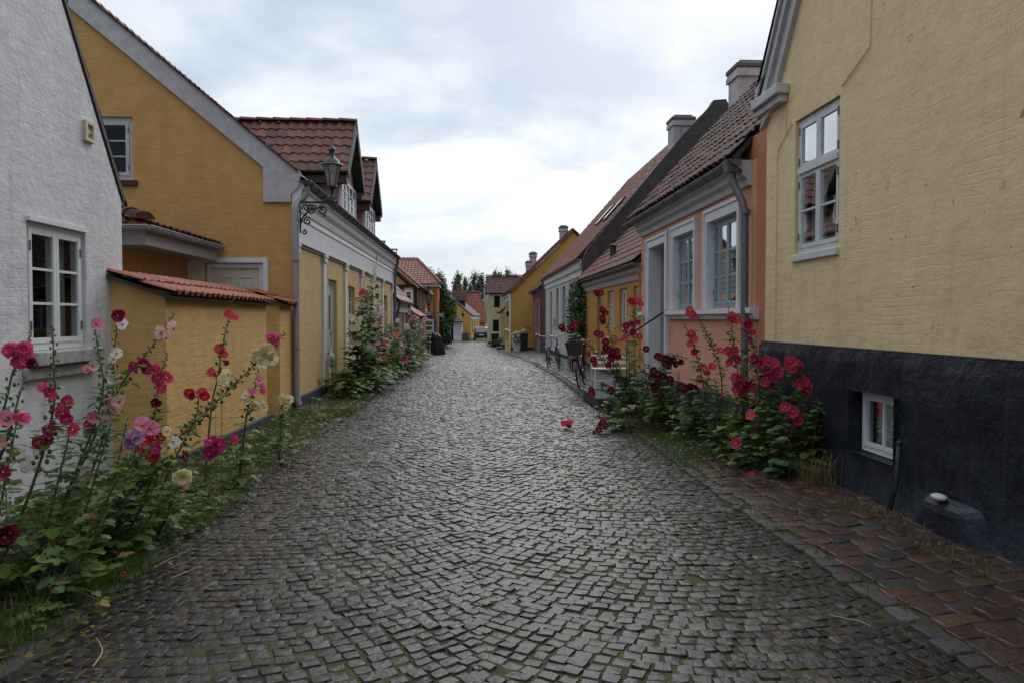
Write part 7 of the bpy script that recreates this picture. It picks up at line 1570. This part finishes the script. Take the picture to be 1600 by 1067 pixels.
# yellow folding board with dark figure
r_ = empty('yellow_folding_sign', (2.22, 47.6, -0.45), 'small yellow folding board with a dark figure on it, beside the white downpipe', 'sign')
ys_ = paint('yellow_sign_paint', (0.62, 0.50, 0.16), 0.5, var=0.08)
for sy, nm in ((-1, 'front_panel'), (1, 'back_panel')):
    mb = MB(); z = -0.46; y0 = 47.6+sy*0.16; y1 = 47.6+sy*0.02
    mb.hexa([(2.02, y0-.01, z+.05), (2.36, y0-.01, z+.05), (2.36, y0+.01, z+.05), (2.02, y0+.01, z+.05), (2.05, y1-.01, z+.66), (2.33, y1-.01, z+.66), (2.33, y1+.01, z+.66), (2.05, y1+.01, z+.66)])
    for x in (2.02, 2.31): mb.box(x, x+.05, y0-.01, y0+.01, z, z+.05)
    f_ = mb.build(nm, ys_, r_)
    if sy < 0:
        def sp_(u, v): return (2.19+u, y0-.016+(y1-y0)*(v-.05)/.61, z+v)
        mb = MB(); mb.tube([sp_(-.035, .42), sp_(-.03, .47), sp_(.0, .49), sp_(.035, .47), sp_(.035, .42), sp_(.0, .39), sp_(-.01, .37)], .013, 5); mb.tube([sp_(.03, .44), sp_(.035, .36), sp_(.01, .32)], .012, 5); mb.build('figure', 'black', f_)
        mb = MB(); mb.tube([sp_(-.09, .25), sp_(.09, .25)], .008, 4); mb.build('text_line', 'leaf', f_)
        mb = MB(); mb.tube([sp_(-.08, .54), sp_(.08, .54)], .009, 4); mb.build('heading_line', 'reflector_red', f_)
# steps, pots and red flowers farther on
r_ = empty('concrete_steps', (2.0, 52, -0.5), 'two low grey concrete steps by the mustard house front', 'steps')
mb = MB(); mb.box(1.68, 2.4, 51.6, 53.2, -0.6, -0.32); mb.build('step', 'cement', r_, bevel=.01)
mb = MB(); mb.box(1.98, 2.4, 51.8, 53.0, -0.32, -0.12); mb.build('step', 'cement', r_, bevel=.01)
def pot(x, y, z, r, h_, label, foliage, fr, mat='pot_blue', red=False, cat='potted plant'):
    q = empty('potted_plant', (x, y, z), label, cat, 'potted plants'); mb = MB(); mb.lathe([(r*.72, 0), (r, h_*.85), (r*1.06, h_*.86), (r*1.06, h_), (r*.9, h_), (r*.85, h_*.8)], (x, y, z), 16); mb.build('pot', mat, q, smooth=True, angle=40)
    mb = MB(); leafball(mb, (x, y, z+h_+fr*.6), fr, fr, fr*.8, 420, .035, rd, .2); mb.build('foliage', foliage, q, recalc=False)
    if red:
        for k in range(5): mb = MB(); mb.ball((x+rd.uniform(-fr, fr)*.7, y-fr*.8, z+h_+fr*rd.uniform(.3, 1.3)), .04, 7, 5); mb.build('bloom', PET['red'], q)
M['pot_blue'] = paint('dark_blue_glaze', (0.02, 0.035, 0.06), 0.3)
pot(2.02, 55.5, -0.52, .30, .34, 'dark blue pot with bright green plant behind the concrete steps', 'leaf', .34); pot(1.72, 57.5, -0.56, .22, .3, 'pot with small red flowers next to the farther wheelie bin', 'leaf_cool', .25, red=True)
# covered barbecue
r_ = empty('covered_barbecue', (-2.0, 43, -0.38), 'barbecue under a glossy black plastic cover at the left kerb', 'covered barbecue')
t = NT('black_plastic_sheet'); t.bsdf((0.012, 0.013, 0.015), 0.28, t.noise(t.pos(), 5, 4, 0.6), 0.7, 0.05, spec=0.3); M['tarp'] = t.m
mb = MB(); n = 40; z0 = -0.38; prof = [(0.0, 1.0, 1.0), (0.12, 1.0, .98), (0.35, .95, .93), (.6, .90, .86), (.85, .86, .80), (1.0, .80, .74), (1.10, .62, .62), (1.16, .3, .4)]
vs = []
for (hh, kx, ky) in prof:
    for i in range(n):
        a = 2*math.pi*i/n; c_, s_ = math.cos(a), math.sin(a); sq = (abs(c_)**4+abs(s_)**4)**-.25
        fold_ = 1+(.07*math.sin(a*7+hh*1.5)+.04*math.sin(a*13))*max(0, 1-hh*.75)
        sh = .14*max(0, .8-hh) if c_ > 0 else 0
        vs.append((-1.98+c_*sq*(.34*kx+sh)*fold_-.03*hh, 43.0+s_*sq*.30*ky*fold_, z0+hh+.10*c_*(-1)*(hh > .9)*0.6+.02*math.sin(a*5)*(hh > .3)))
mb.add(vs, [(j*n+i, j*n+(i+1) % n, (j+1)*n+(i+1) % n, (j+1)*n+i) for j in range(len(prof)-1) for i in range(n)]+[tuple(range((len(prof)-1)*n, len(prof)*n))])
mb.build('cover', 'tarp', r_, smooth=True)
mb = MB()
for sx in (-.25, .28): mb.lathe([(.07, -.02), (.07, .02)], (-1.98+sx, 42.75, z0+.06), 12, 'x')
mb.build('castors', 'rubber', r_)
# green garden chair and table, trellis
M['green_paint'] = paint('dark_green_paint', (0.02, 0.05, 0.04), 0.45)
r_ = empty('green_chair', (-2.65, 42.6, -0.36), 'dark green slatted garden chair left of the black covered barbecue', 'chair'); z = -.36
for (x, y, t_) in ((-2.86, 42.35, .44), (-2.44, 42.35, .44), (-2.86, 42.78, .98), (-2.44, 42.78, .98)): mb = MB(); mb.box(x, x+.04, y, y+.04, z, z+t_); mb.build('leg', 'green_paint', r_)
for k in range(5): mb = MB(); mb.box(-2.86, -2.40, 42.36+k*.085, 42.43+k*.085, z+.44, z+.465); mb.build('seat_slat', 'green_paint', r_)
for zz in (.58, .72, .86): mb = MB(); mb.box(-2.82, -2.44, 42.785, 42.81, z+zz, z+zz+.09); mb.build('back_slat', 'green_paint', r_)
for x in (-2.87, -2.43): mb = MB(); mb.box(x, x+.05, 42.3, 42.8, z+.66, z+.69); mb.build('armrest', 'green_paint', r_)
r_ = empty('white_trellis', (-2.55, 45.3, -0.4), 'white wooden trellis with horizontal rungs before the half-timbered house', 'trellis')
for x in (-2.80, -2.30): mb = MB(); mb.box(x-.03, x+.03, 45.28, 45.33, -.42, 1.58); mb.build('post', 'white_paint', r_)
for z in (1.50, 1.18, .86, .54, .22): mb = MB(); mb.box(-2.77, -2.33, 45.285, 45.325, z-.035, z+.035); mb.build('rung', 'white_paint', r_)
# black child trailer
r_ = empty('bicycle_trailer', (-1.92, 62, -0.62), 'black hooded bicycle trailer with two red reflectors by the green shrub', 'trailer'); z = -.62
mb = MB(); mb.prism([(-2.13, 61.7, z+.22), (-1.71, 61.7, z+.22), (-1.69, 61.7, z+.75), (-1.75, 61.7, z+1.0), (-1.85, 61.7, z+1.08), (-2.0, 61.7, z+1.08), (-2.1, 61.7, z+1.0), (-2.15, 61.7, z+.75)], (0, .9, 0)); mb.build('body', 'black', r_, bevel=.02)
for x in (-2.19, -1.66): mb = MB(); torus(mb, (x, 62.1, z+.25), .22, .03, 'x', 20, 6); mb.lathe([(.03, -.03), (.03, .03)], (x, 62.1, z+.25), 8, 'x'); mb.build('wheel', 'rubber', r_, smooth=True)
for x in (-2.05, -1.80): mb = MB(); mb.lathe([(.045, -.01), (.04, .0)], (x, 61.69, z+.52), 12, 'y'); mb.build('reflector', 'reflector_red', r_)
# dark wooden box
r_ = empty('wooden_chest', (-.75, 86.5, -.95), 'dark upright wooden bin screen between white and yellow end houses', 'bin screen')
for k in range(6): mb = MB(); mb.box(-1.16+k*.125, -1.05+k*.125, 86.2, 86.23, -.95, -.02); mb.build('board', 'brown_board', r_)
mb = MB(); mb.box(-1.18, -.40, 86.24, 87, -.93, -.04); mb.build('box', 'brown_board', r_)
mb = MB(); L_ = empty('wall_lamp', (-1.05, 87.9, 1.9), 'tiny green wall lamp on the yellow end house', 'lamp')
mb.lathe([(.04, 0), (.12, .12), (.17, .35), (.22, .37), (.10, .5), (.03, .62)], (-1.05, 87.4, 1.8), 10); mb.build('lamp_hood', 'copper_green', L_); mb = MB(); mb.tube([(-1.05, 87.9, 1.75), (-1.05, 87.4, 1.8)], .03, 5); mb.build('bracket', 'iron', L_)
# drain cover
mb = MB()
zc_ = zroad(0, 33.5)+.004
for k in range(7): mb.box(-.62, .02, 33.2+k*.09, 33.25+k*.09, zc_-.03, zc_+.006)
mb.box(-.66, -.62, 33.15, 33.83, zc_-.03, zc_+.008); mb.box(.02, .06, 33.15, 33.83, zc_-.03, zc_+.008)
o = mb.build('drain_cover', 'iron', None, origin=(-.3, 33.5, zc_)); tag(o, 'dark iron drain grate set in the middle of the cobbled street', 'drain cover')
# ---- parked car
M['car_paint'] = paint('dark_grey_car_paint', (0.022, 0.026, 0.032), 0.22, var=0.05, bump=0, metal=0.3, spec=0.6)
M['tail_red'] = paint('tail_lamp_red', (0.35, 0.01, 0.01), 0.2, var=0.05, bump=0)
cx_, cy_, cz_ = 1.06, 90.0, zg(90)
r_ = empty('parked_car', (cx_, cy_, cz_), 'dark grey hatchback car seen from behind, parked at the end of the street', 'car')
side = [(0.0, .38), (-.02, .62), (.03, .95), (.22, 1.22), (.42, 1.46), (.9, 1.56), (2.0, 1.55), (2.6, 1.40), (3.15, 1.02), (4.0, .88), (4.25, .70), (4.28, .35), (3.95, .26), (.35, .26)]
mb = MB(); n = len(side); W2 = .90
rings = []
for (xo, k) in ((-W2, .0), (-W2+.06, .5), (-W2*.5, 1), (W2*.5, 1), (W2-.06, .5), (W2, 0)):
    rg = []
    for (yy, zz) in side:
        tum = max(0, (zz-.95))*.30*(1 if xo > 0 else -1)
        rg.append((cx_+xo-tum, cy_+yy+(.04 if k == 0 else 0)*(1 if yy < 2 else -1), cz_+zz-(.03 if k == 0 and zz > 1.3 else 0)))
    rings.append(rg)
vs = [v for g in rings for v in g]
mb.add(vs, [(i*n+k, i*n+(k+1) % n, (i+1)*n+(k+1) % n, (i+1)*n+k) for i in range(5) for k in range(n)]+[tuple(range(n)), tuple(range(5*n, 6*n))])
body = mb.build('body', 'car_paint', r_, smooth=True, angle=35)
mb = MB(); mb.quad((cx_-.66, cy_+.025, cz_+.98), (cx_+.66, cy_+.025, cz_+.98), (cx_+.56, cy_+.395, cz_+1.44), (cx_-.56, cy_+.395, cz_+1.44)); mb.prism([(cx_-.66, cy_+.02, cz_+.98), (cx_+.66, cy_+.02, cz_+.98), (cx_+.56, cy_+.39, cz_+1.44), (cx_-.56, cy_+.39, cz_+1.44)], (0, -.012, .0)); mb.build('rear_window', 'glass_dark', r_)
for s_ in (-1, 1):
    mb = MB(); x = cx_+s_*(W2-.005)
    mb.prism([(x-.05*s_, cy_+.55, cz_+.99), (x-.05*s_, cy_+3.0, cz_+1.0), (x-.13*s_, cy_+2.45, cz_+1.40), (x-.15*s_, cy_+.75, cz_+1.44)], (.06*s_, 0, 0)); mb.build('side_window', 'glass_dark', r_)
    mb = MB(); mb.hexa([(cx_+s_*.62, cy_-.045, cz_+.74), (cx_+s_*.90, cy_-.0, cz_+.74), (cx_+s_*.90, cy_+.2, cz_+.74), (cx_+s_*.62, cy_+.1, cz_+.74), (cx_+s_*.64, cy_-.005, cz_+.96), (cx_+s_*.89, cy_+.03, cz_+.96), (cx_+s_*.89, cy_+.2, cz_+.96), (cx_+s_*.64, cy_+.1, cz_+.96)]); mb.build('tail_light', 'tail_red', r_)
    for yy in (.78, 3.35):
        mb = MB(); mb.lathe([(.20, -.10), (.32, -.11), (.34, -.06), (.34, .06), (.32, .11), (.20, .10)], (cx_+s_*(W2-.12), cy_+yy, cz_+.34), 20, 'x'); w_ = mb.build('wheel', 'rubber', r_, smooth=True, angle=40)
        mb = MB(); mb.lathe([(.20, -.005), (.17, .02), (.03, .03)], (cx_+s_*(W2-.02), cy_+yy, cz_+.34), 14, 'x'); mb.build('rim', 'steel', w_)
    mb = MB(); mb.box(cx_+s_*.98-.09, cx_+s_*.98+.09, cy_+2.75, cy_+2.86, cz_+.98, cz_+1.12); mb.build('wing_mirror', 'car_paint', r_, bevel=.02)
mb = MB(); mb.box(cx_-.26, cx_+.26, cy_-.045, cy_-.02, cz_+.60, cz_+.71); mb.build('number_plate', 'trim', r_)
mb = MB(); mb.box(cx_-.86, cx_+.86, cy_-.05, cy_+.2, cz_+.30, cz_+.50); mb.build('bumper', 'black', r_, bevel=.03)
mb = MB(); mb.lathe([(.05, -.01), (.045, .0)], (cx_, cy_-.01, cz_+.88), 14, 'y'); mb.build('badge', 'steel', r_)
mb = MB(); mb.box(cx_-.5, cx_+.5, cy_+.34, cy_+.5, cz_+1.47, cz_+1.51); mb.build('spoiler', 'car_paint', r_, bevel=.01)
# ================================================================ SKY AND LIGHT
w = bpy.data.worlds.new('World'); scene.world = w; w.use_nodes = True
n = w.node_tree.nodes; l = w.node_tree.links; n.clear()
out = n.new('ShaderNodeOutputWorld')
SUN_EL = R(36); SUN_ROT = R(18)
sky = n.new('ShaderNodeTexSky'); sky.sky_type = 'NISHITA'; sky.sun_disc = False; sky.sun_elevation = SUN_EL; sky.sun_rotation = SUN_ROT; sky.dust_density = 2.0
b1 = n.new('ShaderNodeBackground'); b1.inputs[1].default_value = 0.12; l.new(sky.outputs[0], b1.inputs[0])
tc = n.new('ShaderNodeTexCoord'); sp = n.new('ShaderNodeSeparateXYZ'); l.new(tc.outputs['Generated'], sp.inputs[0])
def mth(op, a, b=None):
    o = n.new('ShaderNodeMath'); o.operation = op
    for v, i in ((a, 0), (b, 1)):
        if v is None: continue
        if hasattr(v, 'is_output'): l.new(v, o.inputs[i])
        else: o.inputs[i].default_value = v
    return o.outputs[0]
zc = mth('MAXIMUM', sp.outputs[2], 0.0); den = mth('ADD', zc, 0.22)
cm = n.new('ShaderNodeCombineXYZ'); l.new(mth('DIVIDE', sp.outputs[0], den), cm.inputs[0]); l.new(mth('DIVIDE', sp.outputs[1], den), cm.inputs[1]); cm.inputs[2].default_value = 3.7
def nz(scale, detail, rough, dist, off):
    mp = n.new('ShaderNodeMapping'); mp.inputs['Location'].default_value = off; l.new(cm.outputs[0], mp.inputs[0])
    o = n.new('ShaderNodeTexNoise'); o.inputs['Scale'].default_value = scale; o.inputs['Detail'].default_value = detail; o.inputs['Roughness'].default_value = rough; o.inputs['Distortion'].default_value = dist
    l.new(mp.outputs[0], o.inputs[0]); return o.outputs[0]
def rmp(f, st):
    o = n.new('ShaderNodeValToRGB'); e = o.color_ramp.elements
    while len(e) < len(st): e.new(0.5)
    for i, (p_, c_) in enumerate(st): e[i].position = p_; e[i].color = tuple(c_)+(1,)
    l.new(f, o.inputs[0]); return o.outputs[0]
big = nz(0.75, 3, 0.5, 0.3, (1.3, 0.4, 0)); det = nz(2.2, 6, 0.55, 0.25, (0.2, 5.1, 0))
f = mth('ADD', mth('MULTIPLY', big, 0.5), mth('MULTIPLY', det, 0.5))
ccol = rmp(f, [(0.42, (0.40, 0.48, 0.60)), (0.485, (0.52, 0.59, 0.68)), (0.535, (0.68, 0.73, 0.79)), (0.59, (0.80, 0.84, 0.89)), (0.67, (0.98, 0.99, 1.0))])
hz = n.new('ShaderNodeMix'); hz.data_type = 'RGBA'; l.new(rmp(zc, [(0.0, (0.75, 0.75, 0.75)), (0.20, (0, 0, 0))]), hz.inputs[0]); l.new(ccol, hz.inputs[6]); hz.inputs[7].default_value = (0.60, 0.68, 0.77, 1)
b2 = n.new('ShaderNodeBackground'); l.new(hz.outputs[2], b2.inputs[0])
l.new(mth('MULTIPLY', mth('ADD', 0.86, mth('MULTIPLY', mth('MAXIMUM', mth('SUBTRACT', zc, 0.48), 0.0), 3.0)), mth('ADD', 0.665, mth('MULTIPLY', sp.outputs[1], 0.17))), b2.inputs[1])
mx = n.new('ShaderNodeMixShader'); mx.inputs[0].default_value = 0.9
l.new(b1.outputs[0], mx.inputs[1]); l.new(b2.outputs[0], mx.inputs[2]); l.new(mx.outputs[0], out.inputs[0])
sd = bpy.data.lights.new('sun', 'SUN'); sd.energy = 0.8; sd.angle = R(45); sd.color = (1, 0.96, 0.9)
so = bpy.data.objects.new('sun', sd); COL.objects.link(so); so.rotation_euler = (math.pi/2-SUN_EL, 0, math.pi-SUN_ROT)
scene.view_settings.view_transform = 'Standard'; scene.view_settings.look = 'None'; scene.view_settings.gamma = 1; scene.view_settings.exposure = 0.74
scene.render.engine = 'CYCLES'; scene.cycles.max_bounces = 6; scene.cycles.transparent_max_bounces = 12
